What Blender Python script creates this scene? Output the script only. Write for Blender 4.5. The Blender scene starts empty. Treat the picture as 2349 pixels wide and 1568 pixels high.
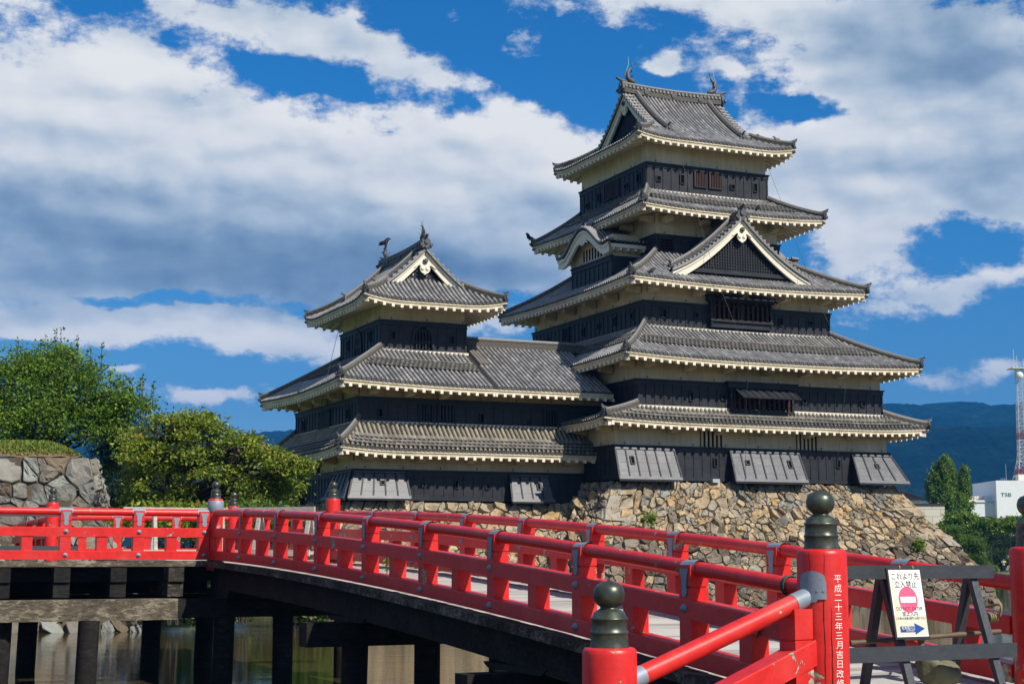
import bpy, math, random
import numpy as np
rng = np.random.default_rng(7)
random.seed(7)
PI = math.pi
sc = bpy.context.scene
col = sc.collection

# ------------------------------------------------------------------ camera
cam_d = bpy.data.cameras.new("camera")
cam = bpy.data.objects.new("camera", cam_d)
col.objects.link(cam)
sc.camera = cam
cam_d.sensor_width = 36.0
cam_d.lens = 54.81
cam_d.clip_start = 0.1
cam_d.clip_end = 20000
cam.location = (0, 0, 2.9)
cam.rotation_euler = (math.radians(90 + 7.665), 0, 0)

# ------------------------------------------------------------------ light
SUN_AZ, SUN_EL = math.radians(133.5), math.radians(44)
sun_d = bpy.data.lights.new("sun", 'SUN')
sun_d.energy = 5.0
sun_d.angle = math.radians(0.53)
sun_d.color = (1.0, 0.94, 0.84)
sun = bpy.data.objects.new("sun", sun_d)
col.objects.link(sun)
from mathutils import Vector, Matrix
sdir = Vector((math.cos(SUN_EL) * math.sin(SUN_AZ), math.cos(SUN_EL) * math.cos(SUN_AZ), math.sin(SUN_EL)))
sun.rotation_euler = sdir.to_track_quat('Z', 'Y').to_euler()

sc.view_settings.view_transform = 'Standard'
sc.view_settings.look = 'None'
sc.view_settings.exposure = 0.25
sc.view_settings.gamma = 1.0
sc.render.engine = 'CYCLES'
sc.cycles.use_denoising = True
sc.cycles.max_bounces = 6
sc.cycles.transparent_max_bounces = 8
sc.cycles.caustics_reflective = False
sc.cycles.caustics_refractive = False


class NT:
    """small node-tree helper"""
    def __init__(s, nt):
        s.t = nt

    def n(s, typ, **kw):
        nd = s.t.nodes.new(typ)
        for k, v in kw.items():
            if k == 'inp':
                for a, b in v.items():
                    s.set(nd, a, b)
            else:
                setattr(nd, k, v)
        return nd

    def set(s, nd, key, val):
        if hasattr(val, 'is_output') or isinstance(val, bpy.types.NodeSocket):
            s.t.links.new(val, nd.inputs[key])
        else:
            nd.inputs[key].default_value = val

    def m(s, op, a, b=0.0, c=None, clamp=False):
        nd = s.t.nodes.new('ShaderNodeMath')
        nd.operation = op
        nd.use_clamp = clamp
        s.set(nd, 0, a)
        s.set(nd, 1, b)
        if c is not None:
            s.set(nd, 2, c)
        return nd.outputs[0]

    def vm(s, op, a, b):
        nd = s.t.nodes.new('ShaderNodeVectorMath')
        nd.operation = op
        s.set(nd, 0, a)
        s.set(nd, 1, b)
        return nd.outputs[0]

    def mix(s, f, a, b, typ='RGBA', blend='MIX'):
        nd = s.t.nodes.new('ShaderNodeMix')
        nd.data_type = typ
        if typ == 'RGBA':
            nd.blend_type = blend
            i, j, k, o = 0, 6, 7, 2
        else:
            i, j, k, o = 0, 2, 3, 0
        nd.clamp_factor = True
        s.set(nd, i, f)
        s.set(nd, j, a)
        s.set(nd, k, b)
        return nd.outputs[o]

    def ramp(s, f, stops, interp='LINEAR'):
        nd = s.t.nodes.new('ShaderNodeValToRGB')
        cr = nd.color_ramp
        cr.interpolation = interp
        while len(cr.elements) < len(stops):
            cr.elements.new(0.5)
        for e, (p, c) in zip(cr.elements, stops):
            e.position = p
            if not hasattr(c, '__len__'):
                c = (c, c, c)
            e.color = (c[0], c[1], c[2], 1)
        s.set(nd, 0, f)
        return nd.outputs[0]

    def sm(s, x, lo, hi):
        nd = s.t.nodes.new('ShaderNodeMapRange')
        nd.interpolation_type = 'SMOOTHSTEP'
        s.set(nd, 0, x)
        s.set(nd, 1, lo)
        s.set(nd, 2, hi)
        s.set(nd, 3, 0.0)
        s.set(nd, 4, 1.0)
        return nd.outputs[0]

    def noise(s, vec, scale, detail=4, rough=0.55, dist=0.0, out=0):
        nd = s.t.nodes.new('ShaderNodeTexNoise')
        if vec is not None:
            s.t.links.new(vec, nd.inputs['Vector'])
        nd.inputs['Scale'].default_value = scale
        nd.inputs['Detail'].default_value = detail
        nd.inputs['Roughness'].default_value = rough
        nd.inputs['Distortion'].default_value = dist
        return nd.outputs[out]

    def mapping(s, vec, loc=(0, 0, 0), rot=(0, 0, 0), scale=(1, 1, 1)):
        nd = s.t.nodes.new('ShaderNodeMapping')
        s.t.links.new(vec, nd.inputs[0])
        nd.inputs['Location'].default_value = loc
        nd.inputs['Rotation'].default_value = rot
        nd.inputs['Scale'].default_value = scale
        return nd.outputs[0]


# ------------------------------------------------------------------ sky
def make_world():
    w = bpy.data.worlds.new("World")
    sc.world = w
    w.use_nodes = True
    t = w.node_tree
    h = NT(t)
    bg = t.nodes['Background']
    bg.inputs[1].default_value = 0.05
    sky = h.n('ShaderNodeTexSky')
    sky.sky_type = 'NISHITA'
    sky.sun_disc = False
    sky.sun_elevation = SUN_EL
    sky.sun_rotation = SUN_AZ
    sky.altitude = 600
    sky.air_density = 1.0
    sky.dust_density = 0.15
    sky.ozone_density = 3.0
    hs = h.n('ShaderNodeHueSaturation', inp={'Saturation': 1.32, 'Value': 1.62, 'Color': sky.outputs[0]})
    tc = h.n('ShaderNodeTexCoord')
    d = tc.outputs['Generated']
    sep = h.n('ShaderNodeSeparateXYZ', inp={0: d})
    X, Y, Z = sep.outputs
    az = h.m('MULTIPLY', h.m('ARCTAN2', X, Y), 180 / PI)      # degrees, compass-like
    el = h.m('MULTIPLY', h.m('ARCSINE', Z), 180 / PI)
    tint = h.mix(h.sm(el, 1.5, 17.0), (0.56, 0.66, 0.80, 1), (0.46, 0.97, 1.20, 1))
    deep = h.mix(1.0, hs.outputs[0], tint, blend='MULTIPLY')
    # cloud space: flattened towards the horizon so far clouds compress
    comb = h.n('ShaderNodeCombineXYZ', inp={0: az, 1: h.m('MULTIPLY', el, 1.6), 2: 0.0})
    P = comb.outputs[0]
    warp = h.noise(P, 0.16, 5, 0.6, 0.0, 1)
    Pw = h.vm('ADD', P, h.vm('SCALE', h.vm('SUBTRACT', warp, (0.5, 0.5, 0.5)), (0, 0, 0)))
    Pw.node.inputs  # keep
    sc_n = Pw.node.inputs[1].links[0].from_node
    sc_n.inputs['Scale'].default_value = 4.2
    s2 = h.n('ShaderNodeSeparateXYZ', inp={0: Pw})
    ax, ey = s2.outputs[0], h.m('DIVIDE', s2.outputs[1], 1.6)

    def blob(cx, cy, rx, ry, rot=0.0):
        dx = h.m('SUBTRACT', ax, cx)
        dy = h.m('SUBTRACT', ey, cy)
        if rot:
            c, s = math.cos(math.radians(rot)), math.sin(math.radians(rot))
            dx, dy = (h.m('ADD', h.m('MULTIPLY', dx, c), h.m('MULTIPLY', dy, s)),
                      h.m('SUBTRACT', h.m('MULTIPLY', dy, c), h.m('MULTIPLY', dx, s)))
        q = h.m('ADD', h.m('POWER', h.m('ABSOLUTE', h.m('DIVIDE', dx, rx)), 2.0),
                h.m('POWER', h.m('ABSOLUTE', h.m('DIVIDE', dy, ry)), 2.0))
        return h.m('POWER', 2.718, h.m('MULTIPLY', q, -1.0))

    def total(L):
        acc = None
        for it in L:
            v = h.m('MULTIPLY', blob(*it[1:]), it[0])
            acc = v if acc is None else h.m('ADD', acc, v)
        return acc

    def B(w, x, y, rx, ry, rot=0):      # place in the 2349 x 1568 survey of the sky, stored as degrees
        return (w, math.degrees(math.atan((x - 1174.5) / 3577)), 7.665 + math.degrees(math.atan((784 - y) / 3577)),
                rx * 0.0158, ry * 0.0158, rot)
    cover = total([
        B(1.25, 150, 330, 560, 230, -12), B(1.1, 620, 520, 620, 190), B(1.1, 1080, 410, 360, 150), B(1.0, 200, 560, 420, 130),
        B(0.62, 620, 70, 260, 80, -8), B(0.55, 800, 90, 150, 40, -20), B(0.5, 380, 40, 160, 60), B(0.46, 1050, 195, 150, 34, -8), B(0.46, 1180, 120, 130, 36, 10), B(0.36, 900, 160, 90, 22, -10),
        B(0.95, 1080, 600, 330, 80), B(0.8, 620, 800, 190, 60), B(0.6, 240, 745, 220, 34), B(0.8, 90, 770, 150, 50), B(0.5, 560, 730, 230, 26),
        B(0.85, 470, 920, 130, 26), B(0.5, 330, 870, 60, 16), B(0.45, 1090, 740, 100, 60),
        B(1.15, 2150, 190, 470, 200, -14), B(1.0, 2200, 420, 300, 110), B(0.75, 1950, 410, 230, 90, -10), B(0.6, 2300, 330, 180, 80),
        B(0.75, 1980, 575, 150, 110, -40), B(0.75, 2230, 690, 200, 55, 8), B(0.75, 2290, 862, 110, 34, 8), B(0.35, 2080, 900, 120, 22),
        B(0.6, 1500, 10, 330, 34, -2), B(1.1, 1535, 143, 40, 20, -6), B(0.4, 1700, 170, 60, 22, -30), B(-0.35, 1560, 400, 130, 110),
        B(-0.55, 380, 365, 26, 14), B(-0.5, 230, 45, 110, 40, -18), B(-0.4, 640, 160, 240, 36, -14), B(-0.45, 430, 695, 170, 20),
        B(-0.55, 1150, 690, 120, 24), B(-0.5, 330, 830, 260, 24), B(-0.55, 2150, 500, 90, 22, -20), B(-0.6, 1900, 262, 140, 28, -18), B(-0.4, 2240, 335, 130, 22, -8), B(-0.35, 1250, 205, 120, 60), B(-0.45, 760, 705, 150, 24), B(-0.4, 250, 695, 120, 14), B(0.5, 1300, 700, 120, 40), B(-0.3, 520, 860, 90, 40), B(-0.4, 2200, 570, 140, 26, -18), B(-0.5, 1500, 290, 110, 60), B(-0.5, 1330, 230, 90, 50), B(-0.5, 1870, 280, 60, 30)])
    # elsewhere in the sky (outside the surveyed part) scattered fair-weather clouds
    far = h.sm(h.m('ABSOLUTE', az), 20.0, 40.0)
    high = h.sm(el, 20.0, 34.0)
    outside = h.m('MAXIMUM', far, high)
    wild = h.m('MULTIPLY', outside, h.m('MULTIPLY', h.noise(P, 0.05, 3), 0.75))
    cover = h.m('ADD', cover, wild)
    n1 = h.noise(P, 0.30, 9, 0.66)
    nb = h.noise(P, 0.27, 4, 0.45)
    nbu = h.noise(h.vm('ADD', P, (0.45, 0.75, 0)), 0.27, 4, 0.45)
    nst = h.noise(h.mapping(P, scale=(0.5, 1.35, 1)), 0.26, 4, 0.5)
    dens = h.m('ADD', h.m('MULTIPLY', cover, 0.85), h.m('MULTIPLY', h.m('SUBTRACT', n1, 0.5), 1.75))
    mask = h.sm(dens, 0.25, 0.58)
    mask = h.m('MULTIPLY', mask, h.sm(Z, -0.01, 0.03))
    # light and shade of the clouds themselves
    shade = total([B(0.9, 300, 560, 620, 75), B(1.0, 500, 665, 800, 62), B(0.95, 960, 590, 430, 95), B(0.55, 250, 455, 420, 40), B(0.6, 60, 520, 300, 60), B(0.35, 520, 345, 300, 26),
                   B(0.3, 250, 250, 260, 20), B(1.1, 2230, 150, 250, 140, -12), B(0.6, 2080, 400, 300, 60), B(0.7, 2330, 430, 200, 80), B(0.5, 1960, 95, 120, 60),
                   B(0.2, 620, 85, 330, 60), B(0.5, 110, 745, 120, 30), B(0.3, 2240, 705, 190, 30), B(0.35, 1150, 480, 330, 36)])
    lit = h.m('ADD', 0.80, h.m('MULTIPLY', h.m('SUBTRACT', nb, nbu), 1.0))
    lit = h.m('SUBTRACT', lit, h.m('MULTIPLY', shade, h.m('ADD', 0.36, h.m('MULTIPLY', nst, 0.22))))
    lit = h.m('ADD', lit, h.m('MULTIPLY', h.m('SUBTRACT', nst, 0.5), 0.62))
    tops = total([B(0.34, 1110, 305, 270, 48), B(0.25, 1330, 340, 80, 60), B(0.22, 130, 150, 250, 60, -18), B(0.22, 700, 250, 160, 40), B(0.22, 1810, 250, 130, 60, -30), B(0.25, 1960, 430, 120, 40), B(0.35, 470, 905, 150, 26), B(0.28, 560, 770, 260, 40), B(0.25, 120, 790, 160, 40), B(0.2, 2260, 660, 160, 24)])
    lit = h.m('ADD', lit, tops)
    lit = h.m('SUBTRACT', lit, h.m('MULTIPLY', h.sm(mask, 0.9, 0.1), 0.12))
    ccol = h.ramp(lit, [(0.0, (2.4, 3.9, 6.0)), (0.30, (4.6, 6.4, 8.6)), (0.55, (8.6, 10.1, 11.6)), (0.80, (13.6, 14.0, 14.2)), (1.0, (16.0, 15.8, 15.3))])
    fin = h.mix(mask, deep, ccol)
    t.links.new(fin, bg.inputs[0])


make_world()
# ------------------------------------------------------------------ mesh helpers
class MB:
    """collects geometry for ONE mesh object"""
    def __init__(s):
        s.v, s.f, s.mi, s.sm, s.uv, s.rn = [], [], [], [], [], []
        s.n = 0

    def add(s, verts, faces, mi=0, smooth=False, uv=None, rnd=None):
        verts = np.asarray(verts, dtype=float).reshape(-1, 3)
        o = s.n
        s.v.append(verts)
        s.n += len(verts)
        s.uv.append(np.zeros((len(verts), 2)) if uv is None else np.asarray(uv, float))
        nf = len(faces)
        for f in faces:
            s.f.append(tuple(int(i) + o for i in f))
        s.mi += [mi] * nf
        s.sm += [smooth] * nf
        if rnd is None:
            rnd = rng.random()
        s.rn += ([float(rnd)] * nf) if np.isscalar(rnd) else [float(x) for x in rnd]
        return s

    def box(s, a, b, mi=0, rnd=None):
        x0, y0, z0 = a
        x1, y1, z1 = b
        v = [(x0, y0, z0), (x1, y0, z0), (x1, y1, z0), (x0, y1, z0), (x0, y0, z1), (x1, y0, z1), (x1, y1, z1), (x0, y1, z1)]
        return s.add(v, BOXF, mi, False, None, rnd)

    def hexa(s, v, mi=0, rnd=None):
        return s.add(v, BOXF, mi, False, None, rnd)

    def obox(s, c, ax, ay, az, mi=0, rnd=None):
        c, ax, ay, az = (np.asarray(q, float) for q in (c, ax, ay, az))
        v = [c - ax - ay - az, c + ax - ay - az, c + ax + ay - az, c - ax + ay - az, c - ax - ay + az, c + ax - ay + az, c + ax + ay + az, c - ax + ay + az]
        return s.add(v, BOXF, mi, False, None, rnd)

    def tube(s, pts, r, n=8, mi=0, cap=True, smooth=True, ref=None, rnd=None, flat=1.0):
        pts = np.asarray(pts, float)
        m = len(pts)
        r = np.full(m, r) if np.isscalar(r) else np.asarray(r, float)
        V = []
        prev = None
        for i in range(m):
            tan = pts[min(i + 1, m - 1)] - pts[max(i - 1, 0)]
            tan = tan / (np.linalg.norm(tan) + 1e-12)
            if prev is None:
                a = np.array(ref if ref is not None else ((0, 0, 1) if abs(tan[2]) < .9 else (1, 0, 0)), float)
            else:
                a = prev
            a = a - tan * (a @ tan)
            a /= np.linalg.norm(a) + 1e-12
            prev = a
            b = np.cross(tan, a)
            for k in range(n):
                th = 2 * PI * k / n
                V.append(pts[i] + r[i] * (math.cos(th) * a + flat * math.sin(th) * b))
        F = []
        for i in range(m - 1):
            for k in range(n):
                F.append((i * n + k, i * n + (k + 1) % n, (i + 1) * n + (k + 1) % n, (i + 1) * n + k))
        s.add(V, F, mi, smooth, None, rnd)
        if cap:
            rr = s.rn[-1]
            o = len(V)
            s.add(V[:n], [tuple(range(n))], mi, False, None, rr)
            s.add(V[-n:], [tuple(range(n))], mi, False, None, rr)
        return s

    def lathe(s, prof, c, n=24, mi=0, smooth=True, rnd=None):
        V, F = [], []
        m = len(prof)
        for r, z in prof:
            for k in range(n):
                th = 2 * PI * k / n
                V.append((c[0] + r * math.cos(th), c[1] + r * math.sin(th), c[2] + z))
        for i in range(m - 1):
            for k in range(n):
                F.append((i * n + k, i * n + (k + 1) % n, (i + 1) * n + (k + 1) % n, (i + 1) * n + k))
        return s.add(V, F, mi, smooth, None, rnd)

    def sweep(s, pts, lat, sec, mi=0, smooth=False, cap=True, rnd=None, up=(0, 0, 1)):
        """sweep a section [(l, h)...] along pts; l along lat, h along up"""
        pts = np.asarray(pts, float)
        lat = np.asarray(lat, float)
        up = np.asarray(up, float)
        L = lat if lat.ndim == 2 else np.tile(lat, (len(pts), 1))
        n = len(sec)
        V = [pts[i] + l * L[i] + hh * up for i in range(len(pts)) for (l, hh) in sec]
        F = []
        for i in range(len(pts) - 1):
            for k in range(n):
                F.append((i * n + k, i * n + (k + 1) % n, (i + 1) * n + (k + 1) % n, (i + 1) * n + k))
        if cap:
            F.append(tuple(range(n)))
            F.append(tuple(range((len(pts) - 1) * n, len(pts) * n)))
        return s.add(V, F, mi, smooth, None, rnd)

    def strip(s, A, B, mi=0, smooth=False, rnd=None):
        n = len(A)
        V = list(A) + list(B)
        return s.add(V, [(i, i + 1, n + i + 1, n + i) for i in range(n - 1)], mi, smooth, None, rnd)

    def plate(s, poly, origin, ex, ey, thick, mi=0, rnd=None):
        """extruded 2-D outline; poly in (ex, ey), thickness vector"""
        o, ex, ey, th = (np.asarray(q, float) for q in (origin, ex, ey, thick))
        n = len(poly)
        A = [o + p[0] * ex + p[1] * ey for p in poly]
        B_ = [a + th for a in A]
        F = [tuple(range(n)), tuple(range(2 * n - 1, n - 1, -1))] + [(i, (i + 1) % n, n + (i + 1) % n, n + i) for i in range(n)]
        return s.add(A + B_, F, mi, False, None, rnd)

    def build(s, name, mats, parent=None, org=(0, 0, 0), props=None):
        if not isinstance(mats, (list, tuple)):
            mats = [mats]
        me = bpy.data.meshes.new(name)
        V = np.concatenate(s.v) - np.asarray(org, float)
        nl = np.fromiter((len(f) for f in s.f), dtype=np.int32, count=len(s.f))
        li = np.fromiter((i for f in s.f for i in f), dtype=np.int32, count=int(nl.sum()))
        me.vertices.add(len(V))
        me.vertices.foreach_set('co', V.astype(np.float32).ravel())
        me.loops.add(len(li))
        me.loops.foreach_set('vertex_index', li)
        me.polygons.add(len(nl))
        st = np.zeros(len(nl), np.int32)
        st[1:] = np.cumsum(nl)[:-1]
        me.polygons.foreach_set('loop_start', st)
        me.polygons.foreach_set('loop_total', nl)
        me.polygons.foreach_set('material_index', np.asarray(s.mi, np.int32))
        me.polygons.foreach_set('use_smooth', np.asarray(s.sm, bool))
        UV = np.concatenate(s.uv)
        ul = me.uv_layers.new(name='UVMap')
        ul.data.foreach_set('uv', UV[li].astype(np.float32).ravel())
        at = me.attributes.new('rnd', 'FLOAT', 'FACE')
        at.data.foreach_set('value', np.asarray(s.rn, np.float32))
        me.update(calc_edges=True)
        me.validate()
        for m in mats:
            me.materials.append(m)
        o = bpy.data.objects.new(name, me)
        col.objects.link(o)
        if parent is not None:
            o.parent = parent
        if props:
            for k, v in props.items():
                o[k] = v
        return o


BOXF = [(0, 3, 2, 1), (4, 5, 6, 7), (0, 1, 5, 4), (1, 2, 6, 5), (2, 3, 7, 6), (3, 0, 4, 7)]


def tag(o, label, cat, group=None, kind=None):
    o['label'] = label
    o['category'] = cat
    if group:
        o['group'] = group
    if kind:
        o['kind'] = kind
    return o


def thing(name, label, cat, loc=(0, 0, 0), rz=0.0, group=None):
    o = bpy.data.objects.new(name, None)
    col.objects.link(o)
    o.location = loc
    o.rotation_euler = (0, 0, rz)
    o.empty_display_size = 0.3
    return tag(o, label, cat, group)


def lerp(a, b, t):
    return a + (b - a) * t


def smooth_curve(P, n):
    """Catmull-Rom through points"""
    P = np.asarray(P, float)
    Q = np.vstack([2 * P[0] - P[1], P, 2 * P[-1] - P[-2]])
    out = []
    for i in range(len(P) - 1):
        p0, p1, p2, p3 = Q[i], Q[i + 1], Q[i + 2], Q[i + 3]
        for k in range(n):
            t = k / n
            out.append(0.5 * ((2 * p1) + (-p0 + p2) * t + (2 * p0 - 5 * p1 + 4 * p2 - p3) * t * t + (-p0 + 3 * p1 - 3 * p2 + p3) * t ** 3))
    out.append(P[-1])
    return np.array(out)


# ------------------------------------------------------------------ materials
MATS = {}


def newmat(name):
    m = bpy.data.materials.new(name)
    m.use_nodes = True
    h = NT(m.node_tree)
    p = m.node_tree.nodes['Principled BSDF']
    MATS[name] = m
    return m, h, p


def bump(h, p, height, strength, dist=0.02):
    b = h.n('ShaderNodeBump', inp={'Height': height, 'Strength': strength, 'Distance': dist})
    h.t.links.new(b.outputs[0], p.inputs['Normal'])


def obj_coord(h):
    return h.n('ShaderNodeTexCoord').outputs['Object']


def rnd_attr(h):
    a = h.n('ShaderNodeAttribute', attribute_name='rnd')
    return a.outputs['Fac']


def simple(name, c, rough=0.6, metal=0.0, var=0.15, nscale=6.0, spec=0.5, bumps=0.0, bscale=20.0):
    m, h, p = newmat(name)
    oc = obj_coord(h)
    n = h.noise(oc, nscale, 5, 0.6)
    f = h.m('ADD', 1 - var, h.m('MULTIPLY', n, 2 * var))
    f = h.m('MULTIPLY', f, h.m('ADD', 0.93, h.m('MULTIPLY', rnd_attr(h), 0.14)))
    c1 = h.vm('SCALE', (c[0], c[1], c[2]), (0, 0, 0))
    h.set(c1.node, 'Scale', f)
    h.t.links.new(c1, p.inputs['Base Color'])
    p.inputs['Roughness'].default_value = rough
    p.inputs['Metallic'].default_value = metal
    p.inputs['Specular IOR Level'].default_value = spec
    if bumps:
        bump(h, p, h.noise(oc, bscale, 4), bumps)
    return m


def make_mats():
    # --- grey kawara tiles: uv.x = tile column, uv.y = tile row
    for nm, ca, cb, cc, moss in (('tile', (0.11, 0.107, 0.106), (0.27, 0.262, 0.255), (0.48, 0.455, 0.42), 0.22),
                                 ('tile_mossy', (0.09, 0.085, 0.076), (0.20, 0.188, 0.165), (0.34, 0.315, 0.265), 0.6),
                                 ('tile_old', (0.12, 0.105, 0.08), (0.27, 0.235, 0.175), (0.42, 0.36, 0.255), 0.5)):
        m, h, p = newmat(nm)
        uv = h.n('ShaderNodeUVMap').outputs[0]
        fl = h.vm('FLOOR', uv, (0, 0, 0))
        wn = h.n('ShaderNodeTexWhiteNoise', noise_dimensions='2D')
        h.t.links.new(fl, wn.inputs['Vector'])
        oc = obj_coord(h)
        n = h.noise(oc, 0.9, 5, 0.6)
        n2 = h.noise(oc, 9.0, 4, 0.7)
        wc = h.n('ShaderNodeTexWhiteNoise', noise_dimensions='1D')
        h.t.links.new(h.n('ShaderNodeSeparateXYZ', inp={0: fl}).outputs[0], wc.inputs['W'])
        fac = h.m('ADD', h.m('ADD', h.m('MULTIPLY', wn.outputs['Value'], 0.38), h.m('MULTIPLY', wc.outputs['Value'], 0.22)), h.m('MULTIPLY', n, 0.40))
        c = h.ramp(fac, [(0.12, ca), (0.6, cb), (0.93, cc)])
        c = h.mix(h.m('MULTIPLY', h.sm(h.m('ADD', h.m('MULTIPLY', n2, 0.6), h.m('MULTIPLY', n, 0.5)), 0.55, 0.75), moss), c, (0.30, 0.27, 0.17, 1))
        fr = h.vm('FRACTION', uv, (0, 0, 0))
        fy = h.n('ShaderNodeSeparateXYZ', inp={0: fr}).outputs[1]
        joint = h.m('SUBTRACT', 1.0, h.sm(fy, 0.0, 0.16))
        c = h.mix(h.m('MULTIPLY', joint, 0.28), c, (0.06, 0.055, 0.05, 1))
        h.t.links.new(c, p.inputs['Base Color'])
        p.inputs['Roughness'].default_value = 0.55
        p.inputs['Specular IOR Level'].default_value = 0.4
        bump(h, p, h.m('SUBTRACT', h.m('MULTIPLY', n2, 0.25), joint), 0.35, 0.03)
    # valley tiles, coloured near black for the shadow between rolls
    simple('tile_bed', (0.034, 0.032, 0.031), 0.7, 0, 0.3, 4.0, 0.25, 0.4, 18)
    # ridge tiles: thin courses with a pale wave band
    m, h, p = newmat('ridge_tile')
    oc = obj_coord(h)
    z = h.n('ShaderNodeSeparateXYZ', inp={0: oc}).outputs[2]
    st = h.m('FRACT', h.m('MULTIPLY', z, 9.0))
    n = h.noise(oc, 14.0, 4, 0.7)
    c = h.ramp(n, [(0.3, (0.04, 0.037, 0.032)), (0.55, (0.11, 0.10, 0.082)), (0.75, (0.30, 0.265, 0.18))])
    c = h.mix(h.m('MULTIPLY', h.m('SUBTRACT', 1.0, h.sm(st, 0.0, 0.3)), 0.7), c, (0.02, 0.02, 0.02, 1))
    h.t.links.new(c, p.inputs['Base Color'])
    p.inputs['Roughness'].default_value = 0.65
    bump(h, p, h.m('ADD', st, h.m('MULTIPLY', n, 0.6)), 0.7, 0.03)
    simple('ridge_cap', (0.19, 0.185, 0.182), 0.55, 0, 0.3, 7.0, 0.4, 0.3, 30)
    simple('oni_tile', (0.075, 0.075, 0.078), 0.5, 0, 0.35, 9.0, 0.45, 0.5, 20)
    # --- plaster
    m, h, p = newmat('plaster')
    oc = obj_coord(h)
    n = h.noise(oc, 0.55, 6, 0.62)
    n2 = h.noise(h.mapping(oc, scale=(3, 3, 0.5)), 1.6, 5, 0.6)
    n3 = h.noise(oc, 12.0, 4, 0.6)
    f = h.m('ADD', h.m('MULTIPLY', n, 0.6), h.m('MULTIPLY', n2, 0.4))
    c = h.ramp(f, [(0.3, (0.39, 0.315, 0.21)), (0.46, (0.58, 0.495, 0.35)), (0.62, (0.71, 0.625, 0.47))])
    c = h.mix(h.m('MULTIPLY', h.sm(n3, 0.55, 0.75), 0.25), c, (0.5, 0.43, 0.28, 1))
    h.t.links.new(c, p.inputs['Base Color'])
    p.inputs['Roughness'].default_value = 0.85
    p.inputs['Specular IOR Level'].default_value = 0.2
    bump(h, p, n3, 0.12, 0.02)
    simple('plaster_white', (0.76, 0.70, 0.57), 0.8, 0, 0.12, 2.5, 0.2, 0.08, 12)
    # --- black boards
    m, h, p = newmat('black_board')
    oc = obj_coord(h)
    z = h.n('ShaderNodeSeparateXYZ', inp={0: oc}).outputs[2]
    g = h.m('FRACT', h.m('MULTIPLY', z, 2.6))
    groove = h.m('SUBTRACT', 1.0, h.sm(g, 0.0, 0.07))
    n = h.noise(h.mapping(oc, scale=(1.2, 1.2, 14)), 1.6, 6, 0.7)
    n2 = h.noise(oc, 0.8, 4, 0.6)
    c = h.ramp(h.m('ADD', h.m('MULTIPLY', n, 0.6), h.m('MULTIPLY', n2, 0.4)), [(0.3, (0.009, 0.0095, 0.0115)), (0.55, (0.020, 0.0212, 0.0255)), (0.72, (0.052, 0.055, 0.063))])
    sx_ = h.n('ShaderNodeSeparateXYZ', inp={0: oc})
    cell = h.n('ShaderNodeCombineXYZ', inp={0: h.m('FLOOR', h.m('MULTIPLY', h.m('ADD', sx_.outputs[0], sx_.outputs[1]), 1.8)), 1: h.m('FLOOR', h.m('MULTIPLY', z, 2.6)), 2: 0.0})
    wn = h.n('ShaderNodeTexWhiteNoise', noise_dimensions='2D')
    h.t.links.new(cell.outputs[0], wn.inputs['Vector'])
    c = h.mix(h.m('MULTIPLY', wn.outputs['Value'], 0.5), c, (0.034, 0.036, 0.043, 1))
    c = h.mix(h.m('MULTIPLY', groove, 0.85), c, (0.004, 0.004, 0.005, 1))
    h.t.links.new(c, p.inputs['Base Color'])
    p.inputs['Roughness'].default_value = 0.55
    p.inputs['Specular IOR Level'].default_value = 0.28
    bump(h, p, h.m('ADD', h.m('MULTIPLY', g, 0.8), h.m('MULTIPLY', n, 0.3)), 0.35, 0.03)
    # stone-drop panels: the same boards, coloured paler for the sun and sky light they catch
    m, h, p = newmat('sunlit_board')
    oc = obj_coord(h)
    z = h.n('ShaderNodeSeparateXYZ', inp={0: oc}).outputs[2]
    g = h.m('FRACT', h.m('MULTIPLY', z, 2.2))
    groove = h.m('SUBTRACT', 1.0, h.sm(g, 0.0, 0.07))
    n = h.noise(h.mapping(oc, scale=(1.5, 1.5, 16)), 1.8, 6, 0.72)
    n2 = h.noise(oc, 1.1, 4, 0.6)
    c = h.ramp(h.m('ADD', h.m('MULTIPLY', n, 0.6), h.m('MULTIPLY', n2, 0.4)), [(0.3, (0.036, 0.037, 0.042)), (0.52, (0.082, 0.084, 0.092)), (0.72, (0.17, 0.17, 0.175))])
    c = h.mix(h.m('MULTIPLY', groove, 0.85), c, (0.01, 0.01, 0.012, 1))
    h.t.links.new(c, p.inputs['Base Color'])
    p.inputs['Roughness'].default_value = 0.5
    bump(h, p, h.m('ADD', h.m('MULTIPLY', g, 0.8), h.m('MULTIPLY', n, 0.3)), 0.35, 0.03)
    simple('opening_shade', (0.004, 0.004, 0.004), 0.9, 0, 0.1, 3, 0.05)  # near-black plate colour standing in for the shade inside openings
    simple('brown_wood', (0.05, 0.019, 0.010), 0.6, 0, 0.4, 5, 0.3, 0.3, 25)
    simple('copper_green', (0.22, 0.42, 0.34), 0.6, 0, 0.3, 5, 0.3)
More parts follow.
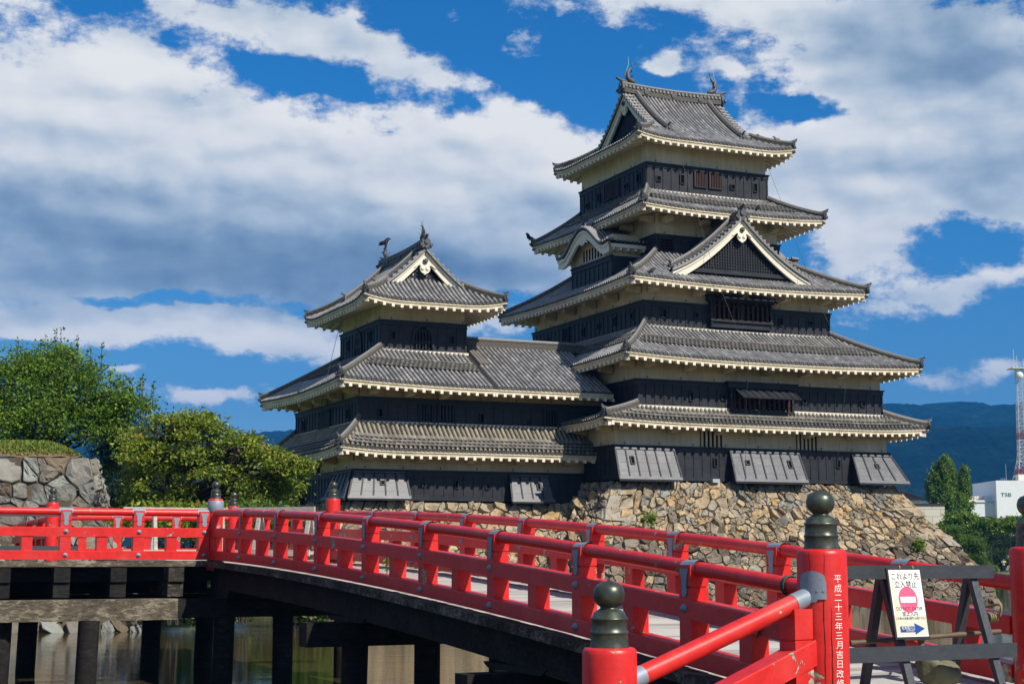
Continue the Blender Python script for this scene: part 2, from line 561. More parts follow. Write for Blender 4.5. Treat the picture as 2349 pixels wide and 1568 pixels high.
    # --- stone, base colour from the stone's own random number and a painted-in palette
    for nm, stops, lich in (
        ('stone_tan', [(0.0, (0.20, 0.165, 0.12)), (0.2, (0.36, 0.29, 0.19)), (0.4, (0.29, 0.25, 0.19)), (0.55, (0.46, 0.32, 0.165)), (0.7, (0.28, 0.26, 0.225)), (0.85, (0.50, 0.40, 0.25)), (1.0, (0.42, 0.255, 0.11))], 0.08),
        ('stone_brown', [(0.0, (0.08, 0.062, 0.043)), (0.25, (0.15, 0.115, 0.078)), (0.5, (0.17, 0.15, 0.125)), (0.7, (0.27, 0.19, 0.11)), (0.85, (0.29, 0.25, 0.19)), (1.0, (0.14, 0.10, 0.07))], 0.25),
        ('stone_grey', [(0.0, (0.17, 0.17, 0.15)), (0.3, (0.27, 0.275, 0.245)), (0.55, (0.20, 0.17, 0.13)), (0.75, (0.30, 0.31, 0.285)), (0.9, (0.14, 0.105, 0.075)), (1.0, (0.24, 0.195, 0.13))], 0.3)):
        m, h, p = newmat(nm)
        oc = obj_coord(h)
        n = h.noise(oc, 2.2, 8, 0.72)
        n2 = h.noise(oc, 11.0, 6, 0.7)
        n3 = h.noise(oc, 0.8, 4, 0.6)
        c = h.ramp(rnd_attr(h), stops)
        c = h.mix(0.25, c, (0.36, 0.285, 0.185, 1) if nm == 'stone_tan' else c)
        k = h.vm('SCALE', c, (0, 0, 0))
        h.set(k.node, 'Scale', h.m('ADD', 0.45, h.m('MULTIPLY', n, 1.1)))
        c = h.mix(h.m('MULTIPLY', h.sm(n3, 0.52, 0.68), 0.55), k, (0.11, 0.085, 0.06, 1))
        c = h.mix(h.m('MULTIPLY', h.sm(n2, 0.60, 0.72), lich), c, (0.46, 0.45, 0.37, 1))
        h.t.links.new(c, p.inputs['Base Color'])
        p.inputs['Roughness'].default_value = 0.9
        p.inputs['Specular IOR Level'].default_value = 0.2
        bump(h, p, h.m('ADD', n2, h.m('MULTIPLY', n, 1.4)), 0.7, 0.06)
    simple('stone_gap', (0.085, 0.068, 0.046), 0.95, 0, 0.5, 5, 0.1, 0.8, 14)
    # --- red lacquer with worn patches
    m, h, p = newmat('red_paint')
    oc = obj_coord(h)
    n = h.noise(oc, 1.6, 3, 0.5)
    n2 = h.noise(oc, 5.5, 7, 0.65, 0.6)
    chip = h.sm(h.m('ADD', h.m('MULTIPLY', n, 0.6), h.m('MULTIPLY', n2, 0.55)), 0.693, 0.703)
    c = h.ramp(n2, [(0.3, (0.52, 0.012, 0.011)), (0.6, (0.65, 0.023, 0.018)), (0.8, (0.68, 0.05, 0.04))])
    grain = h.noise(h.mapping(oc, rot=(0, 0, 1.125), scale=(1.2, 16, 16)), 2.0, 5, 0.7)
    c = h.mix(h.m('MULTIPLY', h.sm(grain, 0.52, 0.72), 0.45), c, (0.30, 0.010, 0.012, 1))
    c = h.mix(h.m('MULTIPLY', h.sm(h.noise(oc, 0.9, 4), 0.5, 0.75), 0.35), c, (0.66, 0.12, 0.10, 1))
    wood = h.ramp(h.noise(oc, 22.0, 4), [(0.35, (0.16, 0.12, 0.08)), (0.65, (0.48, 0.42, 0.33))])
    rim = h.sm(h.m('ADD', h.m('MULTIPLY', n, 0.6), h.m('MULTIPLY', n2, 0.55)), 0.665, 0.696)
    c = h.mix(h.m('MULTIPLY', rim, 0.6), c, (0.25, 0.01, 0.012, 1))
    c = h.mix(chip, c, wood)
    h.t.links.new(c, p.inputs['Base Color'])
    h.set(p, 'Roughness', h.m('ADD', h.m('ADD', 0.26, h.m('MULTIPLY', grain, 0.28)), h.m('MULTIPLY', chip, 0.4)))
    p.inputs['Specular IOR Level'].default_value = 0.42
    hb = h.m('SUBTRACT', h.m('MULTIPLY', h.noise(oc, 3.0, 4), 0.5), h.m('MULTIPLY', chip, 0.8))
    bump(h, p, hb, 0.25, 0.02)
    # --- bronze caps
    m, h, p = newmat('bronze')
    oc = obj_coord(h)
    n = h.noise(oc, 9.0, 5, 0.65)
    c = h.ramp(n, [(0.3, (0.045, 0.040, 0.032)), (0.55, (0.075, 0.088, 0.066)), (0.75, (0.13, 0.165, 0.125))])
    h.t.links.new(c, p.inputs['Base Color'])
    p.inputs['Metallic'].default_value = 0.55
    p.inputs['Roughness'].default_value = 0.36
    simple('grey_iron', (0.215, 0.26, 0.305), 0.5, 0.1, 0.2, 9, 0.5, 0.15, 40)
    # --- timber
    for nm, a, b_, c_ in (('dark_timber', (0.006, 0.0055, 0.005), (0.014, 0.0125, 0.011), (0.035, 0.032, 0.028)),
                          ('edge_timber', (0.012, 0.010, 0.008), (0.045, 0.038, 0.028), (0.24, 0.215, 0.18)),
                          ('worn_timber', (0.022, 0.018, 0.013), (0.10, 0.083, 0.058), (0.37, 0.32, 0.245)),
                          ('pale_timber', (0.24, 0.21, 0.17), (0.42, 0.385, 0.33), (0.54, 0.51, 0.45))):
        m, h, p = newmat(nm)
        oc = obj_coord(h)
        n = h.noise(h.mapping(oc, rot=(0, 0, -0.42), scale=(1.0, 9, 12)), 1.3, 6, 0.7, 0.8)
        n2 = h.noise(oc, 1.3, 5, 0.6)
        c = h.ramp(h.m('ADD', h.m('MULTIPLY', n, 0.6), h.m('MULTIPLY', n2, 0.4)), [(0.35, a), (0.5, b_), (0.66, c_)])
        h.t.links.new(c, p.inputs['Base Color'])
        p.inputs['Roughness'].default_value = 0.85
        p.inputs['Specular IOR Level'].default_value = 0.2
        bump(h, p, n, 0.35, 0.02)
    m, h, p = newmat('deck_plank')
    oc = obj_coord(h)
    n = h.noise(h.mapping(oc, rot=(0, 0, -0.445), scale=(1.0, 14, 1)), 1.2, 6, 0.7)
    c = h.ramp(h.m('ADD', h.m('MULTIPLY', n, 0.7), h.m('MULTIPLY', rnd_attr(h), 0.3)), [(0.25, (0.20, 0.185, 0.16)), (0.5, (0.40, 0.385, 0.35)), (0.75, (0.52, 0.50, 0.46))])
    h.t.links.new(c, p.inputs['Base Color'])
    p.inputs['Roughness'].default_value = 0.8
    bump(h, p, n, 0.3, 0.02)
    simple('black_paint', (0.042, 0.048, 0.056), 0.45, 0, 0.35, 7, 0.4, 0.25, 20)
    simple('rope', (0.28, 0.22, 0.11), 0.9, 0, 0.4, 40, 0.1)
    simple('bamboo', (0.11, 0.075, 0.045), 0.5, 0, 0.45, 6, 0.4)
    simple('canvas', (0.15, 0.145, 0.095), 0.9, 0, 0.25, 7, 0.1, 0.5, 14)
    simple('sign_paper', (0.82, 0.81, 0.75), 0.35, 0, 0.06, 3, 0.5)
    simple('sign_tint', (0.66, 0.63, 0.50), 0.4, 0, 0.1, 3, 0.5)
    simple('sign_black', (0.012, 0.012, 0.014), 0.5, 0, 0.1)
    simple('sign_pink', (0.80, 0.10, 0.19), 0.4, 0, 0.08, 3)
    simple('sign_blue', (0.008, 0.06, 0.27), 0.4, 0, 0.08, 3)
    simple('sign_stain', (0.70, 0.62, 0.40), 0.4, 0, 0.1, 5)
    simple('white_letter', (0.80, 0.78, 0.72), 0.6, 0, 0.08, 8)
    simple('green_letter', (0.012, 0.16, 0.09), 0.5)
    simple('white_panel', (0.72, 0.73, 0.72), 0.6, 0, 0.05, 0.6)
    simple('grey_panel', (0.40, 0.42, 0.43), 0.6, 0, 0.06, 0.6)
    simple('glass_dark', (0.02, 0.03, 0.035), 0.1, 0, 0.2, 2, 0.6)
    simple('mast_white', (0.62, 0.62, 0.60), 0.5)
    simple('mast_red', (0.45, 0.13, 0.07), 0.5)
    simple('bark', (0.055, 0.043, 0.033), 0.9, 0, 0.4, 8, 0.1, 0.8, 16)
    simple('bark_pale', (0.15, 0.13, 0.105), 0.9, 0, 0.4, 8, 0.1, 0.8, 16)
    simple('wire', (0.02, 0.05, 0.04), 0.6)
    simple('crow_black', (0.006, 0.006, 0.008), 0.5)
    simple('pigeon_grey', (0.30, 0.24, 0.235), 0.7)
    simple('skin', (0.50, 0.31, 0.22), 0.6)
    simple('hair_black', (0.01, 0.009, 0.008), 0.5)
    simple('cream_shirt', (0.64, 0.58, 0.36), 0.8)
    simple('dark_trousers', (0.018, 0.018, 0.022), 0.8)
    simple('lamp_grey', (0.34, 0.36, 0.40), 0.5)
    simple('soil', (0.16, 0.11, 0.06), 0.95, 0, 0.4, 3, 0.1, 0.6, 8)
    # cream block wall
    m, h, p = newmat('cream_block')
    oc = obj_coord(h)
    br = h.n('ShaderNodeTexBrick', inp={'Color1': (0.62, 0.58, 0.47, 1), 'Color2': (0.57, 0.53, 0.43, 1), 'Mortar': (0.36, 0.32, 0.24, 1),
                                        'Scale': 1.0, 'Mortar Size': 0.05, 'Brick Width': 2.4, 'Row Height': 1.1})
    mp = h.n('ShaderNodeCombineXYZ')
    so = h.n('ShaderNodeSeparateXYZ', inp={0: oc})
    h.t.links.new(so.outputs[0], mp.inputs[0])
    h.t.links.new(so.outputs[2], mp.inputs[1])
    h.t.links.new(mp.outputs[0], br.inputs['Vector'])
    h.t.links.new(br.outputs['Color'], p.inputs['Base Color'])
    p.inputs['Roughness'].default_value = 0.8
    # --- leaves
    for nm, a, b_, c_ in (('leaf_maple', (0.045, 0.105, 0.010), (0.14, 0.26, 0.020), (0.29, 0.41, 0.04)),
                          ('leaf_cherry', (0.08, 0.13, 0.012), (0.24, 0.31, 0.028), (0.44, 0.48, 0.06)),
                          ('leaf_pine', (0.012, 0.032, 0.014), (0.025, 0.060, 0.024), (0.05, 0.10, 0.035)),
                          ('leaf_ginkgo', (0.055, 0.12, 0.012), (0.17, 0.28, 0.022), (0.32, 0.42, 0.05)),
                          ('leaf_garden', (0.04, 0.10, 0.018), (0.11, 0.21, 0.03), (0.22, 0.31, 0.05)),
                          ('leaf_grass', (0.09, 0.16, 0.02), (0.20, 0.29, 0.04), (0.36, 0.36, 0.09))):
        m, h, p = newmat(nm)
        r = rnd_attr(h)
        c = h.ramp(r, [(0.1, a), (0.55, b_), (0.97, c_)])
        if nm == 'leaf_cherry':
            c = h.mix(h.sm(r, 0.992, 0.994), c, (0.42, 0.20, 0.03, 1))
        h.t.links.new(c, p.inputs['Base Color'])
        p.inputs['Roughness'].default_value = 0.55
        p.inputs['Specular IOR Level'].default_value = 0.35
        tr = h.n('ShaderNodeBsdfTranslucent')
        h.t.links.new(h.mix(0.5, c, (0.16, 0.22, 0.02, 1)), tr.inputs[0])
        mx = h.n('ShaderNodeMixShader', inp={0: 0.45})
        out = m.node_tree.nodes['Material Output']
        h.t.links.new(p.outputs[0], mx.inputs[1])
        h.t.links.new(tr.outputs[0], mx.inputs[2])
        h.t.links.new(mx.outputs[0], out.inputs[0])
    # --- water
    m, h, p = newmat('moat_water')
    oc = obj_coord(h)
    n = h.noise(h.mapping(oc, scale=(0.8, 2.2, 1)), 1.7, 4, 0.6, 0.3)
    n2 = h.noise(h.mapping(oc, scale=(0.7, 1.8, 1)), 0.5, 3, 0.5)
    p.inputs['Base Color'].default_value = (0.060, 0.046, 0.016, 1)
    p.inputs['Specular Tint'].default_value = (1.0, 0.87, 0.64, 1)
    p.inputs['Roughness'].default_value = 0.015
    p.inputs['IOR'].default_value = 1.33
    bump(h, p, h.m('ADD', h.m('MULTIPLY', n, 0.35), h.m('MULTIPLY', n2, 0.7)), 0.16, 0.1)
    # --- ground
    m, h, p = newmat('ground_mat')
    oc = obj_coord(h)
    n = h.noise(oc, 0.15, 6, 0.6)
    n2 = h.noise(oc, 5.0, 5, 0.7)
    c = h.ramp(h.m('ADD', h.m('MULTIPLY', n, 0.5), h.m('MULTIPLY', n2, 0.5)), [(0.3, (0.06, 0.085, 0.022)), (0.55, (0.11, 0.14, 0.035)), (0.75, (0.20, 0.18, 0.08))])
    h.t.links.new(c, p.inputs['Base Color'])
    p.inputs['Roughness'].default_value = 0.95
    # --- forested hills
    m, h, p = newmat('hill_forest')
    oc = obj_coord(h)
    n = h.noise(oc, 0.035, 8, 0.8)
    n2 = h.noise(oc, 0.006, 5, 0.6)
    c = h.ramp(h.m('ADD', h.m('MULTIPLY', n, 0.65), h.m('MULTIPLY', n2, 0.35)), [(0.38, (0.002, 0.010, 0.009)), (0.52, (0.012, 0.036, 0.022)), (0.64, (0.045, 0.085, 0.032))])
    h.t.links.new(c, p.inputs['Base Color'])
    p.inputs['Roughness'].default_value = 0.95
    p.inputs['Specular IOR Level'].default_value = 0.05
    bump(h, p, n, 1.0, 30.0)


make_mats()
M = MATS
# ------------------------------------------------------------------ the keep and its turret
# building axes: u runs along the sunlit front, v away from the camera along the shaded side
UAZ = math.radians(24.1184)
SP = 0.262          # spacing of the tile rolls
FM, LM, RM, BM_ = 'front', 'left', 'right', 'back'


def side_map(side, E):
    """(b along the eave, a inward from the eave) -> building (u, v)"""
    u0, u1, v0, v1 = E
    if side == FM:
        return (lambda b, a: (u0 + b, v0 + a)), u1 - u0, np.array([1., 0, 0]), np.array([0, 1., 0])
    if side == BM_:
        return (lambda b, a: (u1 - b, v1 - a)), u1 - u0, np.array([-1., 0, 0]), np.array([0, -1., 0])
    if side == LM:
        return (lambda b, a: (u0 + a, v1 - b)), v1 - v0, np.array([0, -1., 0]), np.array([1., 0, 0])
    return (lambda b, a: (u1 - a, v0 + b)), v1 - v0, np.array([0, 1., 0]), np.array([-1., 0, 0])


def half_roll(mb, P, lat, r, mi, b_idx, a_vals, cap=True):
    """round cover tiles laid up the slope along the points P"""
    P = np.asarray(P, float)
    n = 6
    V, UVs = [], []
    ups = np.array([0, 0, 1.])
    for i in range(len(P)):
        t = P[min(i + 1, len(P) - 1)] - P[max(i - 1, 0)]
        t = t / (np.linalg.norm(t) + 1e-9)
        up = np.cross(t, lat)
        up = up / (np.linalg.norm(up) + 1e-9)
        if up[2] < 0:
            up = -up
        for k in range(n):
            th = PI * k / (n - 1)
            V.append(P[i] + r * math.cos(th) * lat + (r * 1.05 * math.sin(th)) * up)
            UVs.append((b_idx + 0.5, a_vals[i] / 0.30 + 0.37 * (b_idx % 3)))
    F = [(i * n + k, i * n + k + 1, (i + 1) * n + k + 1, (i + 1) * n + k) for i in range(len(P) - 1) for k in range(n - 1)]
    mb.add(V, F, mi, True, UVs)
    if cap:
        t = P[0] - P[1]
        t = t / (np.linalg.norm(t) + 1e-9)
        c = P[0] + t * 0.03 + np.array([0, 0, 0.015])
        ring, inner = [], []
        up = np.array([0, 0, 1.])
        m = 10
        for k in range(m):
            th = 2 * PI * k / m
            ring.append(c + 1.12 * r * (math.cos(th) * lat + math.sin(th) * up))
            inner.append(c + 0.72 * r * (math.cos(th) * lat + math.sin(th) * up) - t * 0.02)
        back = [q - t * 0.09 for q in ring]
        uvc = [(b_idx + 0.5, 0.5)] * (3 * m)
        F = [(k, (k + 1) % m, m + (k + 1) % m, m + k) for k in range(m)]
        F += [(k, (k + 1) % m, 2 * m + (k + 1) % m, 2 * m + k) for k in range(m)]
        F += [tuple(range(m, 2 * m))]
        mb.add(ring + inner + back, F, mi, False, uvc)


def tile_slope(mb, fm, lat, inw, b_lo, b_hi, hl, hr, zf, depth, band=None, cap=True, moss=1):
    """tiles on one slope. hl/hr: how far the left/right hip eats in per metre of depth"""
    ns = 10
    # bed
    A = np.linspace(0, depth, ns + 1)
    nb = max(4, int((b_hi - b_lo) / 0.6))
    V, UVs = [], []
    for a in A:
        for j in range(nb + 1):
            b = lerp(b_lo + hl * a, b_hi - hr * a, j / nb)
            u, v = fm(b, a)
            V.append((u, v, zf(b, a)))
            UVs.append((0, 0))
    F = [(i * (nb + 1) + j, i * (nb + 1) + j + 1, (i + 1) * (nb + 1) + j + 1, (i + 1) * (nb + 1) + j) for i in range(ns) for j in range(nb)]
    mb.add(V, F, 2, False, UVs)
    # eave lip below the rolls
    top = [np.array((*fm(b, -0.02), zf(b, 0) + .03)) for b in np.linspace(b_lo, b_hi, nb + 1)]
    mb.strip(top, [p - np.array([0, 0, .09]) for p in top], 2)
    # rolls
    k0 = int(math.ceil((b_lo + .10) / SP))
    k1 = int(math.floor((b_hi - .10) / SP))
    for k in range(k0, k1 + 1):
        b = k * SP
        am = depth
        if hl > 1e-6 and b - b_lo < hl * depth:
            am = min(am, (b - b_lo) / hl)
        if hr > 1e-6 and b_hi - b < hr * depth:
            am = min(am, (b_hi - b) / hr)
        if am < .15:
            continue
        av = np.linspace(0, am, max(3, int(am / .45) + 2))
        P = [np.array((*fm(b, a), zf(b, a) + .012)) for a in av]
        half_roll(mb, P, lat, .083, 0, k, av, cap)
    # doubled snow-band tiles, laid in overlapping rows
    if band:
        a0, a1 = band
        rows = max(2, int(round((a1 - a0) / 0.27)))
        da = (a1 - a0) / rows
        for i in range(rows):
            lo, hi = a0 + i * da, a0 + (i + 1) * da + .05
            bl = max(b_lo + hl * hi, b_lo) + .25
            bh = min(b_hi - hr * hi, b_hi) - .25
            n = int((bh - bl) / (SP / 4))
            bs = np.linspace(bl, bh, n + 1)
            ph = 0.5 if i % 2 else 0.0
            wv = lambda b: abs(math.sin(PI * (b / SP + ph)))
            Lo = [np.array((*fm(b, lo - .08 * wv(b)), zf(b, lo) + .13 + .05 * wv(b))) for b in bs]
            Lb = [p - np.array([0, 0, .085]) for p in Lo]
            Hi = [np.array((*fm(b, hi), zf(b, hi) + .085 + .03 * wv(b))) for b in bs]
            V = Lb + Lo + Hi
            m = n + 1
            UVs = [(math.floor(b / SP + ph) + .5 + 1000 * (i + 1), .5) for b in bs] * 3
            mb.add(V[:2 * m], [(j, j + 1, m + j + 1, m + j) for j in range(n)], 2, False, UVs[:2 * m])  # risers in the dark bed colour, painting shade under each row
            mb.add(V, [(m + j, m + j + 1, 2 * m + j + 1, 2 * m + j) for j in range(n)], moss, False, UVs)


def roof_eave(mb, side, E, wall, zf, b_lo, b_hi, brackets=True, bl=True, br=True):
    """white plastered eave board, rafters and soffit of one side"""
    fm, L, lat, inw = side_map(side, E)
    over = {FM: wall[2] - E[2], BM_: E[3] - wall[3], LM: wall[0] - E[0], RM: E[1] - wall[1]}[side]
    n = max(6, int((b_hi - b_lo) / .5))
    bs = np.linspace(b_lo, b_hi, n + 1)
    up = np.array([0, 0, 1.])

    def pt(b, a, dz):
        return np.array((*fm(b, a), zf(b, 0) + dz))
    # mitre the corners of the eave board
    def ins(b, a):
        return min(max(b, b_lo + (a if bl else 0)), b_hi - (a if br else 0))
    a_f = .02
    front_t = [pt(ins(b, a_f), a_f, -.05) for b in bs]
    front_m = [pt(ins(b, a_f), a_f, -.17) for b in bs]
    fr2_t = [pt(ins(b, a_f + .05), a_f + .05, -.17) for b in bs]
    fr2_b = [pt(ins(b, a_f + .05), a_f + .05, -.33) for b in bs]
    back_b = [pt(ins(b, a_f + .22), a_f + .22, -.33) for b in bs]
    mb.strip(front_t, front_m, 0)
    mb.strip(front_m, fr2_t, 0)
    mb.strip(fr2_t, fr2_b, 0)
    mb.strip(fr2_b, back_b, 0)
    # soffit rises to the wall
    rise = .24 * over
    sof_a = [pt(ins(b, a_f + .22), a_f + .22, -.32) for b in bs]
    sof_b = [pt(ins(b, over), over, -.32 + rise) for b in bs]
    mb.strip(sof_a, sof_b, 0)
    # rafters
    step = .50
    k = int((b_hi - b_lo) / step)
    o = (b_hi - b_lo - k * step) / 2
    for i in range(k + 1):
        b = b_lo + o + i * step
        am = over
        if bl:
            am = min(am, b - b_lo)
        if br:
            am = min(am, b_hi - b)
        if am < .35:
            continue
        w = .080
        z0 = zf(b, 0) - .47
        a0 = .05
        dz = .24 * (am - a0)
        V = []
        for (a, zz) in ((a0, z0), (am, z0 + dz)):
            for db, dh in ((-w, 0), (w, 0), (w, .16), (-w, .16)):
                u, v = fm(b + db, a)
                V.append((u, v, zz + dh))
        mb.add(V, [(0, 1, 2, 3), (4, 7, 6, 5), (0, 4, 5, 1), (1, 5, 6, 2), (2, 6, 7, 3), (3, 7, 4, 0)], 1)
    # bracket arms from the wall
    if brackets:
        nb_ = max(2, int(round((b_hi - b_lo - 2 * over) / 2.9)))
        for i in range(nb_ + 1):
            b = lerp(b_lo + over + .5, b_hi - over - .5, i / nb_)
            z = zf(b, 0) - .60
            V = []
            for (a, zz) in ((over - .75, z + .12), (over, z)):
                for db, dh in ((-.2, 0), (.2, 0), (.2, .22 if a < over else .40), (-.2, .22 if a < over else .40)):
                    u, v = fm(b + db, a)
                    V.append((u, v, zz + dh))
            mb.add(V, [(0, 1, 2, 3), (4, 7, 6, 5), (0, 4, 5, 1), (1, 5, 6, 2), (2, 6, 7, 3), (3, 7, 4, 0)], 0)


RIDGE_SEC = [(-.15, -.05), (-.15, .20), (-.17, .21), (-.11, .30), (0, .335), (.11, .30), (.17, .21), (.15, .20), (.15, -.05)]


def oni(mb, c, face, up=(0, 0, 1), s=1.0, mi=0):
    """ridge-end tile: shouldered plate with scroll bosses, round crest and a jutting roll"""
    face = np.asarray(face, float)
    face = face / np.linalg.norm(face)
    lat = np.cross(np.array(up, float), face)
    lat /= np.linalg.norm(lat)
    c = np.asarray(c, float)
    poly = [(-.30, -.12), (.30, -.12), (.36, .02), (.27, .10), (.25, .28), (.17, .42), (.08, .50), (-.08, .50), (-.17, .42), (-.25, .28), (-.27, .10), (-.36, .02)]
    mb.plate([(x * s, y * s) for x, y in poly], c, lat, (0, 0, 1), face * .10 * s, mi)
    for x, y, r in ((0, .24, .13), (-.30, .05, .10), (.30, .05, .10), (0, -.06, .11)):
        p = c + lat * x * s + np.array([0, 0, y * s])
        mb.tube([p + face * .08 * s, p + face * .17 * s], r * s, 10, mi)
    p = c + np.array([0, 0, .50 * s])
    mb.tube([p - face * .25 * s, p + face * .10 * s + np.array([0, 0, .05 * s]), p + face * .34 * s + np.array([0, 0, .16 * s])], .075 * s, 8, mi)


def ridge_line(parent, pts, name='hip_ridge', s=1.0, end_oni=True, tip=True, org=(0, 0, 0)):
    """ridge of stacked tiles from the wall down to the corner"""
    mb = MB()
    pts = np.asarray(pts, float)
    d = pts[-1] - pts[0]
    lat = np.cross(d, (0, 0, 1.))
    lat /= np.linalg.norm(lat)
    sec = [(l * s, h_ * s) for l, h_ in RIDGE_SEC]
    mb.sweep(pts, lat, sec, 0)
    cap = [p + np.array([0, 0, .315 * s]) for p in pts]
    mb.tube(cap, .085 * s, 7, 1)
    dh = np.array([d[0], d[1], 0])
    dh /= np.linalg.norm(dh)
    if end_oni:
        oni(mb, pts[-1] - dh * .02, dh, s=.78 * s, mi=2)
    if tip:
        p = pts[-1] + np.array([0, 0, .30 * s])
        mb.tube([p - dh * .3, p + dh * .05 + np.array([0, 0, .02]), p + dh * .16 + np.array([0, 0, .09]), p + dh * .21 + np.array([0, 0, .24])], [.08 * s, .08 * s, .06 * s, .025 * s], 7, 1)
    return mb.build(name, [M['ridge_tile'], M['ridge_cap'], M['oni_tile']], parent, org)


def hip_roof(root, org, E, I, ze, zi, wall, lift, sides, band=None, k=.25, moss='tile_mossy', cut=None, hips=(1, 1, 1, 1), main='tile', lift_r=2.3, brackets=True, label=None):
    """skirt roof between the eave rectangle E and the wall I above. cut: right end of the front slope (butts a wall)"""
    dep = {FM: I[2] - E[2], BM_: E[3] - I[3], LM: I[0] - E[0], RM: E[1] - I[1]}
    dl, dr, df, db = dep[LM], dep[RM], dep[FM], dep[BM_]

    def mk(side):
        L = (E[1] - E[0]) if side in (FM, BM_) else (E[3] - E[2])
        d = dep[side]
        cl, cr = {FM: (dl, dr), BM_: (dr, dl), LM: (db, df), RM: (df, db)}[side]

        def zf(b, a):
            s = a / d
            z = ze + (zi - ze) * (s * (1 - k) + k * s * s)
            c = b / cl if b < L / 2 else (L - b) / cr
            if side == FM and cut and b > L / 2:
                c = 9
            q = max(0.0, 1 - max(c, s) / lift_r)
            return z + lift * q * q / (1 - 0) 
        return zf, L, d, cl / d, cr / d
    rf = MB()
    ev = MB()
    for side in sides:
        zf, L, d, hl, hr = mk(side)
        fm, _, lat, inw = side_map(side, E)
        bh = L
        if side == FM and cut:
            bh, hr = cut - E[0], 0.0
        tile_slope(rf, fm, lat, inw, 0.0, bh, hl, hr, zf, d, band if side in (FM, LM) else None)
        roof_eave(ev, side, E, wall, zf, 0.0, bh, brackets, True, not (side == FM and cut))
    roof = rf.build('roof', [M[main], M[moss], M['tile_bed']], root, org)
    if label:
        roof['label'] = label
    eave = ev.build('eave', [M['plaster'], M['plaster_white']], roof, org)
    zf, *_ = mk(FM)
    zl, LL, *_ = mk(LM)
    zr, LR, *_ = mk(RM)
    corners = {'fl': ((I[0], I[2]), (E[0], E[2]), hips[0]), 'fr': ((I[1], I[2]), (E[1], E[2]), hips[1]), 'bl': ((I[0], I[3]), (E[0], E[3]), hips[2]), 'br': ((I[1], I[3]), (E[1], E[3]), hips[3])}
    for key, (pi, pe, on) in corners.items():
        if not on:
            continue
        pts = []
        for t in np.linspace(0, .985, 11):
            u, v = lerp(pi[0], pe[0], t), lerp(pi[1], pe[1], t)
            s = 1 - t
            z = ze + (zi - ze) * (s * (1 - k) + k * s * s)
            q = max(0.0, 1 - s / lift_r)
            z += lift * q * q
            pts.append((u, v, z))
        pts = np.array(pts)
        pts[-1, 2] += .05
        ridge_line(roof, pts, org=org, s=.92)
        # corner beam with its dark end cap
        mb = MB()
        dv = pts[-1] - pts[0]
        dv[2] = 0
        dv /= np.linalg.norm(dv)
        lt = np.array([-dv[1], dv[0], 0])
        zc = ze + lift
        p1 = np.array((pe[0], pe[1], zc - .42)) - dv * .22
        p0 = p1 - dv * 1.6 + np.array([0, 0, .25])
        mb.hexa([*(p0 + lt * s_ * .12 + np.array([0, 0, h_]) for s_, h_ in ((-1, -.13), (1, -.13))), *(p1 + lt * s_ * .12 + np.array([0, 0, h_]) for s_, h_ in ((1, -.13), (-1, -.13))),
                 *(p0 + lt * s_ * .12 + np.array([0, 0, h_]) for s_, h_ in ((-1, .10), (1, .10))), *(p1 + lt * s_ * .12 + np.array([0, 0, h_]) for s_, h_ in ((1, .10), (-1, .10)))], 0)
        q = p1 + np.array([0, 0, .16])
        mb.obox(q - dv * .1, dv * .24, lt * .15, (0, 0, .055), 1)
        mb.build('corner_beam', [M['plaster_white'], M['oni_tile']], roof, org)
    return roof, mk


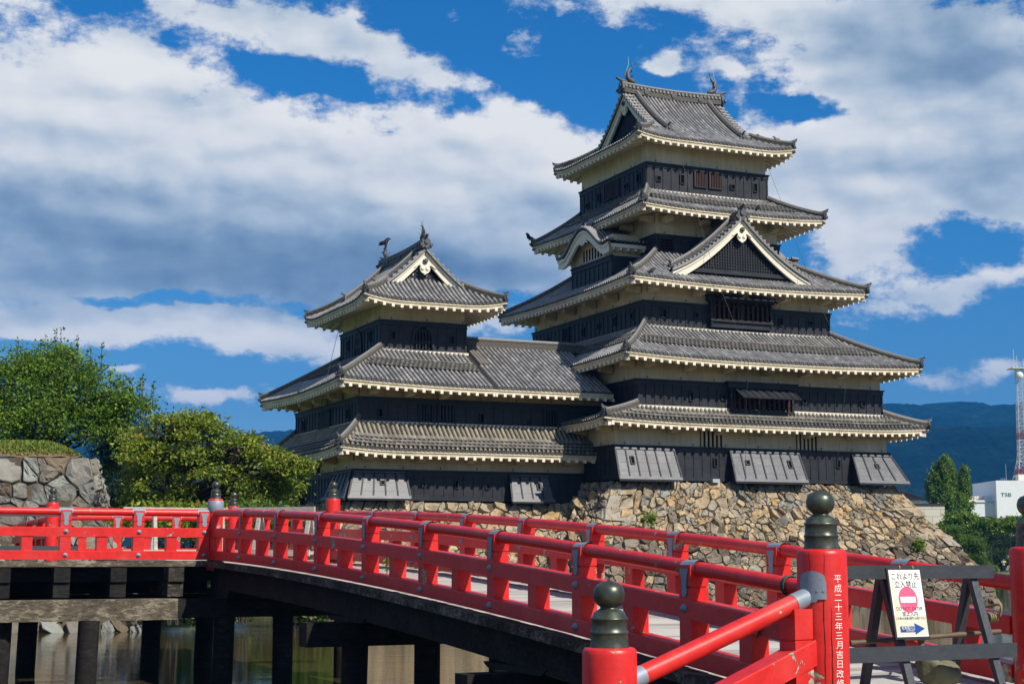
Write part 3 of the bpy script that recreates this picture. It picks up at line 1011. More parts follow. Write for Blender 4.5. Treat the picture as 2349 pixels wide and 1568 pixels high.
def irimoya(root, org, axis, X0, X1, Y0, Y1, ze, s, k, gx0, gx1, lift, wall, ridge_top, dolphins=True, lattice_white=False):
    """hip-and-gable roof. axis 'u' or 'v' is the ridge direction X"""
    if axis == 'u':
        C = lambda x, y, z: np.array((x, y, z), float)
        E = (X0, X1, Y0, Y1)
        ex, ey = np.array([1., 0, 0]), np.array([0, 1., 0])
    else:
        C = lambda x, y, z: np.array((y, x, z), float)
        E = (Y0, Y1, X0, X1)
        ex, ey = np.array([0, 1., 0]), np.array([1., 0, 0])
    Ym = (Y0 + Y1) / 2
    half = Ym - Y0
    Rl = 2.4

    def H(a):
        return s * a + k * a * a

    def zz(a, b):
        q = max(0.0, 1 - max(a, b) / Rl) if False else max(0.0, 1 - b / Rl)
        return ze + H(a) + lift * q * q
    rf = MB()
    # main slopes
    for sy in (0, 1):
        yy = (lambda a: Y0 + a) if sy == 0 else (lambda a: Y1 - a)
        for rng_ in ('bed',):
            for xa, xb in ((X0, gx0), (gx0, gx1), (gx1, X1)):
                nx = max(4, int((xb - xa) / .5))
                na = 12
                V = []
                for i in range(na + 1):
                    for j in range(nx + 1):
                        x = lerp(xa, xb, j / nx)
                        b = min(x - X0, X1 - x)
                        am = half if gx0 - 1e-6 <= x <= gx1 + 1e-6 and (xa, xb) == (gx0, gx1) else min(b, half)
                        a = am * i / na
                        V.append(C(x, yy(a), zz(a, b)))
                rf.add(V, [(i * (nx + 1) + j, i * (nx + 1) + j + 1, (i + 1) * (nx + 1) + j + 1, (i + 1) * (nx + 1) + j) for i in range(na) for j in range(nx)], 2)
        n = int((X1 - X0) / SP)
        for kx in range(1, n):
            x = X0 + kx * SP + (X1 - X0 - n * SP) / 2
            b = min(x - X0, X1 - x)
            am = half - .05 if gx0 <= x <= gx1 else b
            if am < .15:
                continue
            av = np.linspace(0, am, max(3, int(am / .4) + 2))
            half_roll(rf, [C(x, yy(a), zz(a, b) + .012) for a in av], ex, .079, 0, kx + 200 * sy, av)
        top = [C(x, yy(-.02), zz(0, min(x - X0, X1 - x)) + .03) for x in np.linspace(X0, X1, 24)]
        rf.strip(top, [p - np.array([0, 0, .09]) for p in top], 2)
    # gable-end skirts
    for sx in (0, 1):
        xx = (lambda a: X0 + a) if sx == 0 else (lambda a: X1 - a)
        gd = (gx0 - X0 if sx == 0 else X1 - gx1) + .55
        ny, na = 20, 8
        V = []
        for i in range(na + 1):
            for j in range(ny + 1):
                a = gd * i / na
                y = lerp(Y0 + a, Y1 - a, j / ny)
                V.append(C(xx(a), y, zz(a, min(y - Y0, Y1 - y))))
        rf.add(V, [(i * (ny + 1) + j, i * (ny + 1) + j + 1, (i + 1) * (ny + 1) + j + 1, (i + 1) * (ny + 1) + j) for i in range(na) for j in range(ny)], 2)
        n = int((Y1 - Y0) / SP)
        for ky in range(1, n):
            y = Y0 + ky * SP + (Y1 - Y0 - n * SP) / 2
            b = min(y - Y0, Y1 - y)
            am = min(b, gd)
            if am < .15:
                continue
            av = np.linspace(0, am, max(3, int(am / .4) + 2))
            half_roll(rf, [C(xx(a), y, zz(a, b) + .012) for a in av], ey, .079, 0, ky + 500 + 200 * sx, av)
        top = [C(xx(-.02), y, zz(0, min(y - Y0, Y1 - y)) + .03) for y in np.linspace(Y0, Y1, 24)]
        rf.strip(top, [p - np.array([0, 0, .09]) for p in top], 2)
    # verge tiles: short rolls standing out over the gable edge
    for sx, gx in ((-1, gx0), (1, gx1)):
        for sy in (0, 1):
            ylow = .15 * half
            a_lo = (gx0 - X0) - .1
            a = a_lo
            while a < half - .15:
                y = Y0 + a if sy == 0 else Y1 - a
                z = ze + H(a)
                rf.tube([C(gx + sx * .06, y, z + .09), C(gx - sx * .50, y, z + .12)], .088, 8, 0, True, True)
                a += .30
            # edge board of tile
            av = np.linspace(a_lo - .3, half, 14)
            P = [C(gx, Y0 + a if sy == 0 else Y1 - a, ze + H(a)) for a in av]
            rf.sweep(P, ex, [(-.04, -.10), (.04, -.10), (.04, .05), (-.04, .05)], 0)
    roof = rf.build('roof', [M['tile'], M['tile_mossy'], M['tile_bed']], root, org)
    ev = MB()
    for side in (FM, LM, RM, BM_):
        fm, L, lat, inw = side_map(side, E)
        zf = lambda b, a, L=L: ze + lift * max(0.0, 1 - min(b, L - b) / Rl) ** 2
        roof_eave(ev, side, E, wall, zf, 0.0, L, brackets=False)
    ev.build('eave', [M['plaster'], M['plaster_white']], roof, org)
    # main ridge
    mb = MB()
    zr = ze + H(half)
    hgt = ridge_top - zr
    sag = lambda x: .06 * ((2 * (x - gx0) / (gx1 - gx0) - 1) ** 2) * 2
    P = [C(x, Ym, zr - .1 + sag(x)) for x in np.linspace(gx0 + .02, gx1 - .02, 13)]
    mb.sweep(P, ey, [(-.24, 0), (-.22, hgt - .12), (-.26, hgt - .1), (-.26, hgt - .02), (.26, hgt - .02), (.26, hgt - .1), (.22, hgt - .12), (.24, 0)], 0)
    mb.tube([p + np.array([0, 0, hgt + .03]) for p in P], .12, 8, 1)
    for x in np.arange(gx0 + .15, gx1 - .1, .27):      # round tile ends along the ridge
        for sy in (-1, 1):
            c = C(x, Ym + sy * .23, zr - .1 + sag(x) + hgt - .17)
            mb.tube([c, c + ey * sy * .06], .085, 8, 1)
    for x in np.linspace(gx0 + 1.6, gx1 - 1.6, 3):       # crest bosses
        for sy in (-1, 1):
            c = C(x, Ym + sy * .2, zr + .18)
            mb.tube([c, c + ey * sy * .09], .17, 12, 2)
    mb.build('main_ridge', [M['ridge_tile'], M['ridge_cap'], M['oni_tile']], roof, org)
    for sx, gx in ((-1, gx0), (1, gx1)):
        mb = MB()
        oni(mb, C(gx - sx * .02, Ym, zr + .02 + sag(gx)), ex * sx, s=1.2 if axis == 'u' else .95)
        mb.build('ridge_end_tile', M['oni_tile'], roof, org)
        # descending ridges beside the gable, and hip ridges to the corners
        for sy in (0, 1):
            yy = (lambda a: Y0 + a) if sy == 0 else (lambda a: Y1 - a)
            av = np.linspace(half - .15, 1.55, 12)
            ridge_line(roof, [C(gx - sx * .95, yy(a), ze + H(a) + .05) for a in av], 'descending_ridge', .95, True, False, org)
            gd = gx0 - X0 if sx < 0 else X1 - gx1
            av = np.linspace(gd + .2, .10, 9)
            ridge_line(roof, [C(X0 + a if sx < 0 else X1 - a, yy(a), zz(a, a) + .04) for a in av], 'hip_ridge', .85, True, True, org)
            # corner beam
            mb = MB()
            cx = X0 if sx < 0 else X1
            dv = C(sx, -1 if sy == 0 else 1, 0) / math.sqrt(2)
            lt = np.array([-dv[1], dv[0], 0])
            p1 = C(cx, yy(0), ze + lift - .42) - dv * .2
            p0 = p1 - dv * 1.6 + np.array([0, 0, .25])
            V = []
            for h_ in (-.13, .10):
                V += [p0 - lt * .12 + np.array([0, 0, h_]), p0 + lt * .12 + np.array([0, 0, h_]), p1 + lt * .12 + np.array([0, 0, h_]), p1 - lt * .12 + np.array([0, 0, h_])]
            mb.hexa(V, 0)
            mb.obox(p1 - dv * .1 + np.array([0, 0, .16]), dv * .24, lt * .15, (0, 0, .055), 1)
            mb.build('corner_beam', [M['plaster_white'], M['oni_tile']], roof, org)
        # gable
        gable(root, org, [(C(0, y, 0) @ ey) for y in ()], C, ex * sx, ey, gx - sx * .10, Ym, half, gx0 - X0 if sx < 0 else X1 - gx1, lambda a: ze + H(a), lattice_white)
    if dolphins:
        for sx, gx in ((-1, gx0), (1, gx1)):
            dolphin(root, org, C(gx - sx * .55, Ym, ridge_top + sag(gx) - .02), ex * sx, .88 if axis == 'u' else .68)
    return roof


def gable(root, org, _, C, out, ey, gx, Ym, half, foot, zf, lattice_white=False):
    """triangular gable: curved bargeboards, carved pendant, lattice"""
    g = MB()
    # thick curved bargeboards with two mouldings
    a_lo = foot + .02
    for sgn in (-1, 1):
        av = np.linspace(a_lo - .12, half, 16)
        P = np.array([C(gx, Ym + sgn * (half - a), zf(a)) for a in av])
        wd = np.linspace(.52, .42, 16)
        for (t0, t1, off, th) in ((.10, .36, .0, .16), (.34, 1.0, -.07, .14)):
            A = [P[i] - np.array([0, 0, .06 + wd[i] * t0 * 1.25]) + out * off for i in range(16)]
            B_ = [P[i] - np.array([0, 0, .06 + wd[i] * t1 * 1.25]) + out * off for i in range(16)]
            Ab = [p - out * th for p in A]
            Bb = [p - out * th for p in B_]
            g.strip(A, B_, 0)
            g.strip(B_, Bb, 0)
            g.strip(A, Ab, 0)
            g.strip(Ab, Bb, 0)
            g.add([A[0], B_[0], Bb[0], Ab[0]], [(0, 1, 2, 3)], 0)
    go = g.build('bargeboard', M['plaster_white'], root, org)
    # lattice
    l = MB()
    zb = zf(foot) + .10
    wb = half - foot - .55
    base = gx
    n = 26

    def top(y):
        a = half - abs(y)
        return zf(max(a, 0)) - .80
    ys = np.linspace(-wb, wb, 31)
    A = [C(0, Ym + y, zb) + out * 0 for y in ys]
    for i in range(len(ys)):
        A[i] = A[i] + _along(C, base, out, -.42)
    B_ = []
    for i, y in enumerate(ys):
        p = C(0, Ym + y, max(top(y), zb + .01)) + _along(C, base, out, -.42)
        B_.append(p)
    l.strip(A, B_, 1)
    step = .20 if lattice_white else .17
    y = -wb
    while y <= wb:
        t = top(y)
        if t > zb + .08:
            c = C(0, Ym + y, (zb + t) / 2) + _along(C, base, out, -.38)
            l.obox(c, ey * (.055 if lattice_white else .035), out * .03, (0, 0, (t - zb) / 2), 0)
        y += step
    z = zb + .09
    while z < zf(half) - .9:
        # widest y with top(y) > z
        yy_ = [q for q in ys if top(q) > z]
        if len(yy_) > 1:
            c = C(0, Ym + (yy_[0] + yy_[-1]) / 2, z) + _along(C, base, out, -.39)
            l.obox(c, ey * (yy_[-1] - yy_[0]) / 2, out * .02, (0, 0, .05 if lattice_white else .03), 0)
        z += step
    # sill beams
    c = C(0, Ym, zb - .05) + _along(C, base, out, -.33)
    l.obox(c, ey * (wb + .35), out * .09, (0, 0, .11), 0)
    l.build('gable_lattice', [M['black_board'], M['plaster_white'] if lattice_white else M['opening_shade']], root, org)
    # pendant
    p = MB()
    apex = zf(half) - .62
    o = C(0, Ym, apex) + _along(C, base, out, -.12)
    s = .85
    pol = [(0, -1.0), (.10, -.92), (.22, -.86), (.33, -.72), (.36, -.56), (.30, -.44), (.36, -.36), (.50, -.42), (.62, -.52), (.76, -.56), (.70, -.44), (.50, -.28), (.32, -.18), (.2, -.02), (0, .08)]
    pol = [(x * s, y * s) for x, y in pol] + [(-x * s, y * s) for x, y in pol[-2:0:-1]]
    p.plate(pol, o, ey, (0, 0, 1), out * .10, 0)
    for sx in (-1, 1):
        p.tube([o + ey * sx * .17 * s + np.array([0, 0, -.55 * s]) + out * .09, o + ey * sx * .17 * s + np.array([0, 0, -.55 * s]) + out * .16], .13 * s, 10, 0)
    cb = o + np.array([0, 0, -.08]) + out * .10
    p.tube([cb, cb + out * .10], .15, 6, 1)
    p.tube([cb + out * .1, cb + out * .16], .08, 6, 1)
    p.build('pendant_carving', [M['plaster_white'], M['oni_tile']], root, org)


def _along(C, base, out, d):
    """put a point at the gable plane 'base' along the ridge axis, d outward"""
    ax = C(1, 0, 0)
    return ax * base + out * d


def dolphin(root, org, p, out, s=1.0):
    """roof-ridge dolphin, head on the ridge, tail curling up and inward, with a spike rod"""
    mb = MB()
    inn = -out
    up = np.array([0, 0, 1.])
    lat = np.cross(up, out)
    pts = smooth_curve([p + inn * .42 + up * .10, p + inn * .12 + up * .16, p + out * .14 + up * .36, p + out * .16 + up * .68, p + out * .04 + up * .95, p + inn * .16 + up * 1.16], 4)
    rad = np.interp(np.linspace(0, 1, len(pts)), [0, .12, .3, .6, .85, 1], [.10, .18, .20, .145, .09, .05])
    mb.tube(pts, rad, 10, 0)
    # lower jaw, fins, tail
    mb.tube([p + inn * .40 + up * .02, p + inn * .05 + up * .05], [.06, .12], 8, 0)
    e = pts[-1]
    for a, b in ((inn * .30 + up * .10, inn * .22 + up * -.06), (inn * .10 + up * .36, out * .10 + up * .10)):
        mb.plate([(0, 0), (1, .1), (.75, .5), (.3, .45)], e - lat * .03, a, b, lat * .06, 0)
    mb.plate([(0, 0), (1, 0), (.5, .8)], p + out * .30 + up * .35 - lat * .02, up * .5, out * .2, lat * .04, 0)
    for sg in (-1, 1):
        mb.plate([(0, 0), (1, .1), (.9, .6), (.3, .5)], p + lat * sg * .16 + up * .30, (lat * sg * .22 + up * .18), (inn * .16 + up * .12), out * .05, 0)
        mb.plate([(0, 0), (1, .2), (.6, .6)], p + lat * sg * .13 + up * .72, (lat * sg * .16 + up * .14), (inn * .12), out * .04, 0)
    for V_ in mb.v:
        V_ -= p
        V_ *= s
        V_ += p
    o = mb.build('ridge_dolphin', M['oni_tile'], root, org)
    r = MB()
    q = p + out * .22 + up * .2
    r.tube([q, q + up * .7 + out * .04, q + up * 1.15 + inn * .12, q + up * 1.75 + inn * .12], [.03, .03, .028, .01], 6, 0)
    for V_ in r.v:
        V_ -= p
        V_ *= s
        V_ += p
    r.build('spike_rod', M['copper_green'], o, org)


# ------------------------------------------------------------------ walls and openings
def wall_frame(side, rect):
    """origin, along vector, outward vector, length for a wall face"""
    u0, u1, v0, v1 = rect
    if side == FM:
        return np.array([u0, v0, 0.]), np.array([1., 0, 0]), np.array([0, -1., 0]), u1 - u0
    if side == LM:
        return np.array([u0, v1, 0.]), np.array([0, -1., 0]), np.array([-1., 0, 0]), v1 - v0
    if side == RM:
        return np.array([u1, v0, 0.]), np.array([0, 1., 0]), np.array([1., 0, 0]), v1 - v0
    return np.array([u1, v1, 0.]), np.array([-1., 0, 0]), np.array([0, 1., 0]), u1 - u0


def storey(root, org, rect, z0, zb, z1, sides=(FM, LM, RM, BM_), step=.55, skip=()):
    u0, u1, v0, v1 = rect
    mb = MB()
    mb.box((u0 + .08, v0 + .08, z0), (u1 - .08, v1 - .08, z1), 0)
    pw = mb.build('plaster_wall', M['plaster'], root, org)
    b = MB()
    b.box((u0, v0, z0), (u1, v1, zb), 0)
    for side in sides:
        o, al, out, L = wall_frame(side, rect)
        # top cap, bottom rail, battens, corner boards
        for (za, zc, d, e) in ((zb - .03, zb + .05, .10, .10), (zb - .24, zb - .03, .045, .045), (z0, z0 + .2, .04, .04)):
            c = o + al * L / 2 + np.array([0, 0, (za + zc) / 2])
            b.obox(c + out * d / 2, al * (L / 2 + e), out * (d / 2 + .002), (0, 0, (zc - za) / 2), 0)
        n = int(round(L / step))
        for i in range(n + 1):
            x = L * i / n
            if any(s == side and a - .12 < x < c_ + .12 for s, a, c_ in skip):
                continue
            c = o + al * min(max(x, .05), L - .05) + np.array([0, 0, (z0 + zb) / 2 - .02])
            b.obox(c + out * .018, al * .038, out * .02, (0, 0, (zb - z0) / 2 - .2), 0)
        # little hooks along the cap
        for x in np.arange(.6, L, 2.1):
            c = o + al * x + np.array([0, 0, zb + .1])
            b.tube([c + out * .05, c + out * .05 + np.array([0, 0, .12])], .025, 5, 0)
    b.build('board_wall', M['black_board'], root, org)
    return pw


def loophole(root, org, side, rect, x0, x1, z0, z1):
    """x measured in building u (front/back) or v (left/right)"""
    o, al, out, L = wall_frame(side, rect)
    p0 = (x0 - o[0]) if side == FM else ((o[1] - max(x0, x1)) if side == LM else (min(x0, x1) - o[1]))
    w = abs(x1 - x0)
    mb = MB()
    c = o + al * (p0 + w / 2) + np.array([0, 0, (z0 + z1) / 2])
    h_ = (z1 - z0) / 2
    t = .05
    mb.obox(c + out * .03, al * (w / 2 - .005), out * .012, (0, 0, h_ - .005), 1)
    for s_ in (-1, 1):
        mb.obox(c + al * s_ * (w / 2 + t / 2 - .01) + out * .045, al * t / 2, out * .05, (0, 0, h_ + t), 0)
        mb.obox(c + np.array([0, 0, s_ * (h_ + t / 2)]) + out * .045, al * (w / 2 - .012), out * .048, (0, 0, t / 2 - .002), 0)
    mb.build('loophole', [M['black_board'], M['opening_shade']], root, org)


def lattice_window(root, org, side, rect, x0, x1, z0, z1, bars=6, horiz=False, barmat='black_board', proud=.06, back='opening_shade'):
    o, al, out, L = wall_frame(side, rect)
    p0 = (x0 - o[0]) if side == FM else ((o[1] - max(x0, x1)) if side == LM else (min(x0, x1) - o[1]))
    w = abs(x1 - x0)
    mb = MB()
    c = o + al * (p0 + w / 2) + np.array([0, 0, (z0 + z1) / 2])
    h_ = (z1 - z0) / 2
    t = .07
    mb.obox(c + out * .026, al * (w / 2 - .005), out * .012, (0, 0, h_ - .005), 1)
    for s_ in (-1, 1):
        mb.obox(c + al * s_ * (w / 2 + t / 2 - .01) + out * .04, al * t / 2, out * (proud + .01), (0, 0, h_ + t), 0)
        mb.obox(c + np.array([0, 0, s_ * (h_ + t / 2)]) + out * .04, al * (w / 2 - .012), out * (proud + .006), (0, 0, t / 2 - .002), 0)
    f = mb.build('window', [M['black_board'], M[back]], root, org)
    b = MB()
    for i in range(bars):
        q = (i + .5) / bars - .5
        if horiz:
            b.obox(c + np.array([0, 0, q * 2 * h_]) + out * .055, al * (w / 2 - .015), out * .018, (0, 0, .022), 0)
        else:
            b.obox(c + al * q * w + out * .055, al * min(.055, w / bars * .24), out * .02, (0, 0, h_ - .01), 0)
    b.build('window_bars', M[barmat], f, org)
    return f


def stone_drop(root, org, side, rect, x0, x1, zt, zb, d=.85, e0=0.0, e1=0.0):
    """stone-dropping panel: boards flaring outward towards the foot"""
    o, al, out, L = wall_frame(side, rect)
    p0 = (x0 - o[0]) if side == FM else (o[1] - max(x0, x1))
    w = abs(x1 - x0)
    a = o + al * p0
    up = np.array([0, 0, 1.])
    mb = MB()
    t0, t1 = a + up * zt + out * .10, a + al * w + up * zt + out * .10
    b0, b1 = a + al * (-e0) + up * zb + out * d, a + al * (w + e1) + up * zb + out * d
    kt0, kt1 = a + up * zt - out * .05, a + al * w + up * zt - out * .05
    kb0, kb1 = a - al * min(e0, .0) + up * zb - out * .05, a + al * w + up * zb - out * .05
    mb.add([t0, t1, b1, b0], [(0, 1, 2, 3)], 0)
    mb.add([t0, b0, kb0, kt0], [(0, 1, 2, 3)], 1)
    mb.add([t1, kt1, kb1, b1], [(0, 1, 2, 3)], 1)
    mb.add([b0, b1, kb1, kb0], [(0, 1, 2, 3)], 1)
    mb.add([t0, kt0, kt1, t1], [(0, 1, 2, 3)], 1)
    nrm = np.cross(t1 - t0, b0 - t0)
    nrm /= np.linalg.norm(nrm)
    if nrm @ out < 0:
        nrm = -nrm
    n = max(4, int(round(w / .62)))
    for i in range(n + 1):
        f = i / n
        p, q = lerp(t0, t1, f), lerp(b0, b1, f)
        sl = q - p
        c = (p + q) / 2 + nrm * .02
        mb.obox(c, al * (.05 if i in (0, n) else .036), nrm * .024, sl / 2, 2)
    for f, hh in ((.03, .05), (.955, .085)):
        p, q = lerp(t0, b0, f), lerp(t1, b1, f)
        sl = (b0 - t0) / np.linalg.norm(b0 - t0)
        mb.obox((p + q) / 2 + nrm * .024, (q - p) / 2, nrm * .03, sl * hh, 0)
    mb.obox((b0 + b1) / 2 + np.array([0, 0, -.04]) - out * .03, (b1 - b0) / 2, out * .06, up * .04, 2)
    return mb.build('stone_drop', [M['sunlit_board'], M['black_board'], M['black_board']], root, org), (t0, t1, b0, b1, nrm, al)


def drop_loophole(root, org, geo, fx, fz, w, h_):
    t0, t1, b0, b1, nrm, al = geo
    p = lerp(lerp(t0, t1, fx), lerp(b0, b1, fx), fz)
    sl = lerp(b0, b1, fx) - lerp(t0, t1, fx)
    sl = sl / np.linalg.norm(sl)
    mb = MB()
    mb.obox(p + nrm * .02, al * w / 2, nrm * .014, sl * h_ / 2, 1)
    for s_ in (-1, 1):
        mb.obox(p + al * s_ * (w / 2 + .02) + nrm * .03, al * .025, nrm * .04, sl * (h_ / 2 + .045), 0)
        mb.obox(p + sl * s_ * (h_ / 2 + .02) + nrm * .03, al * (w / 2 - .005), nrm * .038, sl * .025, 0)
    mb.build('loophole', [M['black_board'], M['opening_shade']], root, org)


def shutter_bay(root, org, rect, x0, x1, z0, z1, hood0, hood1, hz0, hz1, tilt, ns=2):
    """projecting lattice window with propped top-hung shutters, on the front"""
    v = rect[2]
    mb = MB()
    mb.box((x0, v - .10, z0), (x1, v - .02, z1), 1)
    mb.box((hood0, v - .34, hz0), (hood1, v - .01, hz1), 0)
    mb.box((hood0 - .06, v - .40, hz1), (hood1 + .06, v - .01, hz1 + .07), 0)
    mb.box((x0 - .13, v - .30, z0 - .25), (x0, v - .01, hz0), 0)
    mb.box((x1, v - .30, z0 - .25), (x1 + .13, v - .01, hz0), 0)
    xm = (x0 + x1) / 2
    mb.box((xm - .07, v - .28, z0), (xm + .07, v - .02, hz0), 0)
    mb.box((x0 - .16, v - .36, z0 - .10), (x1 + .16, v - .012, z0), 0)
    mb.box((x0 - .10, v - .24, z0 - .42), (x1 + .10, v - .014, z0 - .10), 0)
    w = mb.build('window', [M['black_board'], M['opening_shade']], root, org)
    b = MB()
    n = 12
    for i in range(n):
        x = lerp(x0, x1, (i + .5) / n)
        if abs(x - xm) < .12:
            continue
        b.box((x - .07, v - .22, z0), (x + .07, v - .12, z1), 0)
    b.box((x0, v - .31, z0 + .002), (x1, v - .1, z0 + .05), 0)
    b.build('window_bars', M['brown_wood'], w, org)
    for k in range(ns):
        a0, a1 = lerp(x0, x1, k / ns) + .04, lerp(x0, x1, (k + 1) / ns) - .04
        s = MB()
        H_ = (z1 - z0) * .92
        p = np.array([(a0 + a1) / 2, v - .34, hz0 - .03])
        dn = np.array([0, -math.cos(tilt), -math.sin(tilt)])
        nr = np.array([0, -math.sin(tilt), math.cos(tilt)])
        c = p + dn * H_ / 2
        wv = np.array([(a1 - a0) / 2, 0, 0])
        s.obox(c, wv, dn * H_ / 2, nr * .015, 0)
        for i in range(5):
            s.obox(c + wv * (i / 2 - 1) * .98 + nr * .02, (.035, 0, 0), dn * H_ / 2, nr * .03, 0)
        for q in (-.97, .97):
            s.obox(c + dn * q * H_ / 2 + nr * .02, wv, dn * .035, nr * .028, 0)
        for q in (-1, 1):
            s.obox(c + dn * .0 - nr * .02, wv * .98, dn * .02, nr * .015, 0)
        s.build('shutter', M['black_board'], w, org)
        for q in (.42, -.95) if k == 0 else (-.42, .95):
            r = MB()
            e = p + dn * H_ * .93 + wv * q
            r.tube([e, np.array([e[0] - .38, v - .2, z0 + .08])], .022, 5, 0)
            r.build('shutter_prop', M['brown_wood'], w, org)


def bell_window(root, org, side, rect, x0, x1, z0, z1):
    """flame-headed window"""
    o, al, out, L = wall_frame(side, rect)
    p0 = (x0 - o[0]) if side == FM else (o[1] - max(x0, x1))
    w = abs(x1 - x0)
    c = o + al * (p0 + w / 2) + np.array([0, 0, z0])
    H_ = z1 - z0

    def half(f):        # half width at height fraction f
        return np.interp(f, [0, .1, .35, .62, .76, .86, .94, 1.0], [1.0, .95, .86, .80, .66, .40, .16, 0.0])
    fs = np.linspace(0, 1, 15)
    outer = [(half(f) * w / 2, f * H_) for f in fs]
    inner = [(half(f) * (w / 2 - .14), f * (H_ - .16)) for f in fs]
    mb = MB()
    for sg in (-1, 1):
        A = [c + al * sg * x + np.array([0, 0, z]) + out * .10 for x, z in outer]
        B_ = [c + al * sg * x + np.array([0, 0, z]) + out * .10 for x, z in inner]
        mb.strip(A, B_, 0)
        mb.strip(A, [p - out * .09 for p in A], 0)
        mb.strip(B_, [p - out * .09 for p in B_], 0)
    mb.strip([c - al * x + np.array([0, 0, z]) + out * .02 for x, z in inner], [c + al * x + np.array([0, 0, z]) + out * .02 for x, z in inner], 1)
    f_ = mb.build('bell_window', [M['black_board'], M['opening_shade']], root, org)
    b = MB()
    for q in np.linspace(-.62, .62, 5):
        zt = max(z for x, z in inner if x >= abs(q) * (w / 2 - .14) - 1e-6)
        b.obox(c + al * q * (w / 2 - .14) + np.array([0, 0, zt / 2]) + out * .05, al * .03, out * .02, (0, 0, zt / 2), 0)
    for z in (.25, .32, .66, .73):
        xw = np.interp(z * H_, [z_ for _, z_ in inner], [x for x, _ in inner])
        b.obox(c + np.array([0, 0, z * H_]) + out * .06, al * xw, out * .015, (0, 0, .025), 0)
    b.build('window_bars', M['black_board'], f_, org)


def bow_bay(root, org, side, uf, v0, v1, z0, zb, zp, back):
    """bay under an undulating bow-shaped gable; uf = front plane, back = wall it grows from"""
    sg = -1 if side == LM else 1
    ex = np.array([sg * 1., 0, 0])
    mb = MB()
    a, b_ = sorted((uf, back))
    mb.box((a, v0, z0), (b_, v1, zb), 0)
    n = int((v1 - v0) / .55)
    for i in range(n + 1):
        y = lerp(v0 + .04, v1 - .04, i / n)
        mb.obox((uf + sg * .018, y, (z0 + zb) / 2), (.02, 0, 0), (0, .04, 0), (0, 0, (zb - z0) / 2 - .05), 0)
    mb.obox((uf + sg * .04, (v0 + v1) / 2, zb - .02), (.06, 0, 0), (0, (v1 - v0) / 2 + .08, 0), (0, 0, .06), 0)
    mb.obox((uf + sg * .03, (v0 + v1) / 2, zb - .20), (.04, 0, 0), (0, (v1 - v0) / 2, 0), (0, 0, .10), 0)
    bay = mb.build('bay', M['black_board'], root, org)
    p = MB()
    p.box((min(uf + sg * -.08, back), v0 + .08, zb), (max(uf + sg * -.08, back), v1 - .08, zp + 1.0), 0)
    for i in range(7):
        y = lerp(v0 + 1.5, v1 - 1.5, i / 6)
        p.obox((uf - sg * .07, y, zp + .25), (.02, 0, 0), (0, .07, 0), (0, 0, .35), 1)
    p.build('bay_plaster', [M['plaster'], M['opening_shade']], bay, org)
    vm, hw = (v0 + v1) / 2, (v1 - v0) / 2 + .75
    ht = 1.42

    def Z(y):
        t = min(1, abs(y) / hw)
        return zp + ht * (0.5 + 0.5 * math.cos(PI * min(1, t * 1.12))) + .16 * max(0, t - .72) / .28
    ys = np.linspace(-hw, hw, 41)
    f0 = uf + sg * .72
    t = MB()
    A = [np.array((f0, vm + y, Z(y) + .30)) for y in ys]
    B_ = [np.array((back, vm + y, Z(y) + .30)) for y in ys]
    t.strip(A, B_, 1)
    t.strip(A, [q - np.array([0, 0, .12]) for q in A], 1)
    y = -hw + .05
    j = 0
    while y < hw:
        t.tube([np.array((f0 + sg * .05, vm + y, Z(y) + .36)), np.array((f0 - sg * .45, vm + y, Z(y) + .38))], .085, 8, 0)
        y += .26 if abs(y) < hw * .3 or abs(y) > hw * .85 else .17
        j += 1
    for dx in np.arange(.75, abs(f0 - back), .28):
        t.tube([np.array((f0 - sg * dx, vm + y_, Z(y_) + .33)) for y_ in ys[::2]], .075, 6, 0)
    t.tube([np.array((f0 - sg * .3, vm, Z(0) + .42)), np.array((back, vm, Z(0) + .42))], .18, 8, 0)
    oni(t, (f0 - sg * .25, vm, Z(0) + .35), ex, s=.95, mi=2)
    rf = t.build('bow_roof', [M['tile'], M['tile_bed'], M['oni_tile']], bay, org)
    g = MB()
    for (t0, t1, off, th) in ((.12, .30, -.06, .15), (.28, .66, -.14, .15)):
        A = [np.array((f0 + sg * off, vm + y, Z(y) + .30 - t0)) for y in ys]
        B_ = [np.array((f0 + sg * off, vm + y, Z(y) + .30 - t1)) for y in ys]
        g.strip(A, B_, 0)
        g.strip(A, [q - ex * th for q in A], 0)
        g.strip(B_, [q - ex * th for q in B_], 0)
        g.strip([q - ex * th for q in A], [q - ex * th for q in B_], 0)
    o = np.array((f0 - sg * .16, vm, Z(0) - .34))
    pol = [(0, -.42), (.12, -.34), (.22, -.36), (.34, -.22), (.5, -.28), (.66, -.34), (.5, -.1), (.2, .05), (0, .08)]
    pol = pol + [(-x, y_) for x, y_ in pol[-2:0:-1]]
    g.plate(pol, o, (0, 1, 0), (0, 0, 1), ex * .08, 0)
    g.build('bow_bargeboard', M['plaster_white'], bay, org)
    # side eaves running back to the wall
    for sy in (-1, 1):
        e = MB()
        y = vm + sy * (hw - .10)
        yi = vm + sy * (hw - .75)
        zz = Z(hw) + .02
        e.box((min(f0 - sg * .3, back), min(y, yi), zz - .12), (max(f0 - sg * .3, back), max(y, yi), zz + .10), 0)
        x = .5
        while x < abs(f0 - back):
            e.box((f0 - sg * x - .07, min(y - sy * .06, yi), zz - .26), (f0 - sg * x + .07, max(y - sy * .06, yi), zz - .12), 0)
            x += .5
        e.build('eave', M['plaster_white'], rf, org)


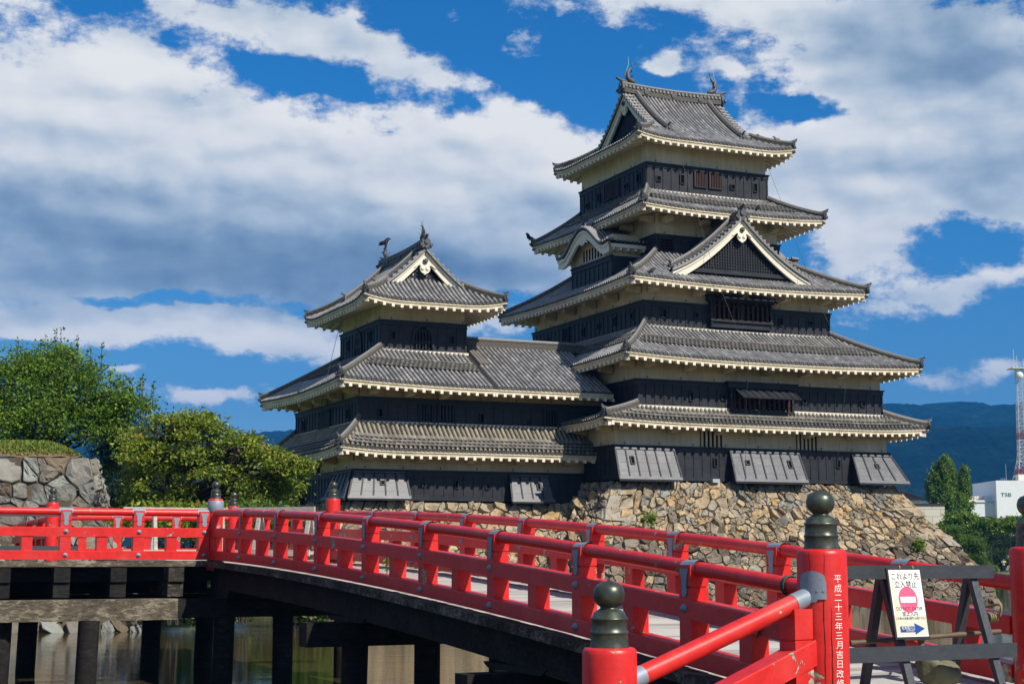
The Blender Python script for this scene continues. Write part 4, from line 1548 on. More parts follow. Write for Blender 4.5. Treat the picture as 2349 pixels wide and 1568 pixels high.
def chidori(root, org, uc, vf, vb, z_foot, half, s, k):
    """triangular dormer gable standing on the third roof"""
    H = lambda a: z_foot + s * a + k * a * a
    t = MB()
    ex, ey = np.array([0, -1., 0]), np.array([1., 0, 0])
    for sg in (-1, 1):
        av = np.linspace(-.15, half, 16)
        A = [np.array((uc + sg * (half - a), vf, H(a))) for a in av]
        B_ = [np.array((uc + sg * (half - a), vb, H(a))) for a in av]
        t.strip(A, B_, 2)
        t.sweep(A, (0, 1, 0), [(-.05, -.10), (.05, -.10), (.05, .05), (-.05, .05)], 0)
        a = .0
        while a < half - .1:
            x, z = uc + sg * (half - a), H(a)
            t.tube([(x, vf - .06, z + .09), (x, vf + .46, z + .12)], .088, 8, 0)
            a += .255
        v = vf + .75
        j = 0
        while v < vb:
            t.tube([(uc + sg * (half - a_), v, H(a_) + .01) for a_ in np.linspace(0, half, 12)], .085, 6, 0)
            v += SP
            j += 1
    o = t.build('dormer_roof', [M['tile'], M['tile_mossy'], M['tile_bed']], root, org)
    for sg in (-1, 1):
        P = [np.array((uc + sg * (half - a_), vf + 1.05, H(a_) + .02)) for a_ in np.linspace(half - .1, .35, 12)]
        mb = MB()
        mb.sweep(P, (0, 1, 0), [(l, h_) for l, h_ in RIDGE_SEC], 0)
        mb.tube([p + np.array([0, 0, .315]) for p in P], .085, 7, 1)
        oni(mb, P[-1], (sg, 0, -.2), s=.8, mi=2)
        mb.build('descending_ridge', [M['ridge_tile'], M['ridge_cap'], M['oni_tile']], o, org)
        c = MB()
        c.strip([np.array((uc + sg * (half - a_), vf + .55, H(a_) + .06)) for a_ in np.linspace(half, .1, 12)], [np.array((uc + sg * (half - a_), vf + .80, H(a_) + .06)) for a_ in np.linspace(half, .1, 12)], 0)
        c.build('copper_flashing', M['copper_green'], o, org)
    mb = MB()
    P = [np.array((uc, v, H(half) - .05)) for v in np.linspace(vf + .1, vb, 4)]
    mb.sweep(P, (1, 0, 0), [(l * 1.3, h_ * 1.4) for l, h_ in RIDGE_SEC], 0)
    mb.tube([p + np.array([0, 0, .44]) for p in P], .11, 8, 1)
    oni(mb, (uc, vf + .12, H(half) + .0), (0, -1, 0), s=1.15, mi=2)
    mb.build('dormer_ridge', [M['ridge_tile'], M['ridge_cap'], M['oni_tile']], o, org)
    C = lambda x, y, z: np.array((y, x, z), float)
    gable(root, org, (), C, np.array([0, -1., 0]), np.array([1., 0, 0]), vf + .06, uc, half, 0.0, H)


def wires(root, org, lists):
    mb = MB()
    for P in lists:
        mb.tube(P, .012, 4, 0)
    mb.build('lightning_wire', M['wire'], root, org)


def build_keep():
    ORG = np.array([47.9, 82.6, 6.7])
    c, s = math.cos(UAZ), math.sin(UAZ)
    loc = (ORG[0] * c - ORG[1] * s, ORG[0] * s + ORG[1] * c, ORG[2])
    K = thing('castle_keep', 'tall five-roofed black and white castle keep on a stone base', 'castle keep', loc, UAZ)
    o = ORG
    w1, w2, w3, w4, w5 = (38.9, 56.8, 73.53, 92.4), (40.25, 56.4, 73.42, 92.2), (41.92, 54.43, 75.59, 90.3), (43.85, 52.32, 77.57, 88.44), (43.89, 52.31, 78.63, 87.35)
    e1, e2, e3, e4, e5 = (37.6, 58.76, 72.25, 93.3), (38.67, 58.04, 71.72, 93.95), (40.23, 56.09, 73.93, 91.99), (41.92, 54.31, 75.53, 90.43), (42.62, 53.58, 77.35, 88.63)
    storey(K, o, w1, 6.72, 8.53, 9.95, skip=((FM, 0, 3.6), (FM, 7.1, 11.6), (FM, 15.3, 18)))
    storey(K, o, w2, 10.2, 12.12, 13.6, skip=((FM, 5.9, 9.8),))
    storey(K, o, w3, 14.6, 16.82, 18.3, skip=((FM, 4.3, 8.3),))
    storey(K, o, w4, 18.6, 21.12, 23.0)
    storey(K, o, w5, 23.3, 25.65, 27.2, skip=((FM, 3.2, 5.2),))
    # white plaster fillet where each roof meets the wall above
    mb = MB()
    for r, z in ((w2, 10.72), (w3, 15.42), (w5, 24.02)):
        mb.box((r[0] - .10, r[2] - .10, z - .35), (r[1] + .10, r[3] + .10, z + .02), 0)
    mb.build('plaster_fillet', M['plaster_white'], K, o)
    A = (FM, LM, RM, BM_)
    hip_roof(K, o, e1, w2, 9.84, 10.66, w1, .18, A, band=(.12, .70), main='tile_mossy', moss='tile_mossy')
    hip_roof(K, o, e2, w3, 13.24, 15.40, w2, .22, A, band=(1.55, 2.55))
    hip_roof(K, o, e3, w4, 17.80, 20.05, w3, .20, A)
    hip_roof(K, o, e4, w5, 22.38, 24.0, w4, .20, A, band=(1.15, 2.2))
    irimoya(K, o, 'u', e5[0], e5[1], e5[2], e5[3], 26.98, .45, .052, 44.66, 51.75, .30, w5, 31.75)
    chidori(K, o, 47.85, 74.55, 77.62, 18.62, 4.5, .42, .068)
    bow_bay(K, o, LM, 41.9, 79.3, 84.55, 18.3, 20.05, 20.35, 43.9)
    bow_bay(K, o, RM, 54.25, 80.2, 85.2, 18.3, 20.05, 20.35, 52.3)
    # openings, front
    for a, b, z0, z1 in ((44.53, 44.81, 24.63, 24.87), (46.15, 46.4, 24.62, 25.09), (49.65, 49.92, 24.6, 24.84), (51.27, 51.5, 24.61, 25.06)):
        loophole(K, o, FM, w5, a, b, z0, z1)
    for a, b in ((47.15, 47.92), (48.17, 48.97)):
        lattice_window(K, o, FM, w5, a, b, 24.53, 25.42, 7, False, 'brown_wood')
    lattice_window(K, o, FM, w4, 44.08, 45.01, 20.17, 20.99, 5, True, 'brown_wood')
    for a, b, z0, z1 in ((43.1, 43.32, 15.96, 16.4), (45.2, 45.4, 16.09, 16.3), (50.88, 51.08, 15.96, 16.37), (52.94, 53.15, 16.1, 16.29)):
        loophole(K, o, FM, w3, a, b, z0, z1)
    shutter_bay(K, o, w3, 46.23, 50.1, 15.99, 17.02, 45.93, 50.35, 17.06, 17.36, math.radians(-4), 2)
    for a, b, z0, z1 in ((43.49, 43.67, 11.1, 11.52), (45.52, 45.72, 11.23, 11.45), (50.85, 51.05, 11.22, 11.42), (54.89, 55.13, 11.21, 11.46)):
        loophole(K, o, FM, w2, a, b, z0, z1)
    shutter_bay(K, o, w2, 46.1, 49.97, 10.62, 11.85, 45.78, 50.32, 11.88, 12.16, math.radians(33), 2)
    for a, b, z0, z1 in ((45.02, 45.19, 7.58, 7.96), (53.17, 53.35, 7.68, 8.07)):
        loophole(K, o, FM, w1, a, b, z0, z1)
    for a, b in ((44.23, 45.76), (50.5, 52.01)):
        mb = MB()
        mb.box((a, w1[2] + .055, 8.6), (b, w1[2] + .10, 9.5), 1)
        for i in range(6):
            x = lerp(a + .1, b - .1, i / 5)
            mb.box((x - .06, w1[2] - .01, 8.6), (x + .06, w1[2] + .06, 9.5), 0)
        mb.build('window', [M['plaster'], M['opening_shade']], K, o)
    _, g = stone_drop(K, o, FM, w1, 38.87, 42.45, 8.42, 6.69, .85, .12, .1)
    drop_loophole(K, o, g, .25, .40, .17, .40)
    _, g = stone_drop(K, o, FM, w1, 46.01, 50.5, 8.42, 6.69, .85, .1, .12)
    drop_loophole(K, o, g, .215, .38, .2, .2)
    drop_loophole(K, o, g, .815, .40, .17, .40)
    _, g = stone_drop(K, o, FM, w1, 54.18, 56.85, 8.42, 6.75, .85, .1, .75)
    drop_loophole(K, o, g, .50, .40, .2, .2)
    # openings, shaded side
    for a, b, z0, z1 in ((79.73, 79.39, 24.64, 25.14), (81.3, 80.98, 24.61, 24.87), (84.8, 84.52, 24.52, 25.0), (86.4, 86.11, 24.46, 24.71)):
        loophole(K, o, LM, w5, a, b, z0, z1)
    for a, b in ((83.86, 83.04), (82.8, 82.04)):
        lattice_window(K, o, LM, w5, a, b, 24.44, 25.4, 7, False, 'brown_wood')
    for a, b, z0, z1 in ((77.08, 76.81, 15.97, 16.29), (79.17, 78.89, 15.89, 16.3), (81.18, 80.91, 15.95, 16.2), (83.2, 82.94, 15.75, 16.22), (88.2, 87.95, 15.9, 16.2)):
        loophole(K, o, LM, w3, a, b, z0, z1)
    lattice_window(K, o, LM, w3, 85.81, 85.0, 15.71, 16.52, 5, True, 'brown_wood')
    # lightning conductors
    wires(K, o, [[(45.0, 77.2, 27.1), (45.15, 75.3, 22.4), (45.6, 73.7, 17.85), (46.1, 71.5, 13.3), (46.2, 72.1, 9.9), (46.5, 72.7, 6.5), (47.3, 70.6, 3.5)],
                 [(50.9, 77.2, 27.0), (51.4, 75.3, 22.4), (52.0, 73.7, 17.85), (52.6, 71.5, 13.3), (52.6, 72.1, 9.9), (52.2, 72.6, 6.6)]])
    return K


def build_turret():
    ORG = np.array([31.5, 82.5, 5.55])
    c, s = math.cos(UAZ), math.sin(UAZ)
    loc = (ORG[0] * c - ORG[1] * s, ORG[0] * s + ORG[1] * c, ORG[2])
    K = thing('castle_turret', 'smaller three-roofed black and white turret with connecting wing', 'castle turret', loc, UAZ)
    o = ORG
    s1, s2, s3 = (25.54, 39.0, 77.07, 89.2), (25.86, 40.2, 77.33, 88.92), (27.74, 32.79, 79.46, 86.4)
    e1, e2, e3 = (24.22, 39.75, 75.6, 90.6), (24.18, 39.9, 75.43, 90.77), (26.16, 34.48, 77.58, 88.49)
    storey(K, o, s1, 5.58, 7.13, 8.25, skip=((FM, 0, 2.9), (FM, 8.7, 11.2)))
    storey(K, o, s2, 9.2, 10.93, 12.0)
    storey(K, o, s3, 13.2, 15.39, 16.6, skip=((FM, 1.7, 3.2),))
    mb = MB()
    mb.box((s2[0] - .1, s2[2] - .1, 9.3), (s2[1], s2[3] + .1, 9.70), 0)
    mb.box((s3[0] - .1, s3[2] - .1, 13.3), (s3[1] + .1, s3[3] + .1, 13.82), 0)
    mb.build('plaster_fillet', M['plaster_white'], K, o)
    hip_roof(K, o, e1, (s2[0], 38.5, s2[2], s2[3]), 8.14, 9.66, s1, .2, (FM, LM, BM_), band=(.12, .85), cut=39.75, hips=(1, 0, 1, 0), main='tile_old', moss='tile_mossy')
    roof, mk = hip_roof(K, o, e2, (s3[0], 36.0, s3[2], s3[3]), 11.53, 13.76, s2, .24, (FM, LM, BM_), band=(1.75, 2.75), k=.06, cut=32.9, hips=(1, 0, 1, 0))
    # wing: plain gabled slope continuing to the right up to its own ridge
    zf0, *_ = mk(FM)
    d0 = s3[2] - e2[2]
    slope = (13.76 - 11.53) / d0
    zf = lambda b, a: 11.53 + slope * a
    mb = MB()
    fm, L, lat, inw = side_map(FM, e2)
    tile_slope(mb, fm, lat, inw, 32.9 - e2[0], e2[1] - e2[0], 0, 0, zf, 5.2, None)
    # wrap of heavier tiles where the tower slope ends
    for i, r in enumerate((.10, .10, .10)):
        P = [(33.1 + i * .2, e2[2] + a, zf(0, a) + .10) for a in np.linspace(2.6, 5.0, 9)]
        mb.tube(P, r, 6, 1)
    fmb, Lb, latb, inwb = side_map(BM_, e2)
    tile_slope(mb, fmb, latb, inwb, 0.0, 7.0, 0, 0, lambda b, a: 11.53 + .28 * a, 10.0, None)
    wr = mb.build('wing_roof', [M['tile'], M['tile_mossy'], M['tile_bed']], K, o)
    ev = MB()
    roof_eave(ev, FM, e2, s2, lambda b, a: 11.53, 32.9 - e2[0], e2[1] - e2[0], False, False, False)
    ev.build('eave', [M['plaster'], M['plaster_white']], wr, o)
    mb = MB()
    P = [np.array((x, e2[2] + 5.2, zf(0, 5.2) - .08)) for x in np.linspace(32.7, 40.6, 8)]
    mb.sweep(P, (0, 1, 0), [(-.22, 0), (-.20, .40), (-.23, .42), (0, .52), (.23, .42), (.20, .40), (.22, 0)], 0)
    mb.tube([p + np.array([0, 0, .52]) for p in P], .10, 8, 1)
    mb.build('main_ridge', [M['ridge_tile'], M['ridge_cap']], wr, o)
    irimoya(K, o, 'v', e3[2], e3[3], e3[0], e3[1], 16.32, .50, .066, 79.35, 86.6, .30, s3, 20.05, True, True)
    for a, b, z0, z1 in ((28.39, 28.58, 14.4, 14.79), (31.85, 32.02, 14.32, 14.7)):
        loophole(K, o, FM, s3, a, b, z0, z1)
    bell_window(K, o, FM, s3, 29.45, 30.92, 13.85, 15.38)
    for a, b, z0, z1 in ((85.12, 84.83, 14.39, 14.91), (81.17, 80.9, 14.42, 14.93)):
        loophole(K, o, LM, s3, a, b, z0, z1)
    bell_window(K, o, LM, s3, 83.8, 82.4, 13.95, 15.35)
    for a, b, z0, z1 in ((26.94, 27.14, 9.93, 10.35), (32.72, 32.93, 9.85, 10.27), (35.62, 35.76, 9.86, 10.05)):
        loophole(K, o, FM, s2, a, b, z0, z1)
    for a, b in ((29.24, 30.04), (30.3, 31.24), (36.53, 37.36)):
        lattice_window(K, o, FM, s2, a, b, 9.64, 10.65, 5)
    for a, b, z0, z1 in ((87.37, 87.05, 9.85, 10.4), (79.18, 78.83, 9.91, 10.42)):
        loophole(K, o, LM, s2, a, b, z0, z1)
    lattice_window(K, o, LM, s2, 84.11, 82.18, 9.7, 10.68, 9)
    for a, b, z0, z1 in ((29.33, 29.49, 6.33, 6.5), (31.18, 31.33, 6.28, 6.65), (32.95, 33.13, 6.27, 6.46)):
        loophole(K, o, FM, s1, a, b, z0, z1)
    _, g = stone_drop(K, o, FM, s1, 25.5, 28.34, 7.05, 5.62, .72, .5, .1)
    drop_loophole(K, o, g, .55, .42, .19, .17)
    _, g = stone_drop(K, o, FM, s1, 34.32, 36.64, 7.02, 5.55, .72, .1, .1)
    drop_loophole(K, o, g, .68, .42, .15, .38)
    stone_drop(K, o, LM, s1, 80.2, 77.1, 7.05, 5.62, .72, .1, .6)
    stone_drop(K, o, LM, s1, 89.0, 86.1, 7.05, 5.55, .72, .3, .1)
    lattice_window(K, o, LM, s1, 84.6, 83.2, 7.3, 7.9, 5, False, 'plaster')
    wires(K, o, [[(26.3, 81.6, 16.1), (25.0, 80.4, 12.0), (24.1, 79.6, 8.1), (24.3, 79.0, 2.0)]])
    return K


build_keep()
build_turret()
# ------------------------------------------------------------------ dry-stone walls
def clip_poly(P, nx, ny, c):
    """keep the part of polygon P with nx*x + ny*y <= c"""
    out = []
    n = len(P)
    for i in range(n):
        a, b = P[i], P[(i + 1) % n]
        da = nx * a[0] + ny * a[1] - c
        db = nx * b[0] + ny * b[1] - c
        if da <= 0:
            out.append(a)
        if (da < 0 < db) or (db < 0 < da):
            t = da / (da - db)
            out.append((a[0] + (b[0] - a[0]) * t, a[1] + (b[1] - a[1]) * t))
    return out


def stone_cells(W, H, size, seed, aspect=1.45, small=.35):
    """irregular stones filling a W x H rectangle (power diagram of jittered seeds)"""
    r = np.random.default_rng(seed)
    pts, wt = [], []
    y = 0.0
    while y < H:
        hrow = size * (0.75 + .5 * r.random())
        x = -size * r.random()
        while x < W + size:
            w = size * aspect * (0.35 + 1.35 * r.random() ** 1.4)
            pts.append((x + w / 2 + r.normal(0, .08 * size), y + hrow / 2 + r.normal(0, .16 * size)))
            wt.append((.42 * size * (w / size / aspect)) ** 2)
            if r.random() < small:
                pts.append((x + w + r.normal(0, .08 * size), y + hrow * (0.1 + .8 * r.random())))
                wt.append(0.0)
                if r.random() < .5:
                    pts.append((x + w * r.random(), y + hrow * (.98 + .1 * r.random())))
                    wt.append(-.012 * size * size)
            x += w
        y += hrow
    pts = np.array(pts)
    wt = np.array(wt)
    sc_ = np.array([1.0, 1.25])
    cells = []
    for i, p in enumerate(pts):
        if p[0] < -.3 * size or p[0] > W + .3 * size or p[1] < -.3 * size or p[1] > H + .3 * size:
            continue
        d = ((pts - p) * sc_)
        d2 = (d ** 2).sum(1)
        nb = np.argsort(d2)[1:26]
        R = size * 2.2
        P = [(max(p[0] - R, 0), max(p[1] - R, 0)), (min(p[0] + R, W), max(p[1] - R, 0)), (min(p[0] + R, W), min(p[1] + R, H)), (max(p[0] - R, 0), min(p[1] + R, H))]
        for j in nb:
            q = pts[j]
            nx, ny = 2 * (q[0] - p[0]), 2 * (q[1] - p[1]) * 1.5625
            c = (q[0] ** 2 + 1.5625 * q[1] ** 2 - wt[j]) - (p[0] ** 2 + 1.5625 * p[1] ** 2 - wt[i])
            P = clip_poly(P, nx, ny, c)
            if len(P) < 3:
                break
        if len(P) >= 3:
            cells.append(np.array(P))
    return cells


def stone_face(mb, W, H, size, fmap, seed, mat_of, relief=.16, gap=.035, aspect=1.45, small=.35, back=3):
    """fmap(s, h) -> (point, outward normal); lay stones over the face plus a dark backing"""
    r = np.random.default_rng(seed + 99)
    for P in stone_cells(W, H, size, seed, aspect, small):
        c = P.mean(0)
        e = P - c
        ar = .5 * abs(sum(P[i][0] * P[(i + 1) % len(P)][1] - P[(i + 1) % len(P)][0] * P[i][1] for i in range(len(P))))
        if ar < .006:
            continue
        sz = math.sqrt(ar)
        # densify the outline and roughen it
        Q = []
        n = len(P)
        for i in range(n):
            a, b = P[i], P[(i + 1) % n]
            L = np.linalg.norm(b - a)
            m = max(1, int(L / (sz * .30)))
            for k in range(m):
                t = (k + .0) / m
                Q.append(a + (b - a) * t)
        Q = np.array(Q)
        k = len(Q)
        e = Q - c
        el = np.linalg.norm(e, axis=1, keepdims=True)
        shrink = np.clip(1 - gap / np.maximum(el, .03), .3, 1)
        R0 = c + e * shrink * (1 - .11 * r.random((k, 1)) ** 1.5)
        # knock the sharp corners off
        R0 = R0 * .86 + (np.roll(R0, 1, 0) + np.roll(R0, -1, 0)) * .07
        tilt = r.normal(0, .22, 2)
        rel = relief * (.35 + .75 * r.random()) * min(1.3, sz / size + .25)
        V = []
        for ring, dep in ((1.0, -.06), (.985, rel * .55), (.91, rel * .92), (.52, rel * 1.0)):
            for q in R0:
                s_, h_ = c + (q - c) * ring
                pt, nr = fmap(s_, h_)
                d = dep + ((q - c) @ tilt) * (ring if dep > 0 else 0) + (r.normal(0, (.010 + rel * .10) if ring > .6 else (.012 + rel * (.26 if size < .7 else .12))) if dep > 0 else 0)
                V.append(pt + nr * d)
        pt, nr = fmap(*c)
        V.append(pt + nr * rel * 1.03)
        F = [(a * k + i, a * k + (i + 1) % k, (a + 1) * k + (i + 1) % k, (a + 1) * k + i) for a in range(3) for i in range(k)]
        F += [(3 * k + i, 3 * k + (i + 1) % k, 4 * k) for i in range(k)]
        mb.add(V, F, mat_of(c[0], c[1], r), False, None, r.random())
    nx, ny = 24, 12
    V = [fmap(W * i / nx, H * j / ny)[0] - fmap(W * i / nx, H * j / ny)[1] * .04 for j in range(ny + 1) for i in range(nx + 1)]
    mb.add(V, [(j * (nx + 1) + i, j * (nx + 1) + i + 1, (j + 1) * (nx + 1) + i + 1, (j + 1) * (nx + 1) + i) for j in range(ny) for i in range(nx)], back, False)


C_, S_ = math.cos(UAZ), math.sin(UAZ)


def uvz(u, v, z):
    return np.array((u * C_ - v * S_, u * S_ + v * C_, z))


def batter(z, top):
    zz = [-1, 0, 1.5, 2.2, 3.2, 4.1, 4.9, 5.8, 6.65]
    oo = [4.45, 4.15, 3.65, 3.3, 2.65, 1.92, 1.36, .72, .05]
    return float(np.interp(z + (6.65 - top), zz, oo))


def build_bases():
    # main base -------------------------------------------------
    top = 6.62
    u0, u1, v0, v1 = 39.0, 56.75, 73.6, 92.5
    HL = 9.0
    mb = MB()

    def zoff(h):
        z = top - h / HL * (top + .6)
        return z, batter(z, top)

    def f_front(s, h):
        z, o = zoff(h)
        p = uvz(lerp(u0 - o, u1 + o, s / 24.0), v0 - o, z)
        n = uvz(0, -.78, .62)
        return p, n

    def f_right(s, h):
        z, o = zoff(h)
        p = uvz(u1 + o, lerp(v0 - o, v1 + o, s / 24.0), z)
        return p, uvz(.78, 0, .62)

    def f_left(s, h):
        z, o = zoff(h)
        p = uvz(u0 - o, lerp(v1 + o, v0 - o, s / 24.0), z)
        return p, uvz(-.78, 0, .62)

    def mat(s, h, r):
        t = h / HL + r.normal(0, .07)
        return (2 if t < .2 and r.random() < .25 else 0) if t < .43 else (1 if r.random() < .80 or t > .75 else 0)
    stone_face(mb, 24, HL, .60, f_front, 11, mat, .125, .010, 1.6, 1.0)
    stone_face(mb, 24, HL, .70, f_left, 12, mat, .18, .04, 1.35, .45)
    stone_face(mb, 24, HL, .95, f_right, 13, mat, .18, .04, 1.35, .3)
    # long quoins on the two front corners
    r = np.random.default_rng(5)
    for sg, uc in ((-1, u0), (1, u1)):
        z = top - .1
        i = 0
        while z > -.3:
            hh = .42 + .3 * r.random()
            zc = z - hh / 2
            o = batter(zc, top)
            L = (1.5 if sg > 0 else .95) + .6 * r.random()
            W = .5 + .25 * r.random()
            if i % 2:
                L, W = W, L
            c = uvz(uc + sg * (o - L / 2 + .12), v0 - (o - W / 2 + .12), zc)
            jit = r.normal(0, .07, (8, 3))
            a, b, d = uvz(L / 2, 0, 0), uvz(0, W / 2, 0), np.array([0, 0, hh / 2 * .96])
            sh = (o - batter(zc + hh / 2, top))
            shv = uvz(-sg * sh, sh, 0)
            V = [c - a - b - d - shv, c + a - b - d - shv, c + a + b - d - shv, c - a + b - d - shv, c - a - b + d + shv, c + a - b + d + shv, c + a + b + d + shv, c - a + b + d + shv]
            mb.hexa([V[k] + jit[k] for k in range(8)], 0 if zc > 3 else 1, r.choice([.2, .45, .6, .7]))
            z -= hh
            i += 1
    mb.add([uvz(u0, v0, top), uvz(u1, v0, top), uvz(u1, v1, top), uvz(u0, v1, top)], [(0, 1, 2, 3)], 3)
    loc = uvz(47.9, 82.6, 0)
    b = mb.build('stone_base', [M['stone_tan'], M['stone_brown'], M['stone_grey'], M['stone_gap']], None, loc)
    b.location = loc
    tag(b, 'broad battered base of tan and brown field stones under the tall keep', 'stone base')
    # turret base -----------------------------------------------
    top2 = 5.50
    a0, a1, b0, b1 = 25.55, 39.2, 77.1, 89.3
    mb = MB()

    def z2(h):
        z = top2 - h / 7.2 * (top2 + .6)
        return z, batter(z, top2) * .8

    def g_front(s, h):
        z, o = z2(h)
        return uvz(lerp(a0 - o, a1, s / 15.5), b0 - o, z), uvz(0, -.8, .6)

    def g_left(s, h):
        z, o = z2(h)
        return uvz(a0 - o, lerp(b1 + o, b0 - o, s / 15), z), uvz(-.8, 0, .6)
    m2 = lambda s, h, r: 0 if h < 4 + r.normal(0, .5) else 1
    stone_face(mb, 15.5, 7.2, .58, g_front, 21, m2, .12, .010, 1.7, .9)
    stone_face(mb, 15, 7.2, .65, g_left, 22, m2, .18, .035, 1.5, .5)
    mb.add([uvz(a0, b0, top2), uvz(a1, b0, top2), uvz(a1, b1, top2), uvz(a0, b1, top2)], [(0, 1, 2, 3)], 3)
    loc = uvz(32, 83, 0)
    b = mb.build('stone_base', [M['stone_tan'], M['stone_brown'], M['stone_grey'], M['stone_gap']], None, loc)
    b.location = loc
    tag(b, 'lower base of pale tan stones under the smaller turret', 'stone base')
    # gate wall at the left -------------------------------------
    top3 = 6.45
    P0 = np.array([-13.45, 58.0])
    ax = np.array([-.975, -.225])
    back = np.array([-.225, .975])

    def o3(z):
        t = 1 - (z + .6) / (top3 + .6)
        return 2.35 * (t * .75 + t * t * .25)

    def w_front(s, h):
        z = top3 - h / 7.4 * (top3 + .6)
        o = o3(z)
        q = P0 + ax * (2.25 - o + s * (16 - (2.25 - o)) / 16) - back * (o - 2.25)
        return np.array((q[0], q[1], z)), np.array([.2, -.93, .3])

    def w_side(s, h):
        z = top3 - h / 7.4 * (top3 + .6)
        o = o3(z)
        q = P0 + ax * (2.25 - o) + back * (2.25 - o + s)
        return np.array((q[0], q[1], z)), np.array([.93, .2, .3])
    mb = MB()
    m3 = lambda s, h, r: 2 if r.random() < .85 else 1
    stone_face(mb, 16, 7.4, .86, w_front, 31, m3, .14, .008, 1.5, .9)
    stone_face(mb, 12, 7.4, .85, w_side, 32, m3, .2, .02, 1.45, .6)
    q = [P0 + ax * 2.3 + back * 2.3, P0 + ax * 17 + back * 2.3, P0 + ax * 17 + back * 14, P0 + ax * 2.3 + back * 14]
    mb.add([(a[0], a[1], top3) for a in q], [(0, 1, 2, 3)], 3)
    loc = np.array([-18, 62, 0.])
    b = mb.build('stone_wall', [M['stone_tan'], M['stone_brown'], M['stone_grey'], M['stone_gap']], None, loc)
    b.location = loc
    tag(b, 'grey wall of big squared stones with a grassy top behind the red bridge', 'stone wall')
    # grass mound on it
    mb = MB()
    nx, ny = 40, 16
    V = []
    r = np.random.default_rng(3)
    for j in range(ny + 1):
        for i in range(nx + 1):
            s = 2.55 + 15 * i / nx
            t = 2.45 + 11 * j / ny
            edge = min((s - 2.5) / 1.4, (t - 2.4) / .9, 1.0)
            z = top3 - .03 + .68 * max(0, edge) ** .7 + r.normal(0, .03)
            a = P0 + ax * s + back * t
            V.append((a[0], a[1], z))
    mb.add(V, [(j * (nx + 1) + i, j * (nx + 1) + i + 1, (j + 1) * (nx + 1) + i + 1, (j + 1) * (nx + 1) + i) for j in range(ny) for i in range(nx)], 0, True)
    so = mb.build('soil_mound', M['soil'])
    so['kind'] = 'structure'
    blades = MB()
    N = 42000
    s = 2.6 + 15 * r.random(N)
    t = 2.5 + 8 * r.random(N) ** 2
    edge = np.minimum(np.minimum((s - 2.5) / 1.4, (t - 2.4) / .9), 1.0)
    z = top3 - .05 + .68 * np.maximum(0, edge) ** .7
    keep = r.random(N) < np.clip((edge - .12) * 2.2, .05, 1)
    s, t, z = s[keep], t[keep], z[keep]
    xy = P0[None] + ax[None] * s[:, None] + back[None] * t[:, None]
    leaves(blades, np.c_[xy, z], .035, .12, r, up=True)
    g = blades.build('grass', M['leaf_grass'])
    tag(g, 'short yellow green grass on top of the grey stone wall', 'grass', kind='stuff')
    # ledge of stones and floodlights at the keep's foot
    for i, (u, v) in enumerate(((44.9, 73.2), (50.6, 73.2))):
        mb = MB()
        mb.obox((0, 0, .12), (.22, 0, 0), (0, .12, 0), (0, 0, .10), 0)
        mb.obox((0, 0, .0), (.05, 0, 0), (0, .05, 0), (0, 0, .04), 0)
        o = mb.build('floodlight', M['lamp_grey'])
        o.location = uvz(u, v, 6.62)
        o.rotation_euler = (0, 0, UAZ)
        tag(o, ('small grey floodlight on the stone base below the left lattice window', 'small grey floodlight on the stone base below the wide middle panel')[i], 'floodlight', 'floodlights on the stone base')
    r = np.random.default_rng(44)
    for i, (u, v, z, lab) in enumerate(((39.6, 71.1, 4.5, 'green tuft of weeds growing at the left corner of the keep base'), (56.6, 70.9, 3.2, 'green weed rooted between stones near the right corner of the keep base'))):
        mb = MB()
        pts = uvz(u, v, z)[None] + r.normal(0, .16, (120, 3)) + np.array([0, -.25, .1])
        leaves(mb, pts, .09, .16, r)
        o = mb.build('weed', M['leaf_maple'], None, pts.mean(0))
        o.location = pts.mean(0)
        tag(o, lab, 'weed', 'weeds on the stone base')


def leaves(mb, pts, w, l, r, up=False, tilt=None, rnd=None, droop=0.0):
    """one pointed quad per point"""
    pts = np.asarray(pts, float)
    n = len(pts)
    if n == 0:
        return
    if up:
        d = r.normal(0, .35, (n, 3))
        d[:, 2] = 1
    else:
        d = r.normal(0, 1, (n, 3))
        d[:, 2] = d[:, 2] * .8 - droop
        if tilt is not None:
            d += tilt
    d /= np.linalg.norm(d, axis=1, keepdims=True)
    a = r.normal(0, 1, (n, 3))
    if not up:
        a[:, 2] *= .85
    a -= d * (a * d).sum(1, keepdims=True)
    a /= np.linalg.norm(a, axis=1, keepdims=True) + 1e-9
    s = (.65 + .7 * r.random((n, 1)))
    L, W = l * s, w * s
    V = np.empty((n, 4, 3))
    V[:, 0] = pts
    V[:, 1] = pts + d * L * .45 + a * W
    V[:, 2] = pts + d * L
    V[:, 3] = pts + d * L * .45 - a * W
    F = np.arange(4 * n).reshape(n, 4)
    mb.add(V.reshape(-1, 3), F.tolist(), 0, False, None, r.random(n) if rnd is None else rnd)


build_bases()
import bmesh
# ------------------------------------------------------------------ the red bridge
DV = np.array([.4308, -.9024, 0.])      # along the span, towards the near bank
NV = np.array([.9024, .4308, 0.])       # across the span
EV = np.array([-.913, -.409, 0.])       # along the short arm at the far end
BW = 2.985
BAY = 2.6


def PA(t, dz=0.0, across=0.0, along=0.0):
    z = 3.82 - .07 * t - .0107 * t * t
    return np.array((-5.80 + 1.12 * t, 34.14 - 2.346 * t, z + dz)) + NV * across + DV * along


GIBO = [(.29, 0), (.285, .04), (.275, .07), (.27, .19), (.275, .21), (.285, .225), (.275, .245), (.262, .26), (.258, .40), (.272, .415), (.275, .43), (.262, .445), (.25, .455), (.225, .52), (.17, .555), (.135, .575), (.128, .60), (.165, .625), (.20, .66), (.228, .73), (.232, .80), (.21, .88), (.16, .935), (.08, .965), (.03, .98), (.012, 1.0), (0, 1.015)]

